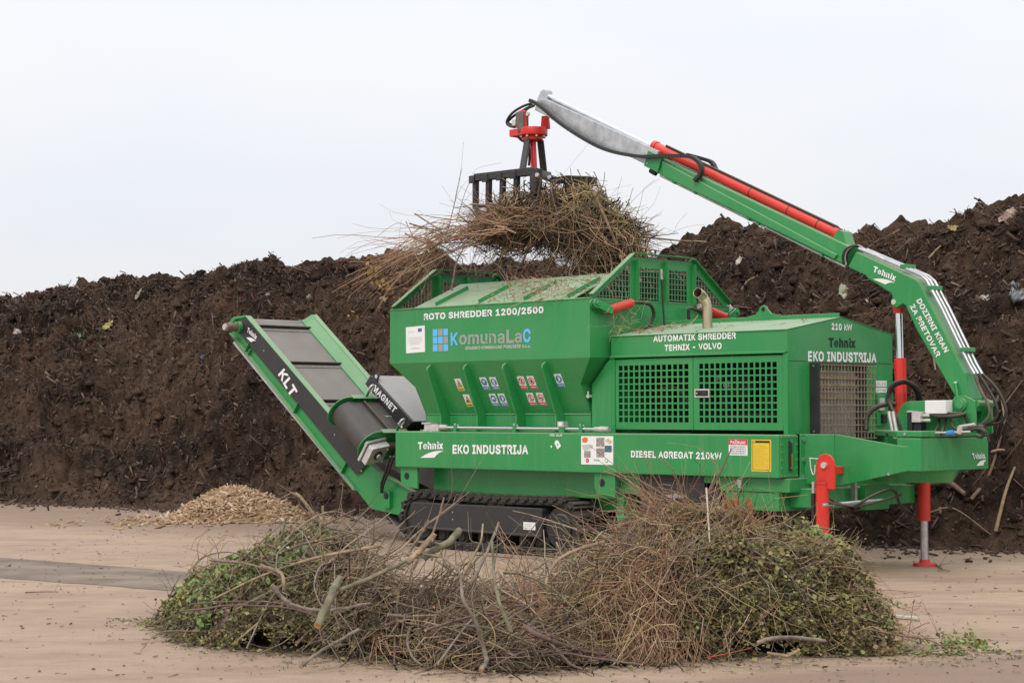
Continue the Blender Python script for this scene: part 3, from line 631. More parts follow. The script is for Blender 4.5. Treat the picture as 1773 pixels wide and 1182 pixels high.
def soil_material():
    mt = bpy.data.materials.new('dark_compost')
    mt.use_nodes = True
    t = mt.node_tree; n, l = t.nodes.new, t.links.new
    b = t.nodes['Principled BSDF']; b.inputs['Roughness'].default_value = 0.95; b.inputs['Specular IOR Level'].default_value = 0.12
    geo = n('ShaderNodeNewGeometry')
    def noise(scale, detail, rough):
        ns = n('ShaderNodeTexNoise'); ns.inputs['Scale'].default_value = scale; ns.inputs['Detail'].default_value = detail; ns.inputs['Roughness'].default_value = rough
        l(geo.outputs['Position'], ns.inputs['Vector']); return ns.outputs['Fac']
    def mix(fac, lo, hi, k, a, c):
        r = n('ShaderNodeMapRange'); r.inputs[1].default_value = lo; r.inputs[2].default_value = hi; r.inputs[4].default_value = k
        l(fac, r.inputs[0])
        m_ = n('ShaderNodeMix'); m_.data_type = 'RGBA'; l(r.outputs[0], m_.inputs[0])
        if isinstance(a, tuple):
            m_.inputs[6].default_value = (*a, 1)
        else:
            l(a, m_.inputs[6])
        m_.inputs[7].default_value = (*c, 1)
        return m_.outputs[2]
    c = mix(noise(0.55, 7, 0.62), 0.42, 0.58, 1, (0.03, 0.021, 0.017), (0.118, 0.074, 0.05))     # broad dark and brown areas
    c = mix(noise(2.2, 12, 0.7), 0.42, 0.7, 0.75, c, (0.125, 0.08, 0.054))
    c = mix(noise(3.1, 10, 0.7), 0.5, 0.66, 0.8, c, (0.02, 0.014, 0.012))
    c = mix(noise(17, 6, 0.7), 0.56, 0.75, 0.6, c, (0.17, 0.115, 0.08))
    l(c, b.inputs['Base Color'])
    bp = n('ShaderNodeBump'); bp.inputs['Distance'].default_value = 0.07
    l(noise(20, 8, 0.7), bp.inputs['Height']); l(bp.outputs[0], b.inputs['Normal'])
    return mt


mat_soil = soil_material()
heap = raw_mesh('compost_heap', P, F, mat_soil, smooth=False)
tag(heap, 'long dark brown compost heap rising behind the green shredder', 'compost heap')
heap_tree = BVHTree.FromPolygons([tuple(p) for p in P[:: 1]], [tuple(f) for f in F.tolist()])


def on_heap(p):
    h = heap_tree.ray_cast(V((p[0], p[1], 30)), V((0, 0, -1)))
    return (h[0], h[1]) if h[0] is not None else (V(p), V((0, 0, 1)))


# sticks and fibres lying all over the heap
def sticks(pos, direc, length, rad, nrm=None, flat=1.0):
    """one box-shaped splinter per point; returns verts, quads"""
    n = len(pos)
    d = direc / np.linalg.norm(direc, axis=1, keepdims=True)
    u = np.cross(d, RNG.normal(size=(n, 3))); u /= np.linalg.norm(u, axis=1, keepdims=True)
    w = np.cross(d, u)
    L = (length / 2)[:, None] * d
    a = rad[:, None] * u; b = (rad * flat)[:, None] * w
    t = 0.65
    c = [pos - L - a - b, pos - L + a - b, pos - L + a + b, pos - L - a + b,
         pos + L - t * a - t * b, pos + L + t * a - t * b, pos + L + t * a + t * b, pos + L - t * a + t * b]
    v = np.stack(c, 1).reshape(-1, 3)
    f0 = np.array([(0, 3, 2, 1), (4, 5, 6, 7), (0, 1, 5, 4), (1, 2, 6, 5), (2, 3, 7, 6), (3, 0, 4, 7)])
    f = (f0[None] + (np.arange(n) * 8)[:, None, None]).reshape(-1, 4)
    return v, f


nS = 42000
ri = RNG.integers(60, nr - 60, nS); ti = (RNG.random(nS) ** 0.9 * 226).astype(int) + 6
Pg = P.reshape(nr, nt_, 3)
pos = Pg[ri, ti]
tan1 = Pg[ri + 1, ti] - pos; tan2 = Pg[ri, ti + 1] - pos
ang = RNG.normal(0.3, 0.8, nS)
dd = np.cos(ang)[:, None] * tan1 / np.linalg.norm(tan1, axis=1, keepdims=True) + np.sin(ang)[:, None] * tan2 / np.linalg.norm(tan2, axis=1, keepdims=True)
dd += RNG.normal(0, 0.25, (nS, 3))
pos = pos + np.array([-DV.x * 0.02, -DV.y * 0.02, 0.02])
ln = 0.03 + 0.18 * RNG.random(nS) ** 2.5 * (1 + 1.6 * (RNG.random(nS) > 0.94)); rad = 0.005 + 0.02 * RNG.random(nS) ** 3
v, f = sticks(pos, dd, ln, rad, flat=0.5)
mat_fibre = material('heap_fibre', (0.1, 0.07, 0.05), 0.9, island=[(0.02, 0.012, 0.01), (0.07, 0.04, 0.028), (0.1, 0.058, 0.038), (0.035, 0.021, 0.016), (0.16, 0.1, 0.065), (0.05, 0.03, 0.022), (0.09, 0.055, 0.04), (0.03, 0.02, 0.015), (0.2, 0.14, 0.1)])
tag(raw_mesh('heap_fibre', v, f, mat_fibre, heap), kind='stuff')


# bigger lumps half sunk in the slope
bm = bmesh.new(); bmesh.ops.create_icosphere(bm, subdivisions=1, radius=1.0)
lv0 = np.array([v.co[:] for v in bm.verts]); lf0 = np.array([[v.index for v in f.verts] for f in bm.faces]); bm.free()
nL = 5200
ri = RNG.integers(60, nr - 60, nL); ti = (RNG.random(nL) ** 0.9 * 222).astype(int) + 4
cl_ = Pg[ri, ti]
sz = 0.018 + 0.085 * RNG.random(nL) ** 4
nrm = lv0 * 1.7
VV = []
for i in range(nL):
    o_ = RNG.uniform(0, 90, 2)
    k_ = 1 + 0.9 * fbm(nrm[:, 0] + o_[0] + nrm[:, 2] * 0.7, nrm[:, 1] + o_[1] - nrm[:, 2] * 0.6, 3, 7)
    VV.append(cl_[i] + lv0 * k_[:, None] * sz[i] * np.array([1.25, 1.25, 0.75]) * RNG.uniform(0.7, 1.3, 3))
tag(raw_mesh('soil_lumps', np.concatenate(VV), (lf0[None] + (np.arange(nL) * len(lv0))[:, None, None]).reshape(-1, 3), mat_soil, heap), kind='stuff')
# soil and bits trodden out along the heap foot
nE = 2600
r_ = RNG.uniform(-14, 11, nE)
d_ = np.interp(r_, BASE_R, BASE_D) - RNG.exponential(0.5, nE) + 0.3
dd = RNG.normal(0, 1, (nE, 3)); dd[:, 2] *= 0.2
v, f = sticks(np.stack([YARD.x + RV.x * r_ + DV.x * d_, YARD.y + RV.y * r_ + DV.y * d_, np.full(nE, 0.015)], -1), dd, 0.03 + 0.14 * RNG.random(nE) ** 3, 0.008 + 0.025 * RNG.random(nE) ** 2, flat=0.6)
v[:, 2] = np.maximum(v[:, 2], 0.004)
tag(raw_mesh('soil_crumbs', v, f, mat_fibre, heap), kind='stuff')


# scraps one can pick out on the heap
def crumple(name, label, cat, p, w, h, col, seed, group=None, tilt=0.0, rough=0.8, ragged=1.0):
    c, nn = on_heap(p)
    rg = np.random.default_rng(seed)
    n_ = 9
    a = np.linspace(-0.5, 0.5, n_)
    A, B = np.meshgrid(a, a, indexing='ij')
    ed = 1 - ragged * 0.6 * (np.abs(vnoise(A * 5 + seed, B * 5)) + np.abs(vnoise(A * 9, B * 9 - seed)))
    A2, B2 = A * ed * w * 0.92, B * ed * h * 0.92
    # pinch the corners so the outline is irregular
    k = 1 - 0.45 * (np.abs(A) * 2) ** 2 * (np.abs(B) * 2) ** 2
    Z = 0.5 * min(w, h) * (fbm(A * 6 + seed, B * 6, 3, seed)) + 0.02
    up_v = V((0, 0, 1)); out_v = -DV
    face = (out_v * 0.8 + up_v * 0.6).normalized()
    x_ = RV.copy(); y_ = face.cross(x_).normalized()
    x2 = x_ * math.cos(tilt) + y_ * math.sin(tilt); y2 = face.cross(x2)
    base = np.array(c) + np.array(face) * 0.06
    vv = base + (A2 * k)[..., None] * np.array(x2) + (B2 * k)[..., None] * np.array(y2) + Z[..., None] * np.array(face)
    i_, j_ = np.meshgrid(np.arange(n_ - 1), np.arange(n_ - 1), indexing='ij')
    q = (i_ * n_ + j_).ravel()
    ff = np.stack([q, q + n_, q + n_ + 1, q + 1], -1)
    key = 'scrap_%d_%d_%d' % tuple(int(99 * q_) for q_ in col)
    if key not in M:
        M[key] = material(key, [c_ * 0.8 for c_ in col], rough, var=0.45, scale=9)
    o = raw_mesh(name, vv.reshape(-1, 3), ff, M[key], smooth=False, origin=base)
    s = o.modifiers.new('thickness', 'SOLIDIFY'); s.thickness = 0.006
    tag(o, label, cat, group)
    return o


PINK, BAG, PALE, YEL, GRN, BLU, BEI = (0.42, 0.3, 0.24), (0.17, 0.18, 0.2), (0.5, 0.45, 0.38), (0.42, 0.36, 0.12), (0.13, 0.3, 0.16), (0.1, 0.18, 0.36), (0.36, 0.27, 0.2)
crumple('plastic_sheet', 'big beige sheet lying near the heap top at the upper right corner', 'plastic sheet', (4.070, 8.222, 4.594), 0.42, 0.46, PINK, 3)
crumple('plastic_bag', 'grey plastic bag half buried right of the crane column', 'plastic bag', (5.114, 6.534, 2.951), 0.34, 0.42, BAG, 4, rough=0.3)
crumple('plastic_scrap', 'blue scrap sticking up above the grey plastic bag', 'scrap', (5.010, 6.628, 3.083), 0.12, 0.16, BLU, 5, tilt=0.5)
crumple('rag', 'pale greenish rag hanging on the heap beneath the boom joint', 'rag', (2.249, 6.641, 3.565), 0.2, 0.36, (0.36, 0.38, 0.28), 6)
crumple('rag', 'pinkish pale rag beside the greenish rag under the boom', 'rag', (2.628, 6.583, 3.435), 0.24, 0.28, (0.5, 0.38, 0.34), 7, tilt=0.4)
crumple('paper_scrap', 'narrow white scrap on the heap below the green boom', 'scrap', (0.378, 6.586, 4.124), 0.09, 0.26, PALE, 8, tilt=-0.5)
crumple('paper_scrap', 'pale greenish scrap on the heap right of the boom joint', 'scrap', (2.385, 7.375, 4.063), 0.3, 0.12, (0.4, 0.43, 0.33), 9, tilt=-0.4)
crumple('rag', 'small whitish rag at the back corner of the hopper guard', 'rag', (0.765, 5.897, 3.373), 0.16, 0.24, (0.5, 0.42, 0.38), 10)
crumple('plastic_scrap', 'cream scrap on the dark slope at the right edge behind crane', 'scrap', (4.714, 6.401, 2.907), 0.24, 0.12, PALE, 12, tilt=-0.3)
crumple('plastic_scrap', 'yellowish green film scrap on the left part of the heap', 'scrap', (-14.271, 4.806, 3.472), 0.22, 0.34, YEL, 13, tilt=-0.5)
crumple('plastic_scrap', 'small bright green scrap on the left part of the heap', 'scrap', (-14.669, 4.376, 3.111), 0.16, 0.18, GRN, 14)
crumple('wood_splinter', 'long pale splinter standing below the heap top on the left', 'splinter', (-14.461, 5.637, 4.159), 0.1, 0.38, (0.42, 0.36, 0.3), 15, tilt=-0.3)
crumple('plastic_scrap', 'tan scrap near the left edge below the heap top', 'scrap', (-16.671, 4.956, 3.988), 0.15, 0.2, BEI, 16)
crumple('paper_scrap', 'whitish crumpled scrap at the far left on the heap slope', 'scrap', (-16.400, 3.994, 3.173), 0.22, 0.2, PALE, 17)
crumple('paper_scrap', 'flat whitish scrap left of the heap middle', 'scrap', (-15.140, 4.015, 2.811), 0.24, 0.1, PALE, 18)
crumple('plastic_scrap', 'blue scrap on the heap left of the conveyor head', 'scrap', (-10.788, 4.655, 2.653), 0.1, 0.14, BLU, 19)
crumple('netting', 'pale green crumpled net low on the heap left of the conveyor', 'net', (-8.372, 3.811, 0.552), 0.26, 0.16, (0.2, 0.26, 0.16), 20, tilt=0.3)
crumple('paper_scrap', 'small white scrap high on the heap left of the hopper', 'scrap', (-10.604, 6.005, 3.917), 0.15, 0.14, (0.6, 0.56, 0.52), 21, tilt=0.6)
crumple('plastic_scrap', 'grey green scrap on the heap between two rises above the conveyor', 'scrap', (-9.655, 6.280, 3.919), 0.12, 0.2, (0.3, 0.33, 0.25), 22)
crumple('paper_scrap', 'pale beige scrap on the heap beside the hopper left edge', 'scrap', (-7.719, 6.457, 3.700), 0.16, 0.22, BEI, 23, tilt=0.4)
crumple('plastic_scrap', 'yellow film scrap on the heap slope right of the boom cylinder', 'scrap', (3.252, 7.966, 4.452), 0.2, 0.12, (0.42, 0.34, 0.16), 24)
crumple('paper_scrap', 'pale scrap against the heap foot behind the crane base', 'scrap', (5.024, 4.937, 0.843), 0.12, 0.2, PALE, 25)


def bent_stick(mb, pts, r0, r1, n=6, k=5):
    sp = spline(pts, k)
    mb.tube(sp, [r0 + (r1 - r0) * i / (len(sp) - 1) for i in range(len(sp))], n)


mat_oldwood = material('old_branch_wood', (0.14, 0.095, 0.065), 0.85, var=0.3, scale=12, bump=0.004, bump_scale=50)
mat_palewood = material('pale_split_wood', (0.27, 0.19, 0.12), 0.85, var=0.4, scale=14, bump=0.004, bump_scale=50)
for lab, pp_, r, mt in (
        ('long brown stick leaning on the heap at lower right', [(5.511, 4.675, 0.252), (5.607, 4.957, 0.625), (5.736, 5.158, 0.869)], 0.035, mat_oldwood),
        ('forked pale stick beside the lower right leaning stick', [(5.602, 5.023, 0.724), (5.715, 4.995, 0.642), (5.807, 4.974, 0.559)], 0.03, mat_palewood),
        ('short pale split stick right of the crane base', [(5.504, 5.337, 1.225), (5.592, 5.269, 1.103), (5.659, 5.237, 1.025)], 0.035, mat_palewood),
        ('pale split log end low on the heap at right', [(5.843, 4.684, 0.103), (5.919, 4.803, 0.264), (5.990, 4.903, 0.383)], 0.035, mat_palewood),
        ('thick dark branch leaning on the heap behind the outrigger', [(4.840, 4.851, 0.781), (5.146, 4.734, 0.487), (5.418, 4.667, 0.270)], 0.07, mat_oldwood),
        ('thin pale twig lying from the outrigger to the heap foot', [(4.955, 4.555, 0.306), (5.326, 4.574, 0.176), (5.808, 4.634, 0.047)], 0.012, mat_palewood),
        ('pale root tuft on the heap above the crane elbow', [(3.307, 7.226, 3.913), (3.381, 7.414, 4.053), (3.465, 7.526, 4.138)], 0.02, mat_palewood),
        ('yellow stick lying on the heap under the boom middle', [(0.564, 6.405, 3.944), (0.663, 6.447, 3.941), (0.828, 6.472, 3.907)], 0.02, mat_palewood),
        ('pale broken slat upright between lift cylinder and crane column', [(4.235, 5.888, 2.410), (4.376, 5.803, 2.266), (4.527, 5.672, 2.047)], 0.035, mat_palewood),
        ('brown stick beside the pale slat behind the crane', [(4.245, 5.728, 2.205), (4.315, 5.700, 2.150), (4.386, 5.672, 2.095)], 0.03, mat_palewood),
        ('thin bare twig standing on the heap top left of the boom', [(-0.985, 7.441, 4.745), (-0.959, 7.453, 4.762), (-0.945, 7.495, 4.801)], 0.012, mat_oldwood),
        ('curved pale root on the heap near the hopper guard', [(1.401, 5.984, 3.340), (1.443, 6.041, 3.383), (1.545, 6.001, 3.309)], 0.012, mat_palewood),
        ('dark stick behind the lower right scraps', [(5.405, 5.251, 1.137), (5.598, 5.374, 1.248), (5.774, 5.495, 1.343)], 0.02, mat_oldwood)):
    mb = MB()
    ps = []
    for i, q in enumerate(pp_):
        c, nn = on_heap(q)
        ps.append(c + (V((0, 0, 1)) - DV) * (0.05 + r * 0.5))
    o0 = ps[1].copy()
    bent_stick(mb, [p - o0 for p in ps], r * 0.75, r * 0.4)
    o = mb.build('stick', mt, fix=False); o.location = o0
    tag(o, lab, 'stick')

# ================================================================== WOOD CHIP HEAP
cc = V((-6.373, 2.084, 0.000))
chip_mound = MB()


def mound_z(a, b):
    """a along RV, b along DV, from the heap middle"""
    r_ = np.sqrt((a / np.where(a > 0, 1.35, 1.0)) ** 2 + (b / 1.15) ** 2)
    return 0.48 * np.clip(1 - (r_ / 1.02) ** 1.4, 0, 1) ** 1.15 + 0.02 * np.clip(1.5 - r_, 0, 1)


na = 46
aa = np.linspace(-1.7, 2.1, na); bb = np.linspace(-1.6, 1.6, na)
A, B = np.meshgrid(aa, bb, indexing='ij')
Zm = mound_z(A, B) + 0.05 * fbm(A * 3, B * 3, 3, 3) * (mound_z(A, B) > 0.03) - 0.008
vv = np.stack([A * RV.x + B * DV.x, A * RV.y + B * DV.y, Zm], -1).reshape(-1, 3)
i_, j_ = np.meshgrid(np.arange(na - 1), np.arange(na - 1), indexing='ij')
q = (i_ * na + j_).ravel()
mat_chip = material('fresh_wood_chips', (0.3, 0.19, 0.1), 0.85, island=[(0.22, 0.125, 0.07), (0.4, 0.26, 0.16), (0.5, 0.36, 0.22), (0.3, 0.18, 0.09), (0.62, 0.5, 0.36), (0.4, 0.26, 0.15), (0.22, 0.13, 0.07)])
mat_chipbase = material('chip_fines', (0.26, 0.165, 0.09), 0.95, var=0.35, scale=9, bump=0.02, bump_scale=35)
chips = raw_mesh('wood_chip_heap', vv, np.stack([q, q + na, q + na + 1, q + 1], -1), mat_chipbase, smooth=True, origin=(0, 0, 0))
chips.location = cc
tag(chips, 'low heap of fresh tan wood chips left of the conveyor foot', 'wood chip heap')
nC = 5200
a = RNG.normal(0.12, 0.55, nC); b = RNG.normal(0, 0.55, nC)
scat = RNG.random(nC) < 0.06
a = np.where(scat, RNG.normal(-1.0, 0.7, nC), a); b = np.where(scat, RNG.normal(-0.5, 0.7, nC), b)
z = mound_z(a, b) + 0.015
pos = np.stack([a * RV.x + b * DV.x, a * RV.y + b * DV.y, z], -1)
dd = RNG.normal(0, 1, (nC, 3)); dd[:, 2] *= 0.35
v, f = sticks(pos, dd, 0.03 + 0.2 * RNG.random(nC) ** 2.5, 0.006 + 0.02 * RNG.random(nC) ** 1.5, flat=0.3)
tag(raw_mesh('wood_chips', v, f, mat_chip, chips), kind='stuff')

# ================================================================== THE SHREDDER
ROOT = bpy.data.objects.new('shredder', None)
ROOT.location = (3.0, 1.185, 0.0)
COL.objects.link(ROOT)
tag(ROOT, 'big green tracked shredder with hopper, engine hood, belt conveyor and loading crane', 'shredder')
YC = 1.185
gr, bk, rd, ch, st = M['green'], M['black'], M['red'], M['chrome'], M['steel']


def bx(name, x0, x1, y0, y1, z0, z1, mat, parent=ROOT, bevel=0.006):
    return MB().box(x0, x1, y0, y1, z0, z1).build(name, mat, parent, bevel)


def swoosh(name, O, X, Y, mat, parent):
    """curved blade under the maker's name"""
    F = decal_frame(O, X, Y)
    top = [(0.0 + 0.95 * t, 1 - (1 - t) ** 2.2 if t < 1 else 1.0) for t in [i / 10 for i in range(11)]]
    bot = [(0.0, 0.0), (0.62, 0.0), (0.74, 0.45), (0.86, 0.75), (1.0, 0.93)]
    pts = bot + [(1.0, 1.0)] + [(a * 0.98, b) for a, b in top[::-1]][1:-1]
    mb = MB(); mb.add([F(a, b, 0.004) for a, b in pts], [tuple(range(len(pts)))])
    return mb.build(name, mat, parent, fix=False)


def maker_mark(O, X, Y, mat, parent, frac=0.45):
    """name over its swoosh; O X Y frame the whole mark"""
    F = decal_frame(O, X, Y)
    text('lettering', 'Tehnix', F(0, frac + 0.08), F(1, frac + 0.08), F(0, 1), mat, parent, bold=0.045)
    swoosh('swoosh', F(0.1, 0), F(0.98, 0), F(0.1, frac - 0.02), mat, parent)


# ---- side beams
beam = MB().box(0, 6.089, 0, 0.33, 1.0125, 1.4675).build('side_beam', gr, ROOT, 0.012)
bx('side_beam', 0, 6.089, 2.04, 2.37, 1.0125, 1.4675, gr, ROOT, 0.012)
maker_mark((0.441, 0.000, 1.137), (0.914, 0.000, 1.145), (0.441, 0.000, 1.338), M['white'], beam)
text('lettering', 'EKO INDUSTRIJA', (1.083, 0.000, 1.194), (2.403, 0.000, 1.207), (1.083, 0.000, 1.309), M['white'], beam, 0.03)
text('lettering', 'DIESEL AGREGAT 210kW', (4.032, 0.000, 1.199), (5.333, 0.000, 1.195), (4.032, 0.000, 1.277), M['white'], beam, 0.03)
text('lettering', 'HID. ULJE', (2.762, 0.000, 1.429), (2.959, 0.000, 1.427), (2.762, 0.000, 1.453), M['white'], beam, 0.02)
# oil can mark
F = decal_frame((2.775, 0.000, 1.274), (2.939, -0.000, 1.276), (2.776, 0.000, 1.385))
mb = MB()
pts = [(0.36, 0.66), (0.52, 0.98), (0.62, 0.92), (0.72, 0.95), (1.0, 0.42), (0.98, 0.28), (0.66, 0.0)]
mb.add([F(a, b, 0.004) for a, b in pts], [tuple(range(len(pts)))])
disc(mb, F, 0.06, 0.28, 0.08, 0.13, 0.004, 0, 10)
mb.add([F(a, b, 0.007) for a, b in ((0.62, 0.5), (0.7, 0.62), (0.78, 0.5), (0.7, 0.4))], [(0, 1, 2, 3)], 1)
mb.build('oil_can_mark', [M['white'], gr], beam, fix=False)
# sheet with pictures of what may be shredded
F = decal_frame((3.262, 0.000, 1.107), (3.760, 0.000, 1.110), (3.263, 0.000, 1.433))
mb = MB(); plate(mb, F, 0.003, 0)
for a0_, a1_, b0_, b1_, m_ in ((0.48, 0.73, 0.63, 0.95, 1), (0.48, 0.73, 0.26, 0.58, 1), (0.1, 0.3, 0.24, 0.48, 1), (0.74, 0.96, 0.44, 0.67, 3)):
    quad(mb, F, a0_, a1_, b0_, b1_, 0.005, m_)
mb.add([F(a, b, 0.005) for a, b in ((0.03, 0.9), (0.05, 0.78), (0.16, 0.77), (0.22, 0.85), (0.2, 0.95), (0.1, 0.96))], [tuple(range(6))], 4)
mb.add([F(a, b, 0.005) for a, b in ((0.03, 0.68), (0.08, 0.5), (0.22, 0.52), (0.38, 0.6), (0.36, 0.7), (0.2, 0.7))], [tuple(range(6))], 7)
mb.add([F(a, b, 0.005) for a, b in ((0.74, 0.84), (0.9, 0.72), (0.98, 0.82), (0.86, 0.92))], [(0, 1, 2, 3)], 2)
disc(mb, F, 0.2, 0.14, 0.055, 0.075, 0.005, 5); disc(mb, F, 0.8, 0.14, 0.055, 0.075, 0.005, 6)
quad(mb, F, 0.172, 0.228, 0.13, 0.15, 0.007, 0)
disc(mb, F, 0.8, 0.14, 0.032, 0.045, 0.007, 0)
mb.build('picture_sheet', [M['white'], M['photo_grey'], M['photo_tan'], M['photo_forest'], M['orange'], M['red_film'], M['ok_green'], M['pale_print']], beam, fix=False)
text('lettering', 'Tehnix', F(0.4, 0.13), F(0.58, 0.13), F(0.4, 0.2), M['ok_green'], beam, 0.02, lift=0.007)
# attention sheet
F = decal_frame((5.428, -0.000, 1.246), (5.681, 0.000, 1.244), (5.429, 0.000, 1.417))
mb = MB(); plate(mb, F, 0.003, 0); quad(mb, F, 0, 1, 0.66, 1.0, 0.005, 1)
mb.build('attention_sheet', [M['white'], M['red_film']], beam, fix=False)
text('lettering', 'PAŽNJA!', F(0.1, 0.71), F(0.9, 0.71), F(0.1, 0.96), M['white'], beam, 0.03, lift=0.008)
for i, s_ in enumerate(('ZABRANJENO', 'PRISTUPANJE U', 'ZONU OPASNOSTI', 'TIJEKOM RADA')):
    text('lettering', s_, F(0.08, 0.5 - i * 0.14), F(0.92, 0.5 - i * 0.14), F(0.08, 0.59 - i * 0.14), M['grey_print'], beam, 0.0, lift=0.006)
# yellow notice
F = decal_frame((5.734, 0.000, 1.080), (5.993, -0.000, 1.080), (5.736, 0.000, 1.416))
mb = MB(); plate(mb, F, 0.003, 0)
for a0_, a1_, b0_, b1_ in ((0.06, 0.94, 0.05, 0.062), (0.06, 0.94, 0.9, 0.965), (0.06, 0.08, 0.05, 0.9), (0.92, 0.94, 0.05, 0.9)):
    quad(mb, F, a0_, a1_, b0_, b1_, 0.005, 1)
quad(mb, F, 0.1, 0.2, 0.91, 0.955, 0.007, 0)
for i in range(11):
    quad(mb, F, 0.13, 0.86 - 0.1 * (i % 3), 0.15 + i * 0.064, 0.162 + i * 0.064, 0.005, 2)
mb.build('yellow_notice', [M['yellow'], M['dark_print'], M['gold']], beam, fix=False)
# bolted tank cover with its level gauge on the beam's end
cover = bx('end_cover', 6.0895, 6.1, 0.015, 0.322, 1.02, 1.46, gr, beam, 0.002)
mb = MB()
for i in range(5):
    for z in (1.035, 1.445):
        mb.bolt((6.1, 0.035 + i * 0.066, z), (1, 0, 0), 0.011, 0.01)
for z in (1.117, 1.199, 1.281, 1.363):
    for y in (0.035, 0.299):
        mb.bolt((6.1, y, z), (1, 0, 0), 0.011, 0.01)
mb.build('cover_bolts', st, beam, fix=False)
mb = MB().box(6.1, 6.118, 0.155, 0.2, 1.09, 1.405)
mb.box(6.119, 6.121, 0.185, 0.195, 1.12, 1.27, 1)
mb.bolt((6.118, 0.178, 1.115), (1, 0, 0), 0.014, 0.012, 2); mb.bolt((6.118, 0.178, 1.395), (1, 0, 0), 0.014, 0.012, 2)
mb.build('level_gauge', [bk, M['glass_amber'], st], beam, fix=False)
# lifting lugs under the beam
for px0 in (0.05, 3.42):
    mb = MB()
    c = [(px0, 0.05, 1.012), (px0, 0.05, 0.84), (px0 + 0.05, 0.05, 0.78), (px0 + 0.32, 0.05, 0.74), (px0 + 0.32, 0.05, 1.012)]
    mb.prism(c, (0, 0.03, 0))
    mb.tube([(px0 + 0.12, 0.045, 0.9), (px0 + 0.12, 0.049, 0.9)], 0.045, 16, 1, True, False)
    mb.build('lifting_lug', [gr, M['dark_in']], ROOT, 0.004)

# ---- chassis under the beams
chs = MB().box(0.27, 3.72, 0.52, 1.85, 0.56, 1.0, 0).box(0.4, 3.72, 0.3, 0.5, 0.7, 1.01, 0)
chs.build('chassis', gr, ROOT, 0.01)
mb = MB().box(3.7, 4.05, 0.16, 0.6, 0.78, 1.011)
mb.box(3.63, 3.74, 0.2, 0.6, 0.45, 0.779)
mb.build('chassis_bracket', gr, ROOT, 0.006)
# black tool box behind the brushwood
tool = bx('tool_box', 4.05, 5.3, 0.12, 0.75, 0.42, 1.008, bk, ROOT, 0.008)
bx('tool_box_door', 4.12, 5.22, 0.1, 0.119, 0.46, 0.94, bk, tool, 0.004)
mb = MB().cyl((4.62, 0.06, 0.78), (4.62, 0.1, 0.78), 0.03)
mb.box(4.5, 4.76, 0.045, 0.062, 0.765, 0.795); mb.box(4.61, 4.63, 0.045, 0.062, 0.6, 0.77)
mb.build('handle', st, tool, fix=False)
# green belly under the engine
mb = MB().box(5.0, 6.15, 0.1, 2.27, 0.86, 1.008)
mb.box(5.0, 6.0, 0.12, 2.2, 0.66, 0.858)
mb.box(6.0, 6.42, 0.3, 2.05, 0.7, 0.9)
mb.build('engine_belly', gr, ROOT, 0.008)
mb = MB().box(6.425, 6.5, 0.98, 1.42, 0.66, 0.93); mb.build('engine_belly', gr, ROOT, 0.006)
mb = MB().cyl((5.55, 0.03, 0.985), (5.55, 0.03, 0.93), 0.03, 0.03, 8).cyl((5.55, 0.03, 0.93), (5.55, 0.03, 0.9), 0.02, 0.02, 8)
mb.build('drain_plug', M['galv'], beam, fix=False)

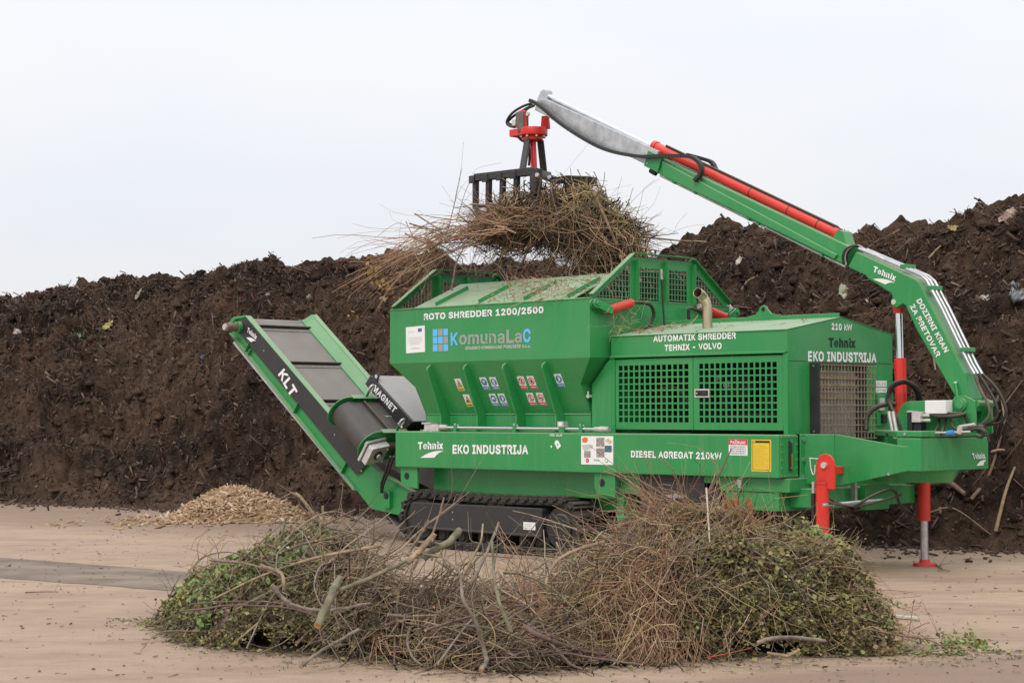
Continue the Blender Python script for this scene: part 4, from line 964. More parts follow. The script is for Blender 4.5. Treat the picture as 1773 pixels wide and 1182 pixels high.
# ---- crawler track
def crawler(y0, y1, detail):
    R_ = 0.315
    xa, za, xb, zb = 0.335, 0.36, 2.82, 0.35
    tr = MB().box(0.34, 2.8, y0 + 0.06, y1 - 0.06, 0.3, 0.5).build('track', M['dark_in'], ROOT)
    # loop of rubber and steel links
    path = []
    n_ = 44
    L1 = xb - xa; arc = math.pi * R_
    tot = 2 * L1 + 2 * arc
    for i in range(n_):
        s = tot * i / n_
        if s < L1:
            t = s / L1; sag = -0.02 * math.sin(math.pi * t)
            path.append((xa + s, za + R_ + (zb - za) * t + sag, 0.0))
        elif s < L1 + arc:
            a = (s - L1) / R_
            path.append((xb + R_ * math.sin(a), zb + R_ * math.cos(a), a))
        elif s < 2 * L1 + arc:
            path.append((xb - (s - L1 - arc), zb - R_ + 0.01, math.pi))
        else:
            a = math.pi + (s - 2 * L1 - arc) / R_
            path.append((xa + R_ * math.sin(a), za + R_ * math.cos(a), a))
    ring = MB()
    pr = [(p[0], p[1]) for p in path]
    k = len(pr)
    cx_, cz_ = 1.58, 0.36
    inn = []
    for x, z, a in path:
        inn.append((x - 0.05 * math.sin(a), z - 0.05 * math.cos(a)))
    vs_ = [(x, y0 + 0.025, z) for x, z in pr] + [(x, y1 - 0.025, z) for x, z in pr] + [(x, y0 + 0.025, z) for x, z in inn] + [(x, y1 - 0.025, z) for x, z in inn]
    fs = []
    for i in range(k):
        j = (i + 1) % k
        fs += [(i, j, k + j, k + i), (2 * k + i, 3 * k + i, 3 * k + j, 2 * k + j), (i, 2 * k + i, 2 * k + j, j), (k + i, k + j, 3 * k + j, 3 * k + i)]
    ring.add(vs_, fs)
    ring.build('track_belt', M['rubber'], tr)
    proto = None
    for x, z, a in path:
        if proto is None:
            mb = MB()
            mb.box(-0.062, 0.062, y0, y1, 0.001, 0.03)
            mb.prism([(-0.035, y0, 0.03), (0.035, y0, 0.03), (0.022, y0, 0.058), (-0.022, y0, 0.058)], (0, y1 - y0, 0))
            mb.box(-0.05, 0.02, y0 - 0.012, y0 + 0.03, -0.03, 0.0)
            proto = mb.build('track_shoe', M['rubber'], tr, 0.004)
            o = proto
        else:
            o = proto.copy(); COL.objects.link(o); o.parent = tr
        o.location = (x, 0, z)
        o.rotation_euler = (0, a, 0)
    if not detail:
        return
    for x, z, r in ((xa, za, 0.25), (xb, zb, 0.25)):
        mb = MB()
        mb.cyl((x, y0 + 0.05, z), (x, y1 - 0.05, z), r, r, 24)
        mb.cyl((x, y0 + 0.02, z), (x, y0 + 0.05, z), r * 0.62, r * 0.7, 20)
        for i in range(8):
            q = i * math.pi / 4
            mb.bolt((x + 0.11 * math.cos(q), y0 + 0.02, z + 0.11 * math.sin(q)), (0, -1, 0), 0.014, 0.012)
        mb.build('drive_wheel', M['rubber'], tr)
    for x in (0.72, 1.08, 1.44, 1.8, 2.16, 2.45):
        mb = MB().cyl((x, y0 + 0.09, 0.17), (x, y1 - 0.09, 0.17), 0.09, 0.09, 18)
        mb.cyl((x, y0 + 0.07, 0.17), (x, y0 + 0.09, 0.17), 0.05, 0.06, 14)
        mb.build('track_roller', M['rubber'], tr)
    fr = MB()
    prf = [(0.2, 0.26), (0.2, 0.53), (0.23, 0.57), (2.53, 0.57), (2.545, 0.54), (2.545, 0.245)]
    fr.prism([(x, y0 - 0.006, z) for x, z in prf], (0, 0.16, 0))
    fr.prism([(0.2, y0 - 0.016, 0.238), (2.545, y0 - 0.016, 0.225), (2.545, y0 - 0.016, 0.255), (0.2, y0 - 0.016, 0.272)], (0, 0.06, 0))
    fo = fr.build('track_guard', bk, tr, 0.01)
    mb = MB()
    for p in ((1.0, 0.47), (1.0, 0.38)):
        mb.bolt((p[0], y0 - 0.006, p[1]), (0, -1, 0), 0.011, 0.008)
    mb.build('guard_bolts', st, tr, fix=False)
    F_ = decal_frame((2.24, y0 - 0.007, 0.31), (2.44, y0 - 0.007, 0.31), (2.24, y0 - 0.007, 0.4))
    mb = MB(); plate(mb, F_, 0.003, 0)
    for i in range(3):
        quad(mb, F_, 0.12, 0.7, 0.2 + 0.25 * i, 0.28 + 0.25 * i, 0.005, 1)
    mb.build('type_plate', [M['offwhite'], M['pale_print']], tr, fix=False)
    mb = MB()
    for x in (1.0, 1.9):
        mb = MB()
        mb.cyl((x, y0 + 0.1, 0.63), (x, y1 - 0.1, 0.63), 0.045, 0.045, 12)
        mb.box(x - 0.03, x + 0.03, y0 + 0.12, y0 + 0.2, 0.5, 0.62)
        mb.build('carrier_roller', M['rubber'], tr)


crawler(0.085, 0.485, True)
crawler(1.885, 2.285, False)

# ---- hopper
HX0, HX1, HY0, HY1, HZC, HZT = 0.0, 3.488, -0.091, 2.461, 2.3325, 3.0125
ix0, ix1, fy, fz, kz = 0.31, 3.19, 0.252, 1.684, 2.029
ky = HY0 + (HZC - kz) * (fy - HY0) / (HZC - fz)
T = 0.012
hop = MB()
# walls as slabs (outer skin, thickness inwards)
hop.prism([(HX0, HY0, HZC), (HX1, HY0, HZC), (HX1, HY0, HZT), (HX0, HY0, HZT)], (0, T, 0))
hop.prism([(HX0, HY1 - T, HZC), (HX1, HY1 - T, HZC), (HX1, HY1 - T, HZT), (HX0, HY1 - T, HZT)], (0, T, 0))
hop.prism([(HX0, HY0 + T, HZC), (HX0, HY1 - T, HZC), (HX0, HY1 - T, HZT), (HX0, HY0 + T, HZT)], (T, 0, 0))
hop.prism([(HX1 - T, HY0 + T, HZC), (HX1 - T, HY1 - T, HZC), (HX1 - T, HY1 - T, HZT), (HX1 - T, HY0 + T, HZT)], (T, 0, 0))
# sloping front, sloping ends
my = lambda y: 2 * YC - y
for f_ in (lambda y: y, my):
    hop.prism([(HX0, f_(HY0), HZC), (HX1, f_(HY0), HZC), (ix1, f_(ky), kz), (ix1, f_(fy), fz), (ix0, f_(fy), fz), (ix0, f_(ky), kz)], (0, 0.012 if f_(0) == 0 else -0.012, 0.0))
    hop.prism([(ix0, f_(fy), fz), (ix1, f_(fy), fz), (ix1, f_(fy), 1.44), (ix0, f_(fy), 1.44)], (0, 0.012 if f_(0) == 0 else -0.012, 0))
for a_, b_, s in ((HX0, ix0, 1), (HX1, ix1, -1)):
    hop.prism([(a_, HY0 + 0.001, HZC), (a_, HY1 - 0.001, HZC), (b_, my(ky), kz), (b_, ky, kz)], (0.012 * s, 0, 0))
    hop.prism([(b_, ky, kz), (b_, my(ky), kz), (b_, my(fy), fz), (b_, my(fy), 1.44), (b_, fy, 1.44), (b_, fy, fz)], (0.012 * s, 0, 0))
hopper = hop.build('hopper', gr, ROOT, 0.005)
# rolled lip along the top edges and a weld bead along the fold
MB().tube([(HX0 + 0.01, HY0 + 0.006, HZT), (HX1 - 0.01, HY0 + 0.006, HZT), (HX1 - 0.006, HY1 - 0.01, HZT), (HX0 + 0.006, HY1 - 0.01, HZT), (HX0 + 0.006, HY0 + 0.01, HZT)], 0.014, 6).build('hopper_lip', gr, hopper)
MB().tube([(ix0, fy - 0.003, fz), (ix1, fy - 0.003, fz)], 0.009, 6).build('weld_bead', M['green_dusty'], hopper)
for i, x in enumerate((0.727, 1.392, 2.073, 2.735)):
    zt = 2.30
    yt = HY0 + (HZC - zt) * (fy - HY0) / (HZC - fz)
    mb = MB()
    mb.prism([(x, yt + 0.004, zt), (x, yt - 0.045, zt - 0.03), (x, yt - 0.055, zt - 0.07), (x, fy - 0.15, fz - 0.02), (x, fy - 0.15, 1.45), (x, fy - 0.001, 1.45), (x, fy - 0.001, fz)], (0.03, 0, 0))
    mb.build('hopper_rib', gr, hopper, 0.005)
# panel of the body beside the hopper foot
mb = MB().prism([(3.242, 0.202, 1.47), (3.549, 0.202, 1.47), (3.549, 0.202, 2.335), (3.46, 0.202, 2.26), (3.242, 0.202, 2.03)], (0, 0.012, 0))
body_panel = mb.build('body_panel', gr, ROOT, 0.004)
MB().box(3.2, 3.25, 0.15, 0.2, 1.88, 1.91).cyl((3.225, 0.16, 1.87), (3.225, 0.16, 1.95), 0.012).build('panel_catch', M['alu'], body_panel, fix=False)

# letters and signs on the hopper front
yh = HY0
text('lettering', 'ROTO SHREDDER 1200/2500', (0.655, -0.091, 2.854), (2.750, -0.091, 2.860), (0.655, -0.091, 2.949), M['white'], hopper, 0.03)
F = decal_frame((0.317, -0.091, 2.456), (0.672, -0.091, 2.466), (0.311, -0.091, 2.786))
mb = MB(); plate(mb, F, 0.003, 0)
quad(mb, F, 0.65, 0.85, 0.78, 0.91, 0.005, 1)
for i in range(12):
    q = i * math.pi / 6
    disc(mb, F, 0.75 + 0.06 * math.cos(q), 0.845 + 0.04 * math.sin(q), 0.011, 0.007, 0.007, 3, 5)
mb.add([F(a, b, 0.005) for a, b in ((0.1, 0.8), (0.14, 0.74), (0.22, 0.89), (0.135, 0.775))], [(0, 1, 2, 3)], 2)
for i, (a0_, a1_) in enumerate(((0.12, 0.86), (0.16, 0.84), (0.1, 0.92), (0.18, 0.8), (0.22, 0.74))):
    quad(mb, F, a0_, a1_, 0.56 - i * 0.06, 0.575 - i * 0.06, 0.005, 2)
quad(mb, F, 0.28, 0.72, 0.15, 0.18, 0.005, 2); quad(mb, F, 0.22, 0.5, 0.795, 0.807, 0.005, 2)
mb.build('project_sheet', [M['white'], M['eu_blue'], M['pale_print'], M['yellow']], hopper, fix=False)
# square mosaic mark
F = decal_frame((0.822, -0.091, 2.466), (1.103, -0.091, 2.466), (0.817, -0.091, 2.744))
mb = MB()
for i in range(3):
    for j in range(3):
        m_ = 1 if (i, j) in ((1, 0), (2, 1), (1, 2)) else 0
        quad(mb, F, i * 0.345, i * 0.345 + 0.31, j * 0.345, j * 0.345 + 0.31, 0.004, m_)
mb.build('mosaic_mark', [M['sky_blue'], M['grey_print']], hopper, fix=False)
text('lettering', 'K', (1.150, -0.091, 2.533), (1.286, -0.091, 2.533), (1.150, -0.091, 2.690), M['sky_blue'], hopper, 0.02)
text('lettering', 'omunaLa', (1.302, -0.091, 2.536), (2.390, -0.091, 2.531), (1.302, -0.091, 2.699), M['grey_print'], hopper, 0.03, 0.95)
text('lettering', 'C', (2.410, -0.091, 2.533), (2.540, -0.091, 2.533), (2.410, -0.091, 2.698), M['sky_blue'], hopper, 0.04)
text('lettering', 'GRADSKO KOMUNALNO PODUZEĆE d.o.o.', (1.415, -0.091, 2.473), (2.540, -0.091, 2.472), (1.415, -0.091, 2.522), M['pale_print'], hopper, 0.006)

# safety signs on the sloping front
sl_n = V((0, -(HZC - fz), -(fy - HY0))).normalized()


def on_slope(x, s):
    """s metres down the sloping front from the crease"""
    L = math.hypot(fy - HY0, HZC - fz)
    return V((x, HY0 + (fy - HY0) * s / L, HZC - (HZC - fz) * s / L))


def sign(x, s, kind, w=0.112, h=0.17):
    F_ = decal_frame(on_slope(x, s + h), on_slope(x + w, s + h), on_slope(x, s))
    mb = MB(); plate(mb, F_, 0.003, 0)
    base = {'warn': 1, 'must': 2, 'ban': 3}[kind[0]]
    quad(mb, F_, 0.02, 0.98, 0.02, 0.27, 0.005, base)
    quad(mb, F_, 0.12, 0.88, 0.12, 0.17, 0.007, 0 if base != 1 else 4)
    if kind[0] == 'warn':
        mb.add([F_(a, b, 0.005) for a, b in ((0.1, 0.34), (0.9, 0.34), (0.5, 0.92))], [(0, 1, 2)], 4)
        mb.add([F_(a, b, 0.007) for a, b in ((0.2, 0.385), (0.8, 0.385), (0.5, 0.83))], [(0, 1, 2)], 1)
        if kind[1] == 0:
            quad(mb, F_, 0.46, 0.54, 0.5, 0.68, 0.009, 4); disc(mb, F_, 0.5, 0.44, 0.045, 0.03, 0.009, 4, 8)
        else:
            mb.add([F_(a, b, 0.009) for a, b in ((0.34, 0.42), (0.6, 0.42), (0.66, 0.52), (0.42, 0.6))], [(0, 1, 2, 3)], 4)
    elif kind[0] == 'must':
        disc(mb, F_, 0.5, 0.63, 0.42, 0.28, 0.005, 2)
        if kind[1] == 0:
            disc(mb, F_, 0.5, 0.66, 0.22, 0.12, 0.007, 0); quad(mb, F_, 0.26, 0.74, 0.6, 0.66, 0.009, 2)
        elif kind[1] == 1:
            mb.add([F_(a, b, 0.007) for a, b in ((0.38, 0.42), (0.62, 0.42), (0.7, 0.66), (0.6, 0.82), (0.42, 0.82), (0.34, 0.62))], [tuple(range(6))], 0)
            quad(mb, F_, 0.46, 0.54, 0.5, 0.7, 0.009, 2)
        elif kind[1] == 2:
            disc(mb, F_, 0.5, 0.62, 0.24, 0.13, 0.007, 0, 16, 0.0, math.pi); quad(mb, F_, 0.22, 0.78, 0.55, 0.6, 0.007, 0)
        else:
            mb.add([F_(a, b, 0.007) for a, b in ((0.34, 0.46), (0.68, 0.5), (0.74, 0.68), (0.5, 0.84), (0.4, 0.74), (0.52, 0.64))], [tuple(range(6))], 0)
    else:
        disc(mb, F_, 0.5, 0.63, 0.42, 0.28, 0.005, 3, 22, inner=0.76)
        if kind[1] == 0:
            mb.add([F_(a, b, 0.005) for a, b in ((0.38, 0.48), (0.56, 0.5), (0.66, 0.76), (0.42, 0.72))], [(0, 1, 2, 3)], 4)
        elif kind[1] == 1:
            mb.add([F_(a, b, 0.005) for a, b in ((0.36, 0.5), (0.62, 0.48), (0.68, 0.64), (0.5, 0.8), (0.34, 0.66))], [tuple(range(5))], 4)
        elif kind[1] == 2:
            quad(mb, F_, 0.44, 0.54, 0.46, 0.8, 0.005, 4)
        else:
            mb.add([F_(a, b, 0.005) for a, b in ((0.3, 0.56), (0.7, 0.5), (0.72, 0.62), (0.34, 0.72))], [(0, 1, 2, 3)], 4)
        mb.add([F_(a, b, 0.007) for a, b in ((0.2, 0.8), (0.26, 0.83), (0.8, 0.46), (0.74, 0.43))], [(0, 1, 2, 3)], 3)
    o = mb.build('safety_sign', [M['white'], M['yellow'], M['blue'], M['red_film'], M['dark_print']], hopper, fix=False)
    return o


for x, s, kd in ((1.09, 0.235, ('warn', 0)), (1.135, 0.455, ('warn', 1)),
                 (1.545, 0.225, ('must', 0)), (1.715, 0.225, ('must', 1)), (1.6, 0.45, ('must', 2)), (1.755, 0.45, ('must', 3)),
                 (2.195, 0.22, ('ban', 0)), (2.36, 0.22, ('ban', 1)), (2.245, 0.445, ('ban', 2)), (2.41, 0.445, ('ban', 3)),
                 (2.82, 0.2, ('must', 3))):
    sign(x, s, kd)

# ---- guards of bars and wire mesh on the hopper ends
def guard(x, sgn):
    """trapezoid frame standing on the end wall; its ribs point outwards"""
    a, b, c, d = (HY0 + 0.03, HZT + 0.012), (0.66, 3.53), (1.72, 3.53), (HY1 - 0.03, HZT + 0.012)
    t = 0.055
    fr = MB()
    def bar(p, q, w=t, dep=0.012, off=0.0):
        p, q = V((x + off, p[0], p[1])), V((x + off, q[0], q[1]))
        dirv = (q - p).normalized(); side = V((1, 0, 0)).cross(dirv)
        fr.obox((p + q) / 2, (q - p) / 2, side * w / 2, V((dep / 2, 0, 0)))
    bar(a, b, 0.085); bar((b[0], b[1] - 0.06), (c[0], c[1] - 0.06), 0.12, 0.012, -0.001); bar(c, d, 0.085)
    # flanges that catch the light
    def flange(p, q, dep=0.07):
        p, q = V((x + sgn * dep / 2, p[0], p[1])), V((x + sgn * dep / 2, q[0], q[1]))
        dirv = (q - p).normalized(); side = V((1, 0, 0)).cross(dirv)
        fr.obox((p + q) / 2 + side * 0.044 * (1 if side.z > 0 else -1), (q - p) / 2, side * 0.005, V((dep / 2, 0, 0)))
    flange(a, b); flange(b, c); flange(c, d)
    for y in (b[0] + 0.01, (b[0] + c[0]) / 2, c[0] - 0.01):
        z1 = 3.5
        fr.box(x - 0.0032, x + 0.0032, y - 0.05, y + 0.05, HZT + 0.012, z1)
        fr.box(x + (0.006 if sgn > 0 else -0.07), x + (0.07 if sgn > 0 else -0.006), y + 0.04, y + 0.05, HZT + 0.012, z1)
    g = fr.build('hopper_guard', gr, ROOT)
    wm = MB()
    def zmax(y):
        return 3.52 if b[0] <= y <= c[0] else (a[1] + (b[1] - a[1]) * (y - a[0]) / (b[0] - a[0]) if y < b[0] else d[1] + (c[1] - d[1]) * (d[0] - y) / (d[0] - c[0]))
    yv = a[0] + 0.06
    w_ = 0.0035
    xo = x - sgn * 0.012
    while yv < d[0] - 0.05:
        wm.box(xo - w_, xo + w_, yv - w_, yv + w_, HZT, max(HZT + 0.02, zmax(yv) - 0.01)); yv += 0.056
    zv = HZT + 0.04
    while zv < 3.5:
        f_ = (zv - a[1]) / (b[1] - a[1])
        wm.box(xo + 0.004, xo + 0.01, a[0] + (b[0] - a[0]) * f_, d[0] - (d[0] - c[0]) * f_, zv - w_, zv + w_); zv += 0.064
    wm.build('wire_mesh', M['mesh_wire'], g, fix=False)
    return g


guard(HX0 + 0.02, 1)
guard(HX1 - 0.02, 1)

# ---- hinged flap lying in over the hopper, light with dust
p0, p1 = V((0.43, HY0 + 0.02, HZT + 0.01)), V((3.2, HY0 + 0.02, HZT + 0.01))
fd = V((0, 0.82, 0.345))
fn = V((0, -0.345, 0.82)).normalized()
flap = MB().prism([p0, p1, p1 + fd, p0 + fd], -fn * 0.012).build('loading_flap', M['green_dusty'], ROOT, 0.003)
for x in (0.82, 1.6, 2.38, 3.1):
    q = V((x, HY0 + 0.02, HZT + 0.01)) + fd * 0.02
    MB().obox(q + fd * 0.36 + fn * 0.025, fd * 0.34, V((0.006, 0, 0)), fn * 0.025).build('flap_rib', M['green_dusty'], flap)
p0b, p1b = V((0.43, HY1 - 0.02, HZT + 0.01)), V((3.2, HY1 - 0.02, HZT + 0.01))
fdb = V((0, -0.75, 0.42))
MB().prism([p0b, p1b, p1b + fdb, p0b + fdb], (0, 0.006, 0.012)).build('loading_flap', M['green_dusty'], ROOT, 0.003)
# flap cylinders and levers on the hopper end
for nm, lev, cyl_, hose in (
        ('near', ((3.500, -0.058, 2.952), (3.550, 0.153, 2.875)), ((3.550, 0.143, 2.878), (3.550, 0.554, 2.981)), [(3.560, 0.553, 2.984), (3.600, 0.671, 2.987), (3.620, 0.812, 2.965), (3.600, 0.897, 2.873), (3.580, 0.878, 2.778), (3.560, 0.787, 2.687)]),
        ('far', ((3.500, 2.503, 2.943), (3.550, 2.303, 2.870)), ((3.550, 2.303, 2.877), (3.550, 1.823, 2.987)), [(3.560, 1.844, 2.931), (3.580, 1.688, 2.945), (3.600, 1.577, 2.954), (3.580, 1.557, 2.912), (3.560, 1.602, 2.761)])):
    a_, b_ = V(lev[0]), V(lev[1])
    sd = V((1, 0, 0)).cross((b_ - a_).normalized())
    mb = MB()
    for k in (0.0, 0.06):
        mb.obox((a_ + b_) / 2 + V((k + 0.01, 0, 0)), (b_ - a_) / 2, sd * 0.045, V((0.008, 0, 0)))
        mb.cyl(a_ + V((k, 0, 0)), a_ + V((k + 0.02, 0, 0)), 0.055, 0.055, 16)
    mb.cyl(a_ + V((-0.03, 0, 0)), a_ + V((0.1, 0, 0)), 0.025)
    mb.build('flap_lever', gr, ROOT, 0.002)
    c0, c1 = V(cyl_[0]), V(cyl_[1])
    mb = MB().cyl(c0, c1, 0.052, 0.052, 18)
    mb.cyl(c0 - (c1 - c0) * 0.08, c0, 0.03, 0.03, 12, 1); mb.cyl(c1, c1 + (c1 - c0) * 0.07, 0.032, 0.032, 12, 1)
    mb.build('flap_cylinder', [rd, M['alu']], ROOT, fix=False)
    MB().tube(spline(hose, 6), 0.021, 8).build('hydraulic_hose', M['rubber'], ROOT, fix=False)
MB().tube([(3.530, 1.118, 3.408), (3.530, 1.122, 3.284)], 0.022, 6).build('cable_box', st, ROOT, fix=False)
MB().tube([(3.530, 1.117, 3.284), (3.530, 1.146, 2.968), (3.560, 1.136, 2.739)], 0.011, 6).build('cable', M['rubber'], ROOT, fix=False)

# ---- engine hood
DX0, DX1, DY0, DY1, DZ0, DZS, DZE, DZP = 3.55, 6.061, 0.202, 2.168, 1.47, 2.3415, 2.5745, 2.7395
t_ = 0.012
hd = MB()
# side walls above the doors, door posts, end walls
for y0_, y1_ in ((DY0, DY0 + t_), (DY1 - t_, DY1)):
    hd.box(DX0, DX1, y0_, y1_, DZS - 0.004, DZE)
hd.box(DX0, DX1, DY1 - t_, DY1, DZ0, DZS - 0.006)
gab = [(DY0 + t_ + 0.001, DZ0), (DY1 - t_ - 0.001, DZ0), (DY1 - t_ - 0.001, DZE), (YC, DZP - 0.004), (DY0 + t_ + 0.001, DZE)]
hd.prism([(DX1, y, z) for y, z in gab], (-t_, 0, 0))
hd.prism([(DX0, y, z) for y, z in gab], (t_, 0, 0))
hood = hd.build('engine_hood', gr, ROOT, 0.003)
mb = MB()
for y_, s in ((DY0, -1), (DY1, 1)):
    mb.prism([(DX0 - 0.005, y_ + s * 0.012, DZE), (DX1 + 0.004, y_ + s * 0.012, DZE), (DX1 + 0.004, YC, DZP), (DX0 - 0.005, YC, DZP)], (0, 0, 0.008))
mb.build('hood_roof', M['green_dusty'], hood)
bx('ridge_strip', DX0, DX1 - 0.03, YC - 0.012, YC + 0.012, DZP + 0.004, DZP + 0.052, gr, hood, 0.004)
mb = MB()
ex, ez = 5.0, DZP + 0.05
mb.prism([(ex - 0.26, YC - 0.012, ez), (ex + 0.26, YC - 0.012, ez), (ex + 0.11, YC - 0.012, ez + 0.03), (ex + 0.06, YC - 0.012, ez + 0.075), (ex + 0.04, YC - 0.012, ez + 0.115), (ex, YC - 0.012, ez + 0.13), (ex - 0.04, YC - 0.012, ez + 0.115), (ex - 0.06, YC - 0.012, ez + 0.075), (ex - 0.11, YC - 0.012, ez + 0.03)], (0, 0.024, 0))
mb.cyl((ex, YC - 0.0135, ez + 0.08), (ex, YC + 0.0135, ez + 0.08), 0.026, 0.026, 14, 1)
mb.build('lifting_eye', [gr, mat_soil], hood, fix=False)
# lip under the side panel, seam on the end wall
bx('drip_lip', DX0 - 0.006, DX1 - 0.02, DY0 - 0.022, DY0 + 0.02, DZS - 0.012, DZS + 0.012, gr, hood, 0.004)
bx('seam_strip', DX1 - 0.001, DX1 + 0.003, DY0 + 0.02, DY1 - 0.02, 2.246, 2.2505, M['dark_in'], hood, 0)
bx('post', DX0, DX0 + 0.05, DY0, DY0 + 0.02, DZ0, DZS - 0.014, gr, hood, 0.003)
bx('post', DX1 - 0.055, DX1, DY0 - 0.001, DY0 + 0.02, DZ0, DZS - 0.014, gr, hood, 0.003)
# doors with rows of square holes
def grille_door(x0, x1, hx0, hx1, ncol, hz0, hz1, nrow):
    z0, z1 = 1.512, 2.312
    px = (hx1 - hx0) / (ncol - 0.28); hw = px * 0.72
    pz = (hz1 - hz0) / (nrow - 0.23); hh = pz * 0.77
    xs, zs = [x0], [z0]
    for i in range(ncol):
        xs += [hx0 + i * px, hx0 + i * px + hw]
    for j in range(nrow):
        zs += [hz0 + j * pz, hz0 + j * pz + hh]
    xs.append(x1); zs.append(z1)
    mb = MB()
    perforated(mb, xs, zs, lambda i, j: not (i % 2 == 1 and j % 2 == 1), 0.213, 0.222)
    d = mb.build('grille_door', gr, ROOT)
    # folded rim
    mb = MB()
    for a in ((x0, x0 + 0.012), (x1 - 0.012, x1)):
        mb.box(a[0], a[1], 0.2225, 0.26, z0, z1)
    mb.build('door_rim', gr, d)
    return d


d1 = grille_door(3.605, 4.757, 3.655, 4.693, 13, 1.593, 2.24, 9)
d2 = grille_door(4.765, 5.998, 4.848, 5.911, 14, 1.593, 2.24, 9)
mb = MB().box(4.79, 5.0, 0.2, 0.2125, 1.868, 1.962)
mb.box(4.81, 4.98, 0.195, 0.1995, 1.885, 1.945, 1).box(4.9, 4.97, 0.188, 0.1945, 1.895, 1.935, 2)
mb.bolt((4.83, 0.1995, 1.915), (0, -1, 0), 0.01, 0.01)
mb.build('latch', [M['alu'], M['dark_in'], bk], d2, fix=False)
for d_, x in ((d1, 3.598), (d2, 6.003)):
    for z in (1.6, 2.2):
        MB().cyl((x, 0.206, z - 0.04), (x, 0.206, z + 0.04), 0.009).build('hinge', gr, d_, fix=False)
# engine seen dimly through the holes
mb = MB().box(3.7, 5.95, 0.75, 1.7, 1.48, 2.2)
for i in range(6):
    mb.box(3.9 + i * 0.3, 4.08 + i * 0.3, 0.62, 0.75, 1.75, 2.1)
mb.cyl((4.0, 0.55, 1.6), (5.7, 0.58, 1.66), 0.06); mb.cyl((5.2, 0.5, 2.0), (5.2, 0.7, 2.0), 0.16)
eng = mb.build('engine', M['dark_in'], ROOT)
MB().tube(spline([(3.95, 0.5, 1.95), (4.3, 0.45, 1.98), (4.5, 0.45, 1.8), (4.52, 0.5, 1.55)], 6), 0.02, 8).build('engine_hose', M['rubber'], eng, fix=False)
MB().cyl((4.98, 0.52, 2.0), (5.06, 0.52, 2.02), 0.05, 0.05, 12).cyl((4.85, 0.5, 2.06), (4.95, 0.5, 2.12), 0.03).build('engine_fitting', M['alu'], eng, fix=False)
text('lettering', 'AUTOMATIK SHREDDER', (4.195, 0.202, 2.496), (5.380, 0.202, 2.500), (4.195, 0.202, 2.571), M['white'], hood, 0.03)
text('lettering', 'TEHNIX - VOLVO', (4.361, 0.202, 2.391), (5.179, 0.202, 2.394), (4.361, 0.202, 2.462), M['white'], hood, 0.03)
text('lettering', '210 kW', (6.061, 0.995, 2.598), (6.061, 1.378, 2.597), (6.061, 0.996, 2.673), M['white'], hood, 0.03)
text('lettering', 'Tehnix', (6.061, 0.941, 2.411), (6.061, 1.444, 2.413), (6.061, 0.942, 2.515), M['dark_print'], hood, 0.045)
text('lettering', 'EKO INDUSTRIJA', (6.061, 0.561, 2.247), (6.061, 1.844, 2.254), (6.061, 0.562, 2.359), M['white'], hood, 0.035)
F = decal_frame((6.061, 1.834, 1.989), (6.061, 2.045, 1.991), (6.061, 1.835, 2.054))
mb = MB(); plate(mb, F, 0.003); mb.build('motor_sticker', M['white'], hood, fix=False)
text('lettering', 'OLVO', F(0.05, 0.2), F(0.95, 0.2), F(0.05, 0.8), M['pale_print'], hood, 0.02, lift=0.006)
F = decal_frame((6.061, 1.833, 1.921), (6.061, 2.044, 1.923), (6.061, 1.834, 1.976))
mb = MB(); plate(mb, F, 0.003); mb.build('motor_sticker', M['white'], hood, fix=False)
text('lettering', 'OTOR', F(0.05, 0.2), F(0.95, 0.2), F(0.05, 0.8), M['pale_print'], hood, 0.02, lift=0.006)
# radiator behind a protruding wire grille
gx, gy0, gy1, gz0, gz1 = 6.19, 0.6, 1.64, 1.4, 2.235
mb = MB().box(DX1 + 0.002, gx, gy0 - 0.012, gy0, gz0, gz1)
mb.box(DX1 + 0.002, gx, gy0, gy1, gz1 - 0.012, gz1)
rf = mb.build('radiator_frame', bk, hood, 0.003)
mb = MB()
mb.bolt((6.12, gy0 - 0.012, 2.2), (0, -1, 0), 0.012, 0.008); mb.bolt((6.12, gy0 - 0.012, 1.5), (0, -1, 0), 0.012, 0.008)
mb.build('frame_bolts', st, hood, fix=False)
bx('radiator', DX1 + 0.004, DX1 + 0.05, gy0 + 0.01, 1.36, gz0, 2.15, M['radiator'], hood, 0)
mb = MB()
for i in range(3):
    mb.box(DX1 + 0.06, DX1 + 0.075, gy0 + 0.02, 1.36, 1.86 + i * 0.1, 1.9 + i * 0.1)
mb.build('radiator_bars', M['grille_wire'], hood, fix=False)
bx('radiator_shade_sheet', DX1 + 0.004, DX1 + 0.008, 1.362, gy1, gz0, gz1 - 0.013, M['dark_in'], hood, 0)  # flat dark sheet standing in for the shade beside the radiator core
mb = MB()
y = gy0 + 0.03
while y < gy1:
    mb.box(gx - 0.004, gx + 0.004, y - 0.0045, y + 0.0045, gz0, gz1 - 0.012); y += 0.061
z = gz0 + 0.02
while z < gz1 - 0.02:
    mb.box(gx + 0.0045, gx + 0.011, gy0, gy1, z - 0.0045, z + 0.0045); z += 0.072
mb.build('radiator_grille', M['grille_wire'], hood, fix=False)
# small black connector plate beside the grille
mb = MB().box(DX1, DX1 + 0.02, 1.83, 2.0, 1.55, 1.9); mb.box(DX1 + 0.02, DX1 + 0.05, 1.84, 1.93, 1.72, 1.86, 1); mb.box(DX1 + 0.02, DX1 + 0.05, 1.9, 1.98, 1.58, 1.68, 2)
mb.build('connector_plate', [gr, M['alu'], M['dark_in']], hood, 0.003)

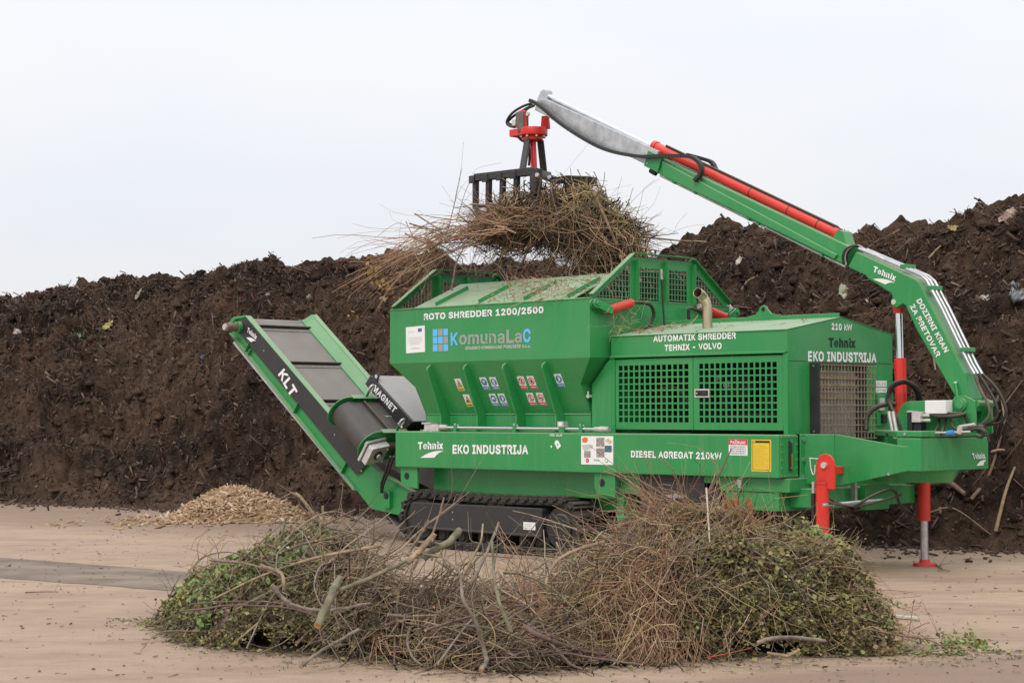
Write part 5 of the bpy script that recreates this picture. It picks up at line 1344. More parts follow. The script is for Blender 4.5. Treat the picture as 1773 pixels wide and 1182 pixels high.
# ---- exhaust
e0 = V((4.638, 0.620, 2.633))
ep = [e0 + V((0, 0, -0.05)), e0 + V((0, 0, 0.12)), e0 + V((0, 0, 0.24)), e0 + V((-0.01, -0.01, 0.3)), e0 + V((-0.03, -0.035, 0.36)), e0 + V((-0.02, -0.1, 0.4)), e0 + V((-0.01, -0.16, 0.415))]
mb = MB().tube(spline(ep, 5), 0.057, 18, 0, False)
tip = spline(ep, 5)[-1]
mb.build('exhaust_pipe', M['tan_steel'], ROOT, fix=False)
exo = COL.objects['exhaust_pipe']
s_ = exo.modifiers.new('wall', 'SOLIDIFY'); s_.thickness = 0.004
MB().cyl(e0 + V((0, 0, 0.1)), e0 + V((0, 0, 0.3)), 0.05, 0.05, 16).build('exhaust_core', M['dark_in'], exo, fix=False)

# ---- grease rail on the front beam
mb = MB().tube([(0.570, 0.060, 1.522), (3.565, 0.060, 1.514)], 0.019, 10)
rail = mb.build('hose_pipe', ch, ROOT, fix=False)
mb = MB().box(0.53, 0.79, 0.02, 0.14, 1.47, 1.56).box(0.49, 0.66, 0.01, 0.15, 1.56, 1.582).cyl((0.79, 0.06, 1.525), (0.92, 0.06, 1.525), 0.034, 0.028, 12)
mb.bolt((0.5, 0.05, 1.468), (0, 0, 1), 0.02, 0.02); mb.bolt((0.66, 0.02, 1.47), (0, -1, 0), 0.014, 0.01)
mb.build('pipe_elbow', M['alu'], rail, 0.004)
for px_ in (1.08, 2.12, 3.21):
    mb = MB().box(px_ - 0.025, px_ + 0.025, 0.035, 0.085, 1.468, 1.55).bolt((px_ - 0.02, 0.06, 1.55), (0, 0, 1), 0.014, 0.02, 1).bolt((px_ + 0.035, 0.06, 1.54), (0, 0, 1), 0.012, 0.02, 1)
    mb.build('pipe_clamp', [gr, st], rail, 0.003)
mb = MB().cyl((3.512, 0.060, 1.514), (3.646, 0.060, 1.513), 0.036, 0.03, 12).cyl((3.421, 0.060, 1.515), (3.512, 0.060, 1.514), 0.028, 0.03, 12)
mb.build('pipe_coupling', M['alu'], rail, fix=False)
mb = MB().box(2.86, 2.96, 0.02, 0.1, 1.535, 1.6).box(2.87, 2.95, 0.03, 0.09, 1.468, 1.535, 1)
mb.box(2.885, 2.935, 0.017, 0.0195, 1.55, 1.59, 2)
mb.build('valve', [M['alu'], gr, M['white']], rail, 0.003)
bx('hopper_rail', ix0, 3.24, 0.15, 0.19, 1.47, 1.49, gr, ROOT, 0.003)

# ---- belt conveyor
BA, BB = V((-3.863, 0.753, 2.957)), V((-2.427, 0.753, 1.862))
cu_ = V((BB.x - BA.x, 0, BB.z - BA.z)).normalized()       # down the belt
cn_ = V((-cu_.z, 0, cu_.x))                               # away from the belt


def CV(s, t, y):
    return V((BA.x, 0, BA.z)) + cu_ * s + cn_ * t + V((0, y, 0))


def sec(p):
    """(s, t) of a point"""
    q = V((p[0] - BA.x, 0, p[2] - BA.z))
    return q.dot(cu_), q.dot(cn_)


web = [(-3.954, 0.550, 3.118), (-4.236, 0.550, 3.108), (-4.378, 0.550, 3.003), (-4.320, 0.550, 2.873), (-1.475, 0.550, 0.650), (-1.185, 0.550, 0.418), (-0.561, 0.550, 0.342), (-0.105, 0.550, 0.457), (-0.218, 0.550, 0.634), (-0.401, 0.550, 0.704), (-0.972, 0.550, 0.904), (-1.186, 0.550, 1.031)]
for y0_, dy in ((0.6, 0.012), (1.758, 0.012)):
    mb = MB().prism([(x, y0_, z) for x, y, z in web], (0, dy, 0))
    s_ = -1 if y0_ < 1 else 1
    # bottom flange and gussets
    lo0, lo1 = V(web[3]), V(web[4])
    for a_, b_, w_ in ((lo0, lo1, 0.07),):
        mb.prism([(a_.x, y0_ + (0 if s_ < 0 else dy), a_.z), (b_.x, y0_ + (0 if s_ < 0 else dy), b_.z), (b_.x, y0_ + (0 if s_ < 0 else dy) + s_ * w_, b_.z), (a_.x, y0_ + (0 if s_ < 0 else dy) + s_ * w_, a_.z)], cn_ * 0.01)
    for f_ in (0.13, 0.53, 0.9):
        q = lo0.lerp(lo1, f_)
        mb.obox(V((q.x, y0_ + s_ * 0.033, q.z)) + cn_ * 0.1, cu_ * 0.006, V((0, 0.032, 0)), cn_ * 0.095)
    # tail: curved top flange
    tp = [V(web[i]) for i in (11, 10, 9, 8)]
    for p, q in zip(tp[:-1], tp[1:]):
        mb.prism([(p.x, y0_ - 0.05, p.z), (q.x, y0_ - 0.05, q.z), (q.x, y0_ + 0.05, q.z), (p.x, y0_ + 0.05, p.z)], (0.006, 0, 0.008))
    cf = mb.build('conveyor_frame', gr, ROOT, 0.003)
    # return guard of pale sheet under the channel
    g0, g1 = ((-4.234, 0.550, 2.743), (-1.488, 0.550, 0.665))
    MB().obox((V(g0) + V(g1)) / 2 + V((0, y0_ - 0.55 - 0.04, 0)), (V(g1) - V(g0)) / 2, V((0, 0.008, 0)), cn_ * 0.02).build('return_guard', M['galv'], cf)
# black side cover with the big letters
plate_px = [(-3.954, 0.550, 3.110), (-4.164, 0.550, 2.919), (-1.427, 0.550, 0.862), (-1.222, 0.550, 1.007), (-1.246, 0.550, 1.100)]
cov = MB().prism([(x, 0.55, z) for x, y, z in plate_px], (0, 0.006, 0)).build('side_cover', bk, ROOT, 0.002)
text('lettering', 'KLT', (-3.162, 0.550, 2.248), (-2.854, 0.550, 1.917), (-3.015, 0.550, 2.340), M['white'], cov, 0.035)
maker_mark((-3.938, 0.550, 2.811), (-3.715, 0.550, 2.683), (-3.869, 0.550, 2.951), M['white'], cov)
mb = MB()
for q in ((-3.488, 0.550, 2.598), (-1.884, 0.550, 1.406), (-1.318, 0.550, 0.919)):
    mb.bolt((q[0], 0.55, q[2]), (0, -1, 0), 0.013, 0.008)
mb.build('cover_bolts', st, cov, fix=False)
# light green top flange, near and far side
s0, t0 = sec(plate_px[0]); s1, t1 = sec(plate_px[4])
mb = MB().prism([CV(s0, t0 + 0.004, 0.55), CV(s1, t1 + 0.004, 0.55), CV(s1, t1 + 0.004, 0.655), CV(s0, t0 + 0.004, 0.655)], cn_ * 0.008)
mb.prism([CV(s0, t0 + 0.003, 0.645), CV(s1, t1 + 0.003, 0.645), CV(s1, 0.01, 0.70), CV(s0, 0.01, 0.70)], (0, 0.006, 0))
mb.build('top_flange', M['green_dusty'], ROOT)
e_ = 4.6
mb = MB().prism([CV(-0.1, 0.02, 1.635), CV(e_, 0.02, 1.635), CV(e_, 0.14, 1.77), CV(-0.1, 0.14, 1.77)], (0, 0.006, 0))
mb.prism([CV(-0.1, 0.02, 1.635), CV(e_, 0.02, 1.635), CV(e_, -0.02, 1.635), CV(-0.1, -0.02, 1.635)], (0, 0.006, 0))
mb.prism([CV(-0.16, 0.14, 1.765), CV(e_, 0.14, 1.765), CV(e_, 0.16, 1.83), CV(-0.16, 0.16, 1.83)], cn_ * 0.006)
mb.prism([CV(-0.1, 0.02, 1.635), CV(-0.1, 0.14, 1.77), CV(-0.17, 0.15, 1.76), CV(-0.17, 0.03, 1.63)], (0.0, 0.004, 0.004))
mb.build('side_skirt', M['green_dusty'], ROOT)
# belt with cleats
SL = sec((-2.427, 0.753, 1.862))[0]
sC = [0.0, sec((-3.231, 0.753, 2.455))[0], SL]
pitch = (sC[2] - sC[0]) / 2
mb = MB().prism([CV(-0.14, 0, 0.67), CV(5.0, 0, 0.67), CV(5.0, -0.02, 0.67), CV(-0.14, -0.02, 0.67)], (0, 1.03, 0))
mb.prism([CV(-0.14, -0.3, 0.67), CV(4.4, -0.3, 0.67), CV(4.4, -0.32, 0.67), CV(-0.14, -0.32, 0.67)], (0, 1.03, 0))
belt = mb.build('conveyor_belt', M['belt'], ROOT, 0.002)
proto = None
for i in range(5):
    if proto is None:
        m_ = MB().prism([CV(0, 0.001, 0.69), CV(0.012, 0.055, 0.69), CV(0.03, 0.055, 0.69), CV(0.035, 0.001, 0.69)], (0, 0.97, 0))
        m_.prism([CV(0.036, 0.001, 0.69), CV(0.036, 0.01, 0.69), CV(0.1, 0.01, 0.69), CV(0.1, 0.001, 0.69)], (0, 0.97, 0), 1)
        for k in range(8):
            m_.bolt(CV(0.07, 0.01, 0.75 + k * 0.12), cn_, 0.012, 0.006, 2)
        proto = o = m_.build('belt_cleat', [M['rubber'], M['belt'], st], belt, 0.002)
    else:
        o = proto.copy(); COL.objects.link(o); o.parent = belt
        o.location = cu_ * pitch * i
# head drum, its motor and bearing
hc = CV(-0.16, -0.165, 0)
mb = MB().cyl(hc + V((0, 0.66, 0)), hc + V((0, 1.71, 0)), 0.165, 0.165, 24)
mb.build('head_drum', M['belt'], ROOT)
mb = MB().cyl(hc + V((0, 0.31, 0.03)), hc + V((0, 0.5, 0.03)), 0.065, 0.065, 14).cyl(hc + V((0, 0.5, 0.03)), hc + V((0, 0.6, 0.03)), 0.09, 0.09, 14, 1).cyl(hc + V((0, 0.28, 0.03)), hc + V((0, 0.31, 0.03)), 0.045, 0.045, 12, 2)
mb.build('drum_motor', [material('rusty_motor', (0.2, 0.13, 0.1), 0.6, 0.4, var=0.3, scale=15), gr, M['alu']], ROOT, fix=False)
mb = MB().prism([(-3.954, 0.550, 3.127), (-4.236, 0.550, 3.112), (-4.378, 0.550, 3.020), (-4.321, 0.550, 2.992), (-4.193, 0.550, 3.077), (-3.954, 0.550, 3.093)], (0, 0.1, 0))
mb.build('head_guard', M['green_dusty'], ROOT, 0.002)
mb = MB()
for q in ((-4.234, 0.580, 3.050), (-4.163, 0.580, 3.013)):
    mb.cyl(q, V(q) + cu_ * 0.12, 0.014, 0.014, 8)
mb.build('belt_tensioner', st, ROOT, fix=False)
mb = MB().box(0, 0.05, 0.0, 0.04, 0, 0.09)
q = V((-3.935, 0.580, 2.584))
mb = MB().obox(q, cu_ * 0.05, V((0, 0.03, 0)), cn_ * 0.01).obox(q + cu_ * 0.05 + cn_ * 0.04, cu_ * 0.008, V((0, 0.03, 0)), cn_ * 0.05).bolt(q + cu_ * 0.08, (0, -1, 0), 0.016, 0.05, 1)
mb.build('sensor_bracket', [gr, st], ROOT, fix=False)
MB().tube(spline([(-0.265, 0.150, 1.138), (-0.529, 0.300, 0.942), (-0.784, 0.450, 0.780), (-0.877, 0.520, 0.645)], 5), 0.016, 8).tube(spline([(-0.197, 0.150, 1.139), (-0.472, 0.300, 0.943), (-0.749, 0.450, 0.758), (-0.854, 0.520, 0.646)], 5), 0.016, 8).build('hydraulic_hose', M['rubber'], ROOT, fix=False)
MB().box(-0.86, -0.74, 0.545, 0.595, 0.44, 0.66).cyl((-0.8, 0.53, 0.6), (-0.8, 0.545, 0.6), 0.04, 0.04, 12, 1).build('hose_bracket', [gr, M['dark_in']], ROOT, 0.004)

# ---- overband magnet across the conveyor
dA, dB = V((-1.409, 0.300, 1.723)), V((-0.798, 0.300, 1.272))
mu = (dB - dA).normalized(); mn = V((-mu.z, 0, mu.x)); ML = (dB - dA).length
MO = V((dA.x, 0, dA.z))


def MV(s, y, t):
    return MO + mu * s + mn * t + V((0, y, 0))


R1 = 0.185
loop = []
for i in range(17):
    a = math.pi / 2 + math.pi * i / 16
    loop.append((0.3 + R1 * math.cos(a), R1 * math.sin(a)))
loop += [(1.9 + R1 * math.cos(-math.pi / 2 + math.pi * i / 16), R1 * math.sin(-math.pi / 2 + math.pi * i / 16)) for i in range(17)]
mb = MB()
k = len(loop)
vs_ = [MV(0.03, y, t) for y, t in loop] + [MV(ML - 0.03, y, t) for y, t in loop]
mb.add(vs_, [(i, (i + 1) % k, k + (i + 1) % k, k + i) for i in range(k)], 0, True)
mbelt = mb.build('magnet_belt', M['belt_dark'], ROOT)
mb = MB()
for y in (0.52, 1.3):
    mb.prism([MV(0.06, y - 0.02, R1 + 0.001), MV(0.06, y + 0.02, R1 + 0.001), MV(0.06, y + 0.014, R1 + 0.04), MV(0.06, y - 0.014, R1 + 0.04)], mu * (ML - 0.12))
mb.build('belt_cleat', M['rubber'], mbelt)
mb = MB()
F = decal_frame(MV(ML * 0.5, 0.68, R1), MV(ML * 0.52, 0.86, R1), MV(ML * 0.42, 0.7, R1))
for a0_, a1_, b0_, b1_ in ((0.05, 0.4, 0.3, 0.5), (0.2, 0.35, 0.1, 0.3), (0.5, 0.9, 0.4, 0.58), (0.55, 0.85, 0.2, 0.34)):
    quad(mb, F, a0_, a1_, b0_, b1_, 0.003, 0)
mb.build('belt_stamp', M['pale_print'], mbelt, fix=False)
for s, th in ((-0.012, 0.012), (ML, 0.012)):
    R2 = 0.235
    prof = [(1.0, R2)] + [(0.3 + R2 * math.cos(math.pi / 2 + math.pi * i / 14), R2 * math.sin(math.pi / 2 + math.pi * i / 14)) for i in range(15)] + [(1.0, -R2)]
    mb = MB().prism([MV(s, y, t) for y, t in prof], mu * th)
    mb.prism([MV(s - 0.035, 0.34, R2), MV(s + 0.045, 0.34, R2), MV(s + 0.045, 0.79, R2), MV(s - 0.035, 0.79, R2)], mn * 0.01)
    mb.obox(MV(s, 0.6, R2 + 0.06), mu * 0.006, V((0, 0.02, 0)), mn * 0.06)
    f_ = mb.build('magnet_frame', gr, ROOT, 0.003)
    lk = MB()
    c = MV(s, 0.62, R2 + 0.14)
    ring = [c + V((0, 0.035, 0)) * math.cos(2 * math.pi * i / 12) + mn * 0.055 * math.sin(2 * math.pi * i / 12) for i in range(13)]
    lk.tube(ring, 0.016, 6)
    lk.cyl(c - mn * 0.05 - mu * 0.05, c - mn * 0.05 + mu * 0.05, 0.014)
    lk.build('shackle', M['alu'], f_, fix=False)
# sticker and gearbox on the near frame plate
F = decal_frame(MV(ML + 0.012, 0.17, -0.02), MV(ML + 0.012, 0.23, 0.03), MV(ML + 0.012, 0.12, 0.05))
mb = MB(); plate(mb, F, 0.002); disc(mb, F, 0.5, 0.5, 0.33, 0.33, 0.004, 1, inner=0.6)
mb.build('warning_sticker', [M['pale_print'], M['red_film']], ROOT, fix=False)
gb = MV(ML + 0.05, 0.27, -0.02)
mb = MB().obox(gb, mu * 0.02, V((0, 0.17, 0.03)), mn * 0.15)
mb.obox(gb + mu * 0.09, mu * 0.05, V((0, 0.15, 0.025)), mn * 0.13)
mb.cyl(gb + mu * 0.14, gb + mu * 0.16, 0.07, 0.06, 14, 1).cyl(gb + mu * 0.16, gb + mu * 0.18, 0.04, 0.035, 10)
for a, b in ((-0.12, -0.1), (0.12, 0.1), (-0.12, 0.1), (0.12, -0.1)):
    mb.bolt(gb + V((0, a, 0)) + mn * b + mu * 0.14, mu, 0.014, 0.012, 0)
mb.cyl(gb + V((0, 0.15, 0.08)) + mu * 0.07, gb + V((0, 0.42, 0.08)) + mu * 0.07, 0.055, 0.055, 12, 2)
mb.build('magnet_gearbox', [M['alu'], M['dark_in'], material('brown_motor', (0.13, 0.09, 0.07), 0.6, 0.3)], ROOT, 0.006)
# magnet body: black side plate, black cover with sky sheen painted on as grey
f0, f1, f2, f3 = (V(p) for p in ((-1.435, 0.800, 2.216), (-1.545, 0.800, 2.099), (-0.754, 0.800, 1.459), (-0.562, 0.800, 1.579)))
mb = MB().prism([f0, f1, f2, f3], (0, 1.25, 0))
mag = mb.build('magnet_body', bk, ROOT, 0.006)
n_up = (f3 - f0).cross(V((0, 1, 0))).normalized()
n_up = n_up if n_up.z > 0 else -n_up
e1 = (f3 - f0).normalized()
mb = MB().prism([f0 + n_up * 0.002 + e1 * 0.02 + V((0, 0.03, 0)), f3 + n_up * 0.002 - e1 * 0.01 + V((0, 0.03, 0)), f3 + n_up * 0.002 - e1 * 0.01 + V((0, 1.24, 0)), f0 + n_up * 0.002 + e1 * 0.02 + V((0, 1.24, 0))], n_up * 0.008)
mb.build('magnet_cover', M['magnet_top'], mag)
text('lettering', 'MAGNET', (-1.392, 0.800, 2.018), (-0.942, 0.800, 1.695), (-1.320, 0.800, 2.089), M['white'], mag, 0.04)
lg = f0 + e1 * 0.1
mb = MB().prism([lg - e1 * 0.05, lg + e1 * 0.07, lg + e1 * 0.05 + n_up * 0.1, lg + n_up * 0.12 - e1 * 0.01, lg - e1 * 0.04 + n_up * 0.09], (0, 0.02, 0))
mb.cyl(lg + n_up * 0.06 + V((0, -0.001, 0)) + e1 * 0.01, lg + n_up * 0.06 + V((0, 0.021, 0)) + e1 * 0.01, 0.028, 0.028, 12, 1)
mb.build('lifting_lug', [bk, M['pale_print']], mag, fix=False)
# rubber curtain and dark chute under the magnet
MB().prism([(-1.0, 0.67, 1.0), (0.26, 0.67, 0.62), (0.26, 0.67, 1.43), (-0.5, 0.67, 1.43)], (0, 1.03, 0)).build('chute_curtain', M['belt_dark'], ROOT)

# ---- bracket carrying the crane
zt0, zt1 = 1.473, 1.372
mb = MB().box(6.105, 6.125, 0.335, 0.43, 0.94, 1.473).box(6.105, 6.125, 1.94, 2.035, 0.94, 1.473)
mb.prism([(6.12, 0.405, 0.945), (6.44, 0.5, 0.935), (6.44, 0.5, 1.473), (6.12, 0.405, 1.473)], (0, 0.015, 0))
mb.prism([(6.12, 1.965, 0.945), (6.44, 1.87, 0.935), (6.44, 1.87, 1.473), (6.12, 1.965, 1.473)], (0, -0.015, 0))
arm = [(6.444, 0.500, 1.475), (7.276, 0.500, 1.357), (7.365, 0.500, 1.358), (7.362, 0.500, 1.109), (6.424, 0.500, 0.916)]
mb.prism([(x, 0.5, z) for x, y, z in arm], (0, 0.015, 0)); mb.prism([(x, 1.87, z) for x, y, z in arm], (0, -0.015, 0))
zb0, zb1 = (7.478, 0.500, 1.103)[2], (7.482, 0.500, 1.439)[2]
mb.prism([(7.2, 0.52, zb0), (7.36, 0.5005, zb0), (7.47, 0.53, zb0), (7.48, 1.82, zb0), (7.36, 1.8695, zb0), (7.2, 1.85, zb0)], (0, 0, zb1 - zb0))
brk = mb.build('crane_bracket', gr, ROOT, 0.008)
mb = MB().cyl((6.95, YC, zb0 - 0.13), (6.95, YC, zb0 - 0.001), 0.42, 0.5, 24)
mb.build('slew_ring_housing', gr, brk, 0.004)
mb = MB()
for z in (1.02, 1.2, 1.415):
    mb.bolt((6.125, 0.38, z), (1, 0, 0), 0.024, 0.02)
mb.bolt((7.120, 0.500, 1.071), (0, -1, 0), 0.016, 0.02)
tag(mb.build('bracket_bolts', st, brk, fix=False), kind='stuff')
zd0, zd1 = (7.469, 0.520, 1.450)[2], (7.470, 0.520, 1.511)[2]
dk = [(7.14, 0.56), (7.2, 0.52), (7.46, 0.52), (7.48, 0.56), (7.48, 1.83), (7.42, 1.87), (6.5, 1.87), (6.5, 1.15)]
deck = MB().prism([(x, y, zd0) for x, y in dk], (0, 0, zd1 - zd0)).build('slew_deck', gr, ROOT, 0.008)
for p in ((7.3, 0.52, zd0 + 0.03), (7.48, 1.7, zd0 + 0.03)):
    MB().bolt(p, (p[0] > 7.4, -1 if p[0] < 7.4 else 0, 0), 0.016, 0.012).build('deck_bolt', st, deck, fix=False)
# maker's mark on the end face of the bracket
maker_mark((7.482, 1.546, 1.139), (7.482, 1.793, 1.140), (7.482, 1.480, 1.273), M['white'], brk)

# ---- crane: turret, column, boom, extension
tur = [(6.822, 1.050, 1.479), (6.856, 1.050, 1.638), (6.911, 1.050, 1.747), (6.965, 1.050, 1.802), (7.019, 1.050, 1.818), (7.548, 1.050, 1.829), (7.568, 1.050, 1.865), (7.684, 1.050, 1.876), (7.811, 1.050, 1.816), (7.820, 1.050, 1.486)]
mb = MB()
for y0_ in (1.02, 1.33):
    mb.prism([(x, y0_, z) for x, y, z in tur], (0, 0.025, 0))
mb.box(6.95, 7.75, 1.046, 1.329, zd1, zd1 + 0.05)
turret = mb.build('crane_turret', gr, ROOT, 0.004)
pin = V((7.654, 1.020, 1.781))
MB().cyl(pin + V((0, -0.05, 0)), pin + V((0, 0.38, 0)), 0.045, 0.045, 14).cyl(pin + V((0, -0.03, 0)), pin + V((0, 0, 0)), 0.065, 0.065, 16).build('pivot_pin', M['green_dusty'], turret, fix=False)
MB().cyl(pin + V((0.16, 0.02, 0.01)), pin + V((0.16, 0.33, 0.01)), 0.035, 0.035, 12).build('cross_pin', gr, turret, fix=False)
colp = [(6.345, 1.060, 3.439), (7.098, 1.060, 3.098), (7.133, 1.060, 3.069), (7.674, 1.060, 2.101), (7.725, 1.060, 1.840), (7.716, 1.060, 1.710), (7.581, 1.060, 1.698), (7.555, 1.060, 1.860), (7.102, 1.060, 2.557), (6.963, 1.060, 2.827), (6.931, 1.060, 2.847), (6.895, 1.060, 2.833), (6.859, 1.060, 2.810), (6.809, 1.060, 2.818), (6.777, 1.060, 2.853), (6.781, 1.060, 2.890), (6.803, 1.060, 2.920), (6.789, 1.060, 2.963), (6.484, 1.060, 3.146), (6.469, 1.060, 3.171), (6.239, 1.060, 3.279)]
column = MB().prism([(x, 1.06, z) for x, y, z in colp], (0, 0.25, 0)).build('crane_column', gr, ROOT, 0.012)
MB().cyl((V((6.824, 1.060, 2.870)) + V((0, -0.012, 0))), V((6.824, 1.060, 2.870)) + V((0, 0.0, 0)), 0.028, 0.028, 12).build('cylinder_pin', M['alu'], column, fix=False)
MB().cyl((7.563, 1.050, 2.014), (7.567, 1.050, 1.996), 0.022, 0.022, 10).tube([(7.572, 1.040, 2.001), (7.595, 1.030, 1.900), (7.613, 1.020, 1.799)], 0.016, 6, 1).build('grease_nipple', [M['alu'], gr], column, fix=False)
text('lettering', 'DOZIRNI KRAN', (7.099, 1.060, 2.873), (7.434, 1.060, 2.315), (7.158, 1.060, 2.899), M['offwhite'], column, 0.03)
text('lettering', 'ZA PRETOVAR', (7.017, 1.060, 2.817), (7.337, 1.060, 2.269), (7.076, 1.060, 2.843), M['offwhite'], column, 0.03)
maker_mark((6.535, 1.060, 3.140), (6.818, 1.060, 3.021), (6.581, 1.060, 3.271), M['white'], column)
# outer boom
b0, b1, b2, b3 = (V(p) for p in ((3.379, 1.060, 4.825), (6.256, 1.060, 3.500), (6.186, 1.060, 3.306), (3.550, 1.060, 4.538)))
bd = (b1 - b0).normalized()
ob = MB().prism([b0, b1, b2, b3, V((3.323, 1.060, 4.660))], (0, 0.25, 0))
m0, m1 = V((3.614, 1.060, 4.687)), V((6.119, 1.060, 3.417))
pe = V((6.081, 1.060, 3.369))
ob.prism([m0 + V((0, -0.03, 0)), m1 + V((0, -0.03, 0)), pe + V((0, -0.03, 0)), b3 + (b2 - b3) * 0.03 + V((0, -0.03, 0))], (0, 0.029, 0))
boom = ob.build('outer_boom', gr, ROOT, 0.012)
mb = MB().prism([(3.405, 1.030, 4.834), (3.622, 1.030, 4.732), (3.549, 1.030, 4.553), (3.336, 1.030, 4.656)], (0, 0.31, 0))
mb.bolt((3.395, 1.030, 4.678), (0, -1, 0), 0.014, 0.01, 1)
mb.build('boom_collar', [gr, st], boom, 0.008)
mb = MB().prism([(6.001, 1.100, 3.605), (6.094, 1.100, 3.694), (6.147, 1.100, 3.677), (6.198, 1.100, 3.522)], (0, 0.17, 0)); mb.build('cylinder_lug', gr, boom, 0.004)
MB().cyl((3.389, 1.100, 4.602), (3.471, 1.100, 4.553), 0.035, 0.03, 10).build('boom_sensor', M['dark_in'], boom, fix=False)
mb = MB().tube([(3.551, 1.080, 4.526), (6.195, 1.080, 3.285)], 0.011, 6).tube([(3.500, 1.140, 4.529), (6.153, 1.140, 3.284)], 0.011, 6)
mb.build('boom_pipe', M['galv'], boom, fix=False)
mb = MB()
for t in (0.08, 0.2, 0.5, 0.55, 0.88):
    q = V((3.568, 1.060, 4.523)).lerp(V((6.209, 1.060, 3.283)), t)
    mb.obox(q + V((0, 0.05, 0)), bd * 0.02, V((0, 0.06, 0)), V((0, 0, 0.02)))
tag(mb.build('pipe_clips', gr, boom, fix=False), kind='stuff')
# knuckle hoses between boom and column
for i in range(3):
    y_ = 1.03 + 0.035 * i
    MB().tube(spline([V((6.209, 1.060, 3.305)) + V((0, y_ - 1.06, 0)), V((6.217, 1.060, 3.386)) + V((0, y_ - 1.09, 0)), V((6.263, 1.060, 3.471)) + V((0, y_ - 1.09, 0)), V((6.324, 1.060, 3.505)) + V((0, y_ - 1.0, 0)), V((6.383, 1.060, 3.458)) + V((0, y_ - 0.95, 0.0))], 5), 0.014, 7).build('knuckle_hose', M['rubber'] if i != 1 else M['alu'], ROOT, fix=False)
# rising steel pipes on the back of the column
for i, y_ in enumerate((1.09, 1.16, 1.24)):
    dx = 0.03
    pp_ = [V((6.353, 1.060, 3.459)), V((6.928, 1.060, 3.214)), V((7.126, 1.060, 3.127)), V((7.196, 1.060, 3.072)), V((7.367, 1.060, 2.786)), V((7.688, 1.060, 2.184)), V((7.754, 1.060, 2.082))]
    pp_ = [V((p.x, y_, p.z)) + V((0.012, 0, 0.012)) for p in pp_]
    MB().tube(pp_, 0.0165, 8).build('column_pipe', M['galv'], column, fix=False)
    hs_ = [pp_[-1], V((7.826, 1.060, 1.945)), V((7.918, 1.060, 1.780)), V((7.930, 1.060, 1.674)), V((7.855, 1.060, 1.592)), V((7.768, 1.060, 1.568))]
    hs_ = [V((p.x + 0.05 * i * (0 < k < 5), y_, p.z)) for k, p in enumerate(hs_)]
    MB().tube(spline(hs_, 5), 0.0165, 8).build('column_hose', material('worn_hose', (0.1, 0.085, 0.06), 0.6, var=0.3, scale=9) if i == 0 else M['rubber'], column, fix=False)
for p in ((6.914, 1.060, 3.233), (7.237, 1.060, 2.991), (7.622, 1.060, 2.334)):
    MB().box(p[0] - 0.02, p[0] + 0.05, 1.07, 1.27, p[2] - 0.01, p[2] + 0.035).build('pipe_clamp', gr, column, 0.004)
# lifting cylinder
L0, L1, L2 = V((6.798, 1.185, 2.826)), V((6.810, 1.185, 2.277)), V((6.824, 1.185, 1.570))
mb = MB().cyl(L0, L1, 0.041, 0.041, 18, 0).cyl(L1, L2, 0.064, 0.064, 20, 1).cyl(L0 + (L0 - L1).normalized() * 0.05, L0 - (L0 - L1).normalized() * 0.07, 0.07, 0.06, 16, 1)
mb.build('lifting_cylinder', [ch, rd], ROOT, fix=False)
# telescoping extension
exl = [(1.498, 1.085, 5.697), (1.638, 1.085, 5.674), (3.521, 1.085, 4.820), (3.411, 1.085, 4.633), (3.089, 1.085, 4.783), (2.736, 1.085, 4.900), (2.189, 1.085, 5.137), (1.658, 1.085, 5.455), (1.449, 1.085, 5.553)]
ext = MB().prism([(x, 1.085, z) for x, y, z in exl], (0, 0.2, 0)).build('boom_extension', M['galv'], ROOT, 0.006)
mb = MB().prism([(1.451, 1.130, 5.706), (1.513, 1.130, 5.795), (1.564, 1.130, 5.814), (1.615, 1.130, 5.789), (1.625, 1.130, 5.670)], (0, 0.11, 0)); mb.build('rod_lug', M['galv'], ext, 0.006)
r0, r1 = V((1.521, 1.185, 5.767)), V((3.436, 1.185, 4.853))
MB().cyl(r0, r1, 0.03, 0.03, 16).build('extension_rod', ch, ROOT, fix=False)
c0, c1 = V((3.363, 1.185, 4.909)), V((6.033, 1.185, 3.659))
mb = MB().cyl(c0, c1, 0.058, 0.058, 20)
for t in (0.0, 0.985):
    mb.cyl(c0.lerp(c1, t), c0.lerp(c1, t + 0.018), 0.068, 0.068, 18)
for t in (0.3, 0.55, 0.75, 0.9):
    mb.cyl(c0.lerp(c1, t), c0.lerp(c1, t + 0.004), 0.061, 0.061, 18, 1)
exc = mb.build('extension_cylinder', [rd, bk], ROOT, fix=False)
off = V((0, -0.02, 0.075))
MB().tube([c0.lerp(c1, 0.08) + off, c0.lerp(c1, 0.5) + off, c0.lerp(c1, 1.0) + off, c0.lerp(c1, 1.04) + off * 0.2], 0.016, 7).build('hydraulic_hose', M['rubber'], exc, fix=False)
# hose chain hanging along the extension
chain = spline([(1.455, 1.000, 5.668), (1.578, 1.000, 5.609), (1.710, 1.000, 5.523), (2.022, 1.000, 5.294), (2.512, 1.000, 5.015), (2.875, 1.000, 4.867), (3.309, 1.000, 4.767), (3.684, 1.000, 4.737), (4.039, 1.000, 4.695), (4.178, 1.000, 4.640), (4.247, 1.000, 4.559), (4.237, 1.000, 4.466), (4.150, 1.000, 4.399)], 8)
mb = MB()
for p, q in zip(chain[:-1], chain[1:]):
    d_ = (q - p).normalized(); s_ = V((0, 1, 0)).cross(d_)
    mb.obox((p + q) / 2, (q - p) * 0.46, V((0, 0.03, 0)), s_ * 0.02)
mb.build('hose_chain', bk, ROOT, fix=False)
ch2 = spline([(3.789, 1.300, 4.769), (4.019, 1.300, 4.698), (4.158, 1.300, 4.643), (4.218, 1.300, 4.556)], 6)
mb = MB()
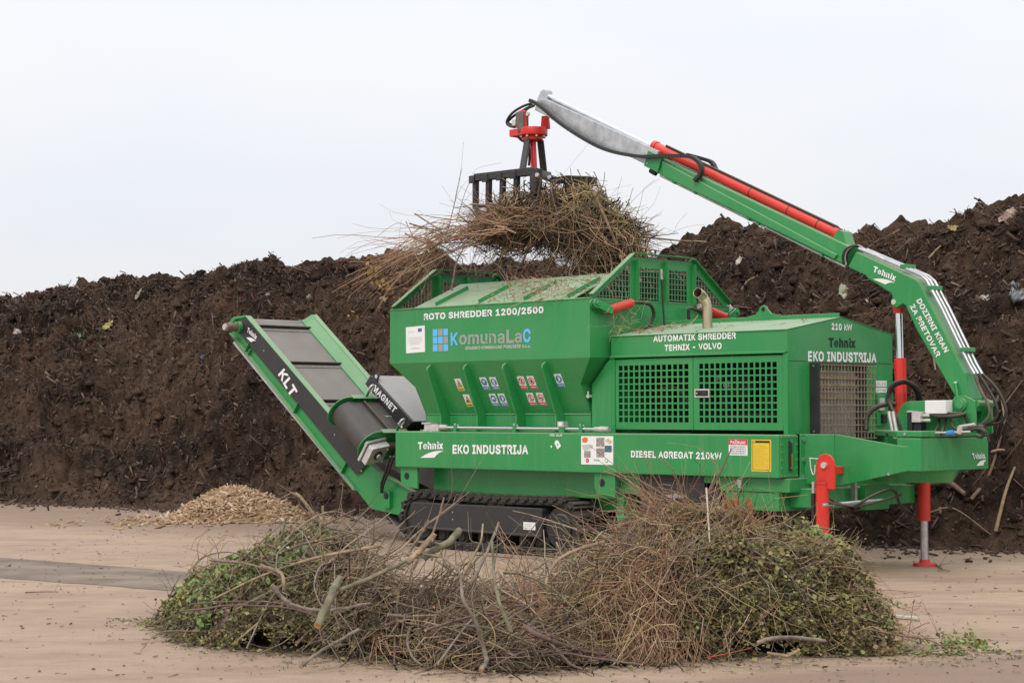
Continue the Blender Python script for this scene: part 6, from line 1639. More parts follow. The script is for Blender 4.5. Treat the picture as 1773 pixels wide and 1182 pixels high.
for p, q in zip(ch2[:-1], ch2[1:]):
    d_ = (q - p).normalized(); s_ = V((0, 1, 0)).cross(d_)
    mb.obox((p + q) / 2, (q - p) * 0.46, V((0, 0.03, 0)), s_ * 0.02)
mb.build('hose_chain', bk, ROOT, fix=False)

# ---- rotator and grab
def P_(p, dy=0.0):
    return V(p) + V((0, dy, 0))


mb = MB()
for a_, dy in ((((1.208, 1.185, 5.361), (1.230, 1.185, 5.560), (1.282, 1.185, 5.576), (1.334, 1.185, 5.548), (1.349, 1.185, 5.345)), -0.16), (((1.354, 1.185, 5.345), (1.375, 1.185, 5.513), (1.489, 1.185, 5.500), (1.509, 1.185, 5.327)), 0.1)):
    mb.prism([P_(p, dy) for p in a_], (0, 0.03, 0))
ctr = V((1.318, 1.185, 5.296))
mb.cyl(ctr + V((0, 0, -0.05)), ctr + V((0, 0, 0.05)), 0.19, 0.19, 28)
mb.obox(ctr + V((-0.17, -0.06, -0.002)), V((0.1, 0, 0)), V((0, 0.1, 0)), V((0, 0, 0.046)))
mb.cyl(ctr + V((0, 0, -0.11)), ctr + V((0, 0, -0.051)), 0.13, 0.13, 20)
rot_ = mb.build('grab_rotator', rd, ROOT, 0.006)
mb = MB()
for i in range(8):
    a = i * math.pi / 4 + 0.3
    mb.bolt(ctr + V((0.155 * math.cos(a), 0.155 * math.sin(a), -0.051)), (0, 0, -1), 0.018, 0.022)
mb.bolt(V((1.408, 1.020, 5.498)), (0, -1, 0), 0.026, 0.03)
tag(mb.build('rotator_bolts', M['alu'], rot_, fix=False), kind='stuff')
q = V((1.259, 1.050, 5.445))
mb = MB().obox(q, V((0.07, 0, 0)), V((0, 0.05, 0)), V((0, 0, 0.1))).cyl(q + V((0, 0, -0.05)), q + V((0, 0, -0.16)), 0.06, 0.06, 14)
mb.obox(q + V((-0.09, -0.04, -0.03)), V((0.03, 0, 0)), V((0, 0.03, 0)), V((0, 0, 0.04)), 1)
mb.build('rotator_motor', [material('grey_motor', (0.12, 0.11, 0.1), 0.6, var=0.2), M['alu']], rot_, 0.006)
for hp in ([(1.376, 1.100, 5.652), (1.199, 1.100, 5.625), (1.020, 1.100, 5.560), (0.929, 1.100, 5.465), (0.977, 1.100, 5.407), (1.083, 1.100, 5.377)],
           [(1.348, 1.150, 5.639), (1.201, 1.150, 5.597), (1.022, 1.150, 5.543), (0.900, 1.150, 5.474), (0.948, 1.150, 5.435), (1.032, 1.150, 5.418)],
           [(1.428, 1.100, 5.616), (1.314, 1.100, 5.593), (1.220, 1.100, 5.544)],
           [(1.125, 1.100, 5.256), (1.198, 1.100, 5.196), (1.313, 1.100, 5.132), (1.344, 1.100, 4.995), (1.333, 1.100, 4.855)]):
    MB().tube(spline(hp, 6), 0.017, 8).build('hydraulic_hose', M['rubber'], rot_, fix=False)
mb = MB().cyl(ctr + V((0, 0, -0.1)), V((1.342, 1.185, 4.795)), 0.04, 0.04, 16)
mb.build('grab_cylinder', rd, ROOT, fix=False)


def bar3(mb, p, q, wx, wy, m=0):
    p, q = V(p), V(q)
    d_ = (q - p); dn = d_.normalized()
    sx = V((1, 0, 0)); sx = (sx - dn * sx.dot(dn)).normalized(); sy = dn.cross(sx)
    mb.obox((p + q) / 2, sx * wx, sy * wy, d_ / 2, m)


mb = MB()
bar3(mb, (1.318, 1.100, 5.235), (1.432, 0.880, 4.759), 0.045, 0.02)
bar3(mb, (1.369, 1.270, 5.195), (1.265, 1.450, 4.752), 0.045, 0.02)
bar3(mb, (1.642, 0.860, 4.708), (1.294, 1.500, 4.761), 0.04, 0.05)
mb.build('grab_arms', bk, ROOT, 0.006)
# near jaw: beam, tines, end plate, lower bar
J = 0.8
mb = MB().prism([(0.615, 0.800, 4.791), (1.660, 0.800, 4.779), (1.660, 0.800, 4.679), (0.615, 0.800, 4.697)], (0, 0.09, 0))
jaw = mb.build('grab_jaw', bk, ROOT, 0.006)
for tp in (((0.619, 0.840, 4.719), (0.597, 0.860, 4.384)), ((0.865, 0.840, 4.712), (0.837, 0.860, 4.373)), ((1.123, 0.840, 4.710), (1.091, 0.860, 4.367)), ((1.376, 0.840, 4.709), (1.342, 0.860, 4.361))):
    a_, b_ = V(tp[0]), V(tp[1])
    mb = MB()
    mb.obox((a_ + b_) / 2, V((0.034, 0, 0)), V((0, 0.03, 0)), (b_ - a_) / 2)
    mb.prism([b_ + V((-0.034, -0.03, 0)), b_ + V((0.034, -0.03, 0)), b_ + V((0.02, 0.12, -0.3)), b_ + V((-0.02, 0.12, -0.3))], (0, 0.05, 0.0))
    mb.obox(a_ + V((-0.03, -0.046, 0.0)), V((0.05, 0, 0)), V((0, 0.006, 0)), V((0, 0, 0.05)))
    mb.build('tine', bk, jaw, 0.004)
mb = MB().prism([(1.650, 0.790, 4.780), (1.761, 0.790, 4.756), (1.756, 0.790, 4.503), (1.700, 0.790, 4.370), (1.644, 0.790, 4.513)], (0, 0.12, 0)); mb.build('end_plate', bk, jaw, 0.005)
mb = MB().prism([(0.587, 0.820, 4.393), (1.445, 0.820, 4.364), (1.444, 0.820, 4.320), (0.587, 0.820, 4.345)], (0, 0.03, 0)); mb.build('lower_bar', bk, jaw, 0.004)
# far jaw
mb = MB().prism([(1.194, 1.550, 4.805), (1.360, 1.550, 4.744), (1.571, 1.550, 4.751), (1.927, 1.550, 4.707), (2.015, 1.550, 4.688), (2.011, 1.550, 4.574), (1.951, 1.550, 4.580), (1.911, 1.550, 4.627), (1.536, 1.550, 4.661), (1.298, 1.550, 4.667), (1.183, 1.550, 4.723)], (0, 0.1, 0))
jaw2 = mb.build('grab_jaw', bk, ROOT, 0.006)
for tp in ((1.560, 1.600, 4.663), (1.743, 1.600, 4.647), (1.915, 1.600, 4.631)):
    x, zt_ = tp[0], tp[2]
    mb = MB().obox((x, 1.6, zt_ - 0.14), V((0.034, 0, 0)), V((0, 0.03, 0)), V((0, 0, 0.15)))
    mb.prism([(x - 0.034, 1.57, zt_ - 0.29), (x + 0.034, 1.57, zt_ - 0.29), (x + 0.02, 1.42, zt_ - 0.6), (x - 0.02, 1.42, zt_ - 0.6)], (0, 0.05, 0))
    mb.build('tine', bk, jaw2, 0.004)
mb = MB().bolt((1.782, 0.800, 4.668), (0, -1, 0), 0.03, 0.02).bolt((1.896, 0.900, 4.638), (0, -1, 0), 0.026, 0.02)
mb.build('jaw_bolts', M['alu'], jaw, fix=False)

# ---- outriggers
def outrigger(x, y, ztube0, ztube1, bracket):
    mb = MB().cyl((x, y, ztube0), (x, y, ztube1), 0.07, 0.07, 22)
    mb.cyl((x, y, ztube1 - 0.03), (x, y, ztube1), 0.078, 0.078, 22)
    o = mb.build('outrigger', rd, ROOT, fix=False)
    MB().cyl((x, y, 0.03), (x, y, ztube0 + 0.01), 0.044, 0.044, 18).build('outrigger_rod', st, o, fix=False)
    MB().cyl((x, y, 0.002), (x, y, 0.035), 0.13, 0.125, 24).cyl((x, y, 0.035), (x, y, 0.075), 0.06, 0.055, 16).build('outrigger_foot', rd, o, fix=False)
    if bracket:
        pts = []
        for i in range(9):
            a = math.pi * i / 8
            pts.append((x + 0.05 + 0.115 * math.cos(a), y - 0.02, 1.16 + 0.115 * math.sin(a)))
        pts += [(x - 0.065, y - 0.02, ztube1), (x + 0.06, y - 0.02, ztube1 - 0.06), (x + 0.06, y - 0.02, 0.91), (x + 0.165, y - 0.02, 0.91)]
        mb = MB().prism(pts, (0, 0.025, 0))
        mb.box(x + 0.0, x + 0.06, y + 0.006, y + 0.29, 1.06, 1.14)
        mb.build('outrigger_bracket', rd, o, 0.006)
        mb = MB().cyl((x + 0.045, y - 0.05, 1.155), (x + 0.045, y - 0.021, 1.155), 0.032, 0.034, 14)
        mb.cyl((x - 0.14, y - 0.03, 1.225), (x - 0.03, y - 0.03, 1.22), 0.008, 0.008, 8)
        mb.tube(spline([(x - 0.13, y - 0.035, 1.22), (x - 0.115, y - 0.04, 1.12), (x - 0.09, y - 0.04, 1.06), (x - 0.07, y - 0.04, 1.07), (x - 0.065, y - 0.035, 1.16)], 5), 0.007, 6)
        mb.build('locking_pin', M['alu'], o, fix=False)
        MB().cyl((x - 0.13, y + 0.02, 0.86), (x - 0.15, y + 0.05, 0.45), 0.026, 0.026, 10).cyl((x - 0.13, y + 0.02, 0.98), (x - 0.13, y + 0.02, 0.86), 0.018, 0.018, 8, 1).cyl((x - 0.15, y + 0.05, 0.45), (x - 0.16, y + 0.06, 0.3), 0.014, 0.014, 8, 1).build('gas_strut', [bk, M['alu']], o, fix=False)
    return o


outrigger(6.5, 0.2, 0.4, 0.99, True)
outrigger(6.5, 2.1, 0.5, zb0 - 0.02, False)
mb = MB().box(6.42, 6.58, 1.86, 2.2, zb0 - 0.06, zb0 - 0.005); mb.build('outrigger_beam', gr, ROOT, 0.006)

# ---- loose pipework round the crane foot
for hp, r in (([(6.671, 0.750, 1.511), (6.653, 0.800, 1.650), (6.714, 0.850, 1.748), (6.792, 0.950, 1.784), (6.880, 1.000, 1.790)], 0.024),
              ([(6.922, 0.900, 1.469), (6.881, 0.900, 1.693), (6.840, 0.900, 1.845), (6.884, 0.900, 1.978), (6.959, 0.950, 2.029), (6.993, 1.050, 2.021), (7.041, 1.150, 1.954), (7.017, 1.250, 1.845), (6.938, 1.350, 1.754)], 0.02),
              ([(7.061, 0.850, 1.470), (6.978, 0.850, 1.651), (6.861, 0.900, 1.814), (6.865, 0.950, 1.954), (6.940, 1.000, 2.009), (6.974, 1.100, 1.997), (6.994, 1.200, 1.918), (6.949, 1.300, 1.784)], 0.018),
              ([(7.298, 0.920, 1.698), (7.455, 0.900, 1.698), (7.599, 0.920, 1.686), (7.697, 0.980, 1.680), (7.738, 1.000, 1.603), (7.764, 1.000, 1.533)], 0.018),
              ([(7.310, 0.900, 1.675), (7.488, 0.880, 1.657), (7.659, 0.900, 1.663), (7.724, 0.980, 1.686)], 0.018),
              ([(7.430, 0.950, 1.662), (7.434, 0.920, 1.555), (7.416, 0.850, 1.473)], 0.014),
              ([(7.512, 0.950, 1.651), (7.502, 0.920, 1.544), (7.511, 0.850, 1.473)], 0.014),
              ([(7.560, 0.950, 1.651), (7.611, 0.920, 1.556), (7.704, 0.900, 1.521), (7.825, 0.900, 1.534)], 0.014),
              ([(7.771, 0.900, 1.498), (7.905, 0.900, 1.534), (7.983, 0.900, 1.506), (7.956, 0.900, 1.453), (7.877, 0.900, 1.464)], 0.016),
              ([(7.741, 0.950, 1.521), (7.895, 0.950, 1.557), (7.980, 0.950, 1.499), (8.005, 0.950, 1.406)], 0.012),
              ([(6.750, -0.040, 0.830), (6.800, 0.089, 0.768), (6.900, 0.199, 0.756), (7.000, 0.363, 0.848), (7.000, 0.635, 0.898), (7.000, 0.793, 0.870), (7.000, 0.866, 0.747), (7.000, 1.026, 0.663)], 0.014),
              ([(6.750, -0.041, 0.783), (6.900, 0.199, 0.744), (7.000, 0.465, 0.785), (7.000, 0.889, 0.842)], 0.012)):
    MB().tube(spline(hp, 6), r, 8).build('hydraulic_hose', M['rubber'], ROOT, fix=False)
MB().tube([(6.700, -0.071, 0.759), (6.850, 0.272, 0.781), (7.000, 0.549, 0.800)], 0.016, 8).build('steel_pipe', M['galv'], ROOT, fix=False)
q = V((6.477, 0.800, 0.866)); MB().box(q.x - 0.025, q.x + 0.025, 0.78, 0.82, q.z - 0.13, q.z + 0.14).build('steel_post', M['steel'], ROOT, fix=False)
q0, q1 = V((7.316, 0.980, 1.824)), V((7.562, 0.980, 1.686))
MB().box(q0.x, q1.x, 0.86, 1.0, q1.z, q0.z).build('control_box', M['offwhite'], ROOT, 0.008)
q0, q1 = V((7.140, 0.900, 1.699)), V((7.294, 0.900, 1.471))
mb = MB().box(q0.x, q0.x + 0.06, 0.8, 0.93, q1.z, q0.z).box(q0.x + 0.0605, q1.x, 0.82, 0.92, q1.z, q0.z - 0.1)
mb.build('valve_block', M['dark_in'], ROOT, 0.004)
mb = MB().box(q0.x + 0.062, q1.x + 0.01, 0.79, 0.9, q0.z - 0.1, q0.z + 0.01).cyl((q1.x + 0.01, 0.84, q0.z - 0.03), (q1.x + 0.09, 0.84, q0.z - 0.03), 0.016).cyl((q1.x + 0.01, 0.84, q0.z - 0.08), (q1.x + 0.1, 0.84, q0.z - 0.08), 0.016)
mb.box(q0.x, q0.x + 0.06, 0.8, 0.93, q0.z + 0.001, q0.z + 0.02)
mb.build('valve_fitting', M['alu'], ROOT, 0.004)
mb = MB().cyl((7.345, 0.800, 1.485), (7.885, 0.800, 1.506), 0.012, 0.012, 8).cyl((7.752, 0.800, 1.487), (7.773, 0.800, 1.558), 0.03, 0.03, 10).cyl((7.766, 0.800, 1.558), (7.939, 0.800, 1.582), 0.014, 0.014, 8).cyl((7.624, 0.790, 1.487), (7.705, 0.790, 1.493), 0.03, 0.03, 8, 1)
mb.build('steel_fittings', [M['alu'], M['blue']], ROOT, fix=False)
mb = MB()
for a_, b_ in (((6.920, 0.800, 1.711), (6.974, 0.800, 1.470)), ((6.983, 0.780, 1.711), (7.030, 0.780, 1.471))):
    mb.cyl(a_, b_, 0.02, 0.02, 8)
mb.cyl((6.922, 0.750, 1.482), (7.099, 0.750, 1.471), 0.022, 0.022, 8, 1); mb.bolt((7.082, 0.700, 1.460), (0, -1, 0), 0.035, 0.03)
mb.build('braided_hose', [M['alu'], bk], ROOT, fix=False)
mb = MB().cyl((7.864, 1.000, 1.539), (7.917, 1.000, 1.522), 0.05, 0.05, 12); mb.build('hose_coupling', bk, ROOT, fix=False)

# ================================================================== BRUSHWOOD
def twigs(p, d, L, r, K=4, sides=3, bend=0.25, taper=0.45, droop=0.0):
    """many curved tapering shoots at once; returns verts, quads"""
    n = len(p)
    d = d / np.linalg.norm(d, axis=1, keepdims=True)
    a = np.cross(d, RNG.normal(size=(n, 3))); a /= np.linalg.norm(a, axis=1, keepdims=True)
    b = np.cross(d, a)
    bv = RNG.normal(0, bend, (n, 2)); wv = RNG.normal(0, bend * 0.35, (n, 2))
    V_, out = [], []
    for k in range(K + 1):
        s = k / K
        c = p + d * (L * s)[:, None]
        o1 = bv[:, 0] * s * s + wv[:, 0] * math.sin(6.0 * s); o2 = bv[:, 1] * s * s + wv[:, 1] * math.sin(5 * s + 1)
        c = c + a * (L * o1)[:, None] + b * (L * o2)[:, None]
        c[:, 2] -= droop * L * s * s
        rk = r * (1 - (1 - taper) * s)
        for q in range(sides):
            t = 2 * math.pi * q / sides
            out.append(c + a * (rk * math.cos(t))[:, None] + b * (rk * math.sin(t))[:, None])
    v = np.stack(out, 1).reshape(-1, 3)
    f0 = []
    for k in range(K):
        for q in range(sides):
            q2 = (q + 1) % sides
            f0.append((k * sides + q, k * sides + q2, (k + 1) * sides + q2, (k + 1) * sides + q))
    f = (np.array(f0)[None] + (np.arange(n) * (K + 1) * sides)[:, None, None]).reshape(-1, 4)
    return v, f


def leaves(p, size, flat=0.4):
    """small folded leaves; returns verts, quads (two quads per leaf)"""
    n = len(p)
    d = RNG.normal(size=(n, 3)); d[:, 2] *= 0.6; d /= np.linalg.norm(d, axis=1, keepdims=True)
    u = RNG.normal(size=(n, 3)); u = np.cross(d, u); u /= np.linalg.norm(u, axis=1, keepdims=True)
    w = np.cross(d, u)
    s = size[:, None]; k = (RNG.random(n) * 0.5 + 0.15)[:, None]; wd = (RNG.random(n) * 0.3 + 0.25)[:, None]
    v = np.stack([p, p + d * s * 0.45 + u * s * wd + w * s * k * 0.5, p + d * s + w * s * k * 0.2, p + d * s * 0.45 - u * s * wd + w * s * k * 0.5, p + d * s * 0.5], 1).reshape(-1, 3)
    f0 = np.array([(0, 1, 2, 4), (0, 4, 2, 3)])
    f = (f0[None] + (np.arange(n) * 5)[:, None, None]).reshape(-1, 4)
    return v, f


FR_R = [-2.96, -2.4, -1.9, -1.17, -0.73, -0.14, 0.47, 0.97, 1.45, 2.09, 2.67, 3.07, 3.5]
FR_D = [15.3, 13.8, 13.3, 13.1, 12.6, 12.3, 13.0, 12.85, 12.85, 13.05, 13.1, 13.05, 13.2]
RD_R = [-2.9, -2.75, -2.6, -2.3, -1.95, -1.6, -1.3, -1.05, -0.85, -0.55, -0.25, 0.06, 0.3, 0.52, 0.72, 0.97, 1.2, 1.45, 1.66, 1.8, 2.1, 2.3, 2.45, 2.55, 2.65, 2.76, 2.9, 3.1, 3.4, 3.7]
RD_H = [0.0, 0.16, 0.32, 0.48, 0.6, 0.66, 0.6, 0.5, 0.42, 0.34, 0.27, 0.26, 0.34, 0.48, 0.66, 0.78, 0.84, 0.86, 0.82, 0.78, 0.79, 0.76, 0.68, 0.54, 0.34, 0.18, 0.09, 0.05, 0.03, 0.0]


def pile_h(r, d):
    r = np.asarray(r, float); d = np.asarray(d, float)
    df = np.interp(r, FR_R, FR_D) + 0.22 * fbm(r * 1.7, d * 0 + 3.3, 3, 77); h = np.interp(r, RD_R, RD_H)
    wv = 2.5 + 0.3 * np.sin(r * 2)
    q = np.clip((d - df) / wv, 0, 1)
    wall = np.clip(q / 0.12, 0, 1) ** 0.7
    pr = np.where(q < 0.45, wall * (0.74 + 0.26 * np.clip(q / 0.45, 0, 1)), np.cos((q - 0.45) / 0.55 * math.pi / 2) ** 0.8)
    return h * np.clip(pr, 0, 1) * (1 + 0.3 * fbm(r * 2.3 + 9, d * 2.3, 3, 61))


def to_world(r, d, z):
    return np.stack([YARD.x + RV.x * r + DV.x * d, YARD.y + RV.y * r + DV.y * d, z], -1)


def pile_samples(n, r0, r1, depth=0.25, q0=0.0, q1=0.75, rsig=None):
    r = RNG.uniform(r0, r1, n) if rsig is None else np.clip(RNG.normal((r0 + r1) / 2, rsig, n), r0, r1)
    df = np.interp(r, FR_R, FR_D)
    q = q0 + (q1 - q0) * RNG.random(n) ** 1.5
    d = df + q * 2.6
    h = pile_h(r, d)
    e = 0.03
    hr = (pile_h(r + e, d) - pile_h(r - e, d)) / (2 * e); hd = (pile_h(r, d + e) - pile_h(r, d - e)) / (2 * e)
    z = h - depth * RNG.random(n) ** 1.6 * np.clip(h / 0.4, 0.1, 1) + 0.015
    z = np.maximum(z, 0.01)
    rv, dv = np.array(RV), np.array(DV)
    t1 = rv[None] + np.array([0, 0, 1.0])[None] * np.clip(hr, -1, 1)[:, None]
    t2 = dv[None] + np.array([0, 0, 1.0])[None] * np.clip(hd, -1.0, 1.0)[:, None]
    t1 /= np.linalg.norm(t1, axis=1, keepdims=True); t2 /= np.linalg.norm(t2, axis=1, keepdims=True)
    return to_world(r, d, z), t1, t2


def along(t1, t2, ang, out=0.2):
    n = len(t1)
    nn = np.cross(t1, t2)
    nn *= np.sign(nn[:, 2:3])
    return np.cos(ang)[:, None] * t1 + np.sin(ang)[:, None] * t2 + nn * RNG.normal(-0.02, out * 0.55, n)[:, None] + RNG.normal(0, 0.08, (n, 3))


def lift_above_ground(v):
    v[:, 2] = np.maximum(v[:, 2], 0.006)
    return v


ISL_GREY = [(0.1, 0.07, 0.05), (0.22, 0.165, 0.115), (0.06, 0.04, 0.03), (0.33, 0.26, 0.19), (0.16, 0.11, 0.078), (0.07, 0.045, 0.035), (0.2, 0.175, 0.11), (0.42, 0.34, 0.25)]
ISL_RED = [(0.316, 0.177, 0.106), (0.474, 0.294, 0.166), (0.229, 0.118, 0.076), (0.574, 0.384, 0.227), (0.36, 0.206, 0.128), (0.172, 0.088, 0.06), (0.646, 0.458, 0.288)]
ISL_LEAF = [(0.139, 0.133, 0.037), (0.242, 0.237, 0.068), (0.186, 0.142, 0.051), (0.317, 0.293, 0.111), (0.102, 0.085, 0.034), (0.205, 0.246, 0.077), (0.409, 0.36, 0.153)]
ISL_GREEN = [(0.121, 0.189, 0.041), (0.203, 0.297, 0.081), (0.081, 0.108, 0.034), (0.27, 0.405, 0.149), (0.135, 0.135, 0.047), (0.176, 0.257, 0.081)]
ISL_STRAW = [(0.42, 0.32, 0.16), (0.54, 0.43, 0.22), (0.33, 0.24, 0.12), (0.47, 0.39, 0.2), (0.6, 0.5, 0.3)]
m_grey = material('grey_brown_bark_twigs', (0.2, 0.15, 0.1), 0.85, island=ISL_GREY)
m_red = material('reddish_tan_twigs', (0.3, 0.2, 0.1), 0.8, island=ISL_RED)
m_leaf = material('wilted_olive_leaves', (0.1, 0.1, 0.05), 0.75, island=ISL_LEAF)
m_green = material('fresh_green_leaves', (0.15, 0.2, 0.06), 0.65, island=ISL_GREEN)
m_straw = material('dry_straw', (0.4, 0.3, 0.15), 0.8, island=ISL_STRAW)
m_bark = [material('bark_grey', (0.19, 0.155, 0.125), 0.9, var=0.42, scale=14, bump=0.003, bump_scale=60),
          material('bark_brown', (0.17, 0.115, 0.08), 0.85, var=0.3, scale=14, bump=0.003, bump_scale=60),
          material('bark_mossy', (0.15, 0.13, 0.075), 0.9, var=0.35, scale=10, bump=0.004, bump_scale=50, col2=(0.24, 0.22, 0.14)),
          material('bark_tan', (0.27, 0.195, 0.125), 0.85, var=0.4, scale=14, bump=0.003, bump_scale=60),
          material('bark_purple', (0.14, 0.085, 0.075), 0.75, var=0.25, scale=12, bump=0.003, bump_scale=60)]
m_cut = material('fresh_cut_wood', (0.4, 0.22, 0.1), 0.85, var=0.25, scale=30)
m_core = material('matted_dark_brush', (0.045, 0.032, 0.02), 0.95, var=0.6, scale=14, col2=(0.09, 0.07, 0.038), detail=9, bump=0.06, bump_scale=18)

# matted inside of the pile
nr_, nd_ = 150, 60
rr = np.linspace(-3.0, 3.6, nr_)
Rg, Qg = np.meshgrid(rr, np.linspace(0, 1, nd_), indexing='ij')
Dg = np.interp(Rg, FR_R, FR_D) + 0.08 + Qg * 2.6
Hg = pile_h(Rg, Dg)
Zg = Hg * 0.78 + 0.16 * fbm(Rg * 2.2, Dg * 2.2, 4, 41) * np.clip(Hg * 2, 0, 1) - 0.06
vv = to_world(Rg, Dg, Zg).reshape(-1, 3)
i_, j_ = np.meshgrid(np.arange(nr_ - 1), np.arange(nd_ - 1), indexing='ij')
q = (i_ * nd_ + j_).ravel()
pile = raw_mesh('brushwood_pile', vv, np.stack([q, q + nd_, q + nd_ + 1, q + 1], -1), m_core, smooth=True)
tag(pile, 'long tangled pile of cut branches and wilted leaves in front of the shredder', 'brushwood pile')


def stuff(name, parts, mats, parent, top=None):
    vs_, fs, mi, b = [], [], [], 0
    for k, (v, f, m_) in enumerate(parts):
        vs_.append(v); fs.append(f + b); b += len(v); mi.append(np.full(len(f), m_))
    o = raw_mesh(name, np.concatenate(vs_), np.concatenate(fs), mats, parent, np.concatenate(mi))
    o['kind'] = 'stuff'
    return o


def clumped(n, k, r0, r1, mean, spread, depth, q0, q1, size=0.28):
    """samples gathered in k tufts that each point their own way"""
    P_, t1_, t2_ = pile_samples(n, r0, r1, depth, q0, q1)
    C_ = P_[RNG.integers(0, n, k)]
    own = RNG.normal(mean, spread, k)
    lab = np.empty(n, int)
    for i in range(0, n, 2000):
        lab[i:i + 2000] = np.argmin(((P_[i:i + 2000, None] - C_[None]) ** 2).sum(-1) + RNG.random((len(P_[i:i + 2000]), k)) * size ** 2, 1)
    return P_, t1_, t2_, own[lab] + RNG.normal(0, 0.22, n), lab


def sprigs(n, k, r0, r1, depth, q0, q1, l0, l1, s0, s1, mats, out=0.35, weights=None):
    """leafy shoots: one stem with k leaves each; returns stem mesh and leaf meshes by colour"""
    P_, t1_, t2_ = pile_samples(n, r0, r1, depth, q0, q1)
    d_ = along(t1_, t2_, RNG.uniform(0, 6.28, n), out); d_ /= np.linalg.norm(d_, axis=1, keepdims=True)
    L_ = RNG.uniform(l0, l1, n)
    st_m = twigs(P_, d_, L_, RNG.uniform(0.002, 0.0035, n), K=3, bend=0.1)
    s_ = RNG.random((n, k)) ** 0.8
    q_ = P_[:, None] + d_[:, None] * (L_[:, None] * s_)[..., None] + RNG.normal(0, 0.02, (n, k, 3))
    mi = RNG.choice(mats, n, p=weights)
    res = []
    for m_ in sorted(set(mats)):
        pts = q_[mi == m_].reshape(-1, 3)
        v_, f_ = leaves(pts, RNG.uniform(s0, s1, len(pts)))
        res.append((lift_above_ground(v_), f_, m_))
    return (lift_above_ground(st_m[0]), st_m[1]), res


def tw_part(P_, d_, l0, l1, ra, rb, m_, **kw):
    v_, f_ = twigs(P_, d_, RNG.uniform(l0, l1, len(P_)), RNG.uniform(ra, rb, len(P_)), **kw)
    return (lift_above_ground(v_), f_, m_)


m_leafd = material('dark_olive_leaves', (0.06, 0.06, 0.03), 0.75, island=[(0.045, 0.042, 0.016), (0.08, 0.075, 0.028), (0.06, 0.045, 0.02), (0.1, 0.095, 0.04)])
m_leafb = material('dry_brown_leaves', (0.2, 0.13, 0.07), 0.8, island=[(0.2, 0.14, 0.07), (0.14, 0.09, 0.045), (0.28, 0.21, 0.11), (0.1, 0.065, 0.035)])
LM = [m_leaf, m_leafd, m_leafb, m_green, m_grey, m_red, m_straw]      # slots 0..6
# zone A, leafy cuttings on the left
prt = []
stm, lv_ = sprigs(1800, 18, -2.85, -1.0, 0.14, 0, 0.7, 0.1, 0.3, 0.015, 0.04, [0, 1, 2], 0.35, [0.42, 0.3, 0.28]); prt += [(*stm, 4)] + lv_
stm, lv_ = sprigs(360, 15, -2.7, -1.4, 0.04, 0.1, 0.5, 0.08, 0.22, 0.03, 0.065, [3, 0], 0.3, [0.75, 0.25]); prt += [(*stm, 4)] + lv_
P_t, t1, t2, ang, _ = clumped(1300, 40, -2.8, -1.0, 0.3, 1.2, 0.08, 0, 0.6)
prt.append(tw_part(P_t, along(t1, t2, ang, 0.15), 0.12, 0.42, 0.002, 0.0045, 4))
P_t, t1, t2 = pile_samples(380, -2.8, -1.3, 0.02, 0, 0.5)
prt.append(tw_part(P_t, along(t1, t2, RNG.normal(0, 0.5, len(P_t)), 0.15), 0.15, 0.5, 0.002, 0.004, 6))
stuff('leaf_cuttings', prt, LM, pile)
# zone B, bare twigs in the middle
prt = []
P_t, t1, t2, ang, _ = clumped(2500, 60, -1.55, 0.8, 0.25, 1.0, 0.22, 0, 0.7)
prt.append(tw_part(P_t, along(t1, t2, ang, 0.2), 0.2, 0.85, 0.0032, 0.0098, 4, bend=0.28))
P_t, t1, t2, ang, _ = clumped(1100, 30, -1.5, 0.8, -0.4, 1.2, 0.15, 0, 0.6)
prt.append(tw_part(P_t, along(t1, t2, ang, 0.2), 0.2, 0.7, 0.0025, 0.005, 5, bend=0.3))
stm, lv_ = sprigs(620, 12, -1.5, 0.8, 0.2, 0, 0.55, 0.08, 0.25, 0.02, 0.045, [0, 1, 2], 0.3, [0.35, 0.3, 0.35]); prt += [(*stm, 4)] + lv_
stuff('bare_twigs', prt, LM, pile)
# zone C, fine reddish shoots swept down to the left
prt = []
P_t, t1, t2, ang, lab = clumped(4200, 70, 0.2, 1.8, -2.35, 0.6, 0.3, 0, 0.72)
rC = (P_t - np.array(YARD)) @ np.array(RV); dC = (P_t - np.array(YARD)) @ np.array(DV) - np.interp(rC, FR_R, FR_D)
ok = (rC < 1.1 + 0.15 * RNG.normal(size=len(rC))) | (dC > 0.75)
P_t, t1, t2, ang, lab = P_t[ok], t1[ok], t2[ok], ang[ok], lab[ok]
d_ = along(t1, t2, ang, 0.18)
pale = lab % 3 == 0
prt.append(tw_part(P_t[pale], d_[pale], 0.25, 0.95, 0.0026, 0.006, 6, K=5, bend=0.22))
prt.append(tw_part(P_t[~pale], d_[~pale], 0.25, 0.95, 0.0026, 0.0065, 5, K=5, bend=0.22))
P_s, t1, t2, ang, _ = clumped(1100, 25, 0.25, 1.25, -1.7, 0.25, 0.06, 0, 0.3)
prt.append(tw_part(P_s, along(t1, t2, ang, 0.12), 0.3, 0.85, 0.0025, 0.005, 5, K=6, bend=0.22, droop=0.15))
P_t, t1, t2, ang, _ = clumped(700, 20, 0.1, 1.2, 0.0, 1.4, 0.15, 0, 0.5)
prt.append(tw_part(P_t, along(t1, t2, ang, 0.2), 0.25, 0.8, 0.003, 0.006, 4, K=5, bend=0.25))
P_u, t1, t2 = pile_samples(60, 0.7, 1.7, 0.05, 0.25, 0.5)
prt.append(tw_part(P_u, along(t1, t2, RNG.uniform(0, 6.28, len(P_u)), 1.2), 0.15, 0.45, 0.002, 0.004, 5, bend=0.3))
stuff('reddish_shoots', prt, LM, pile)
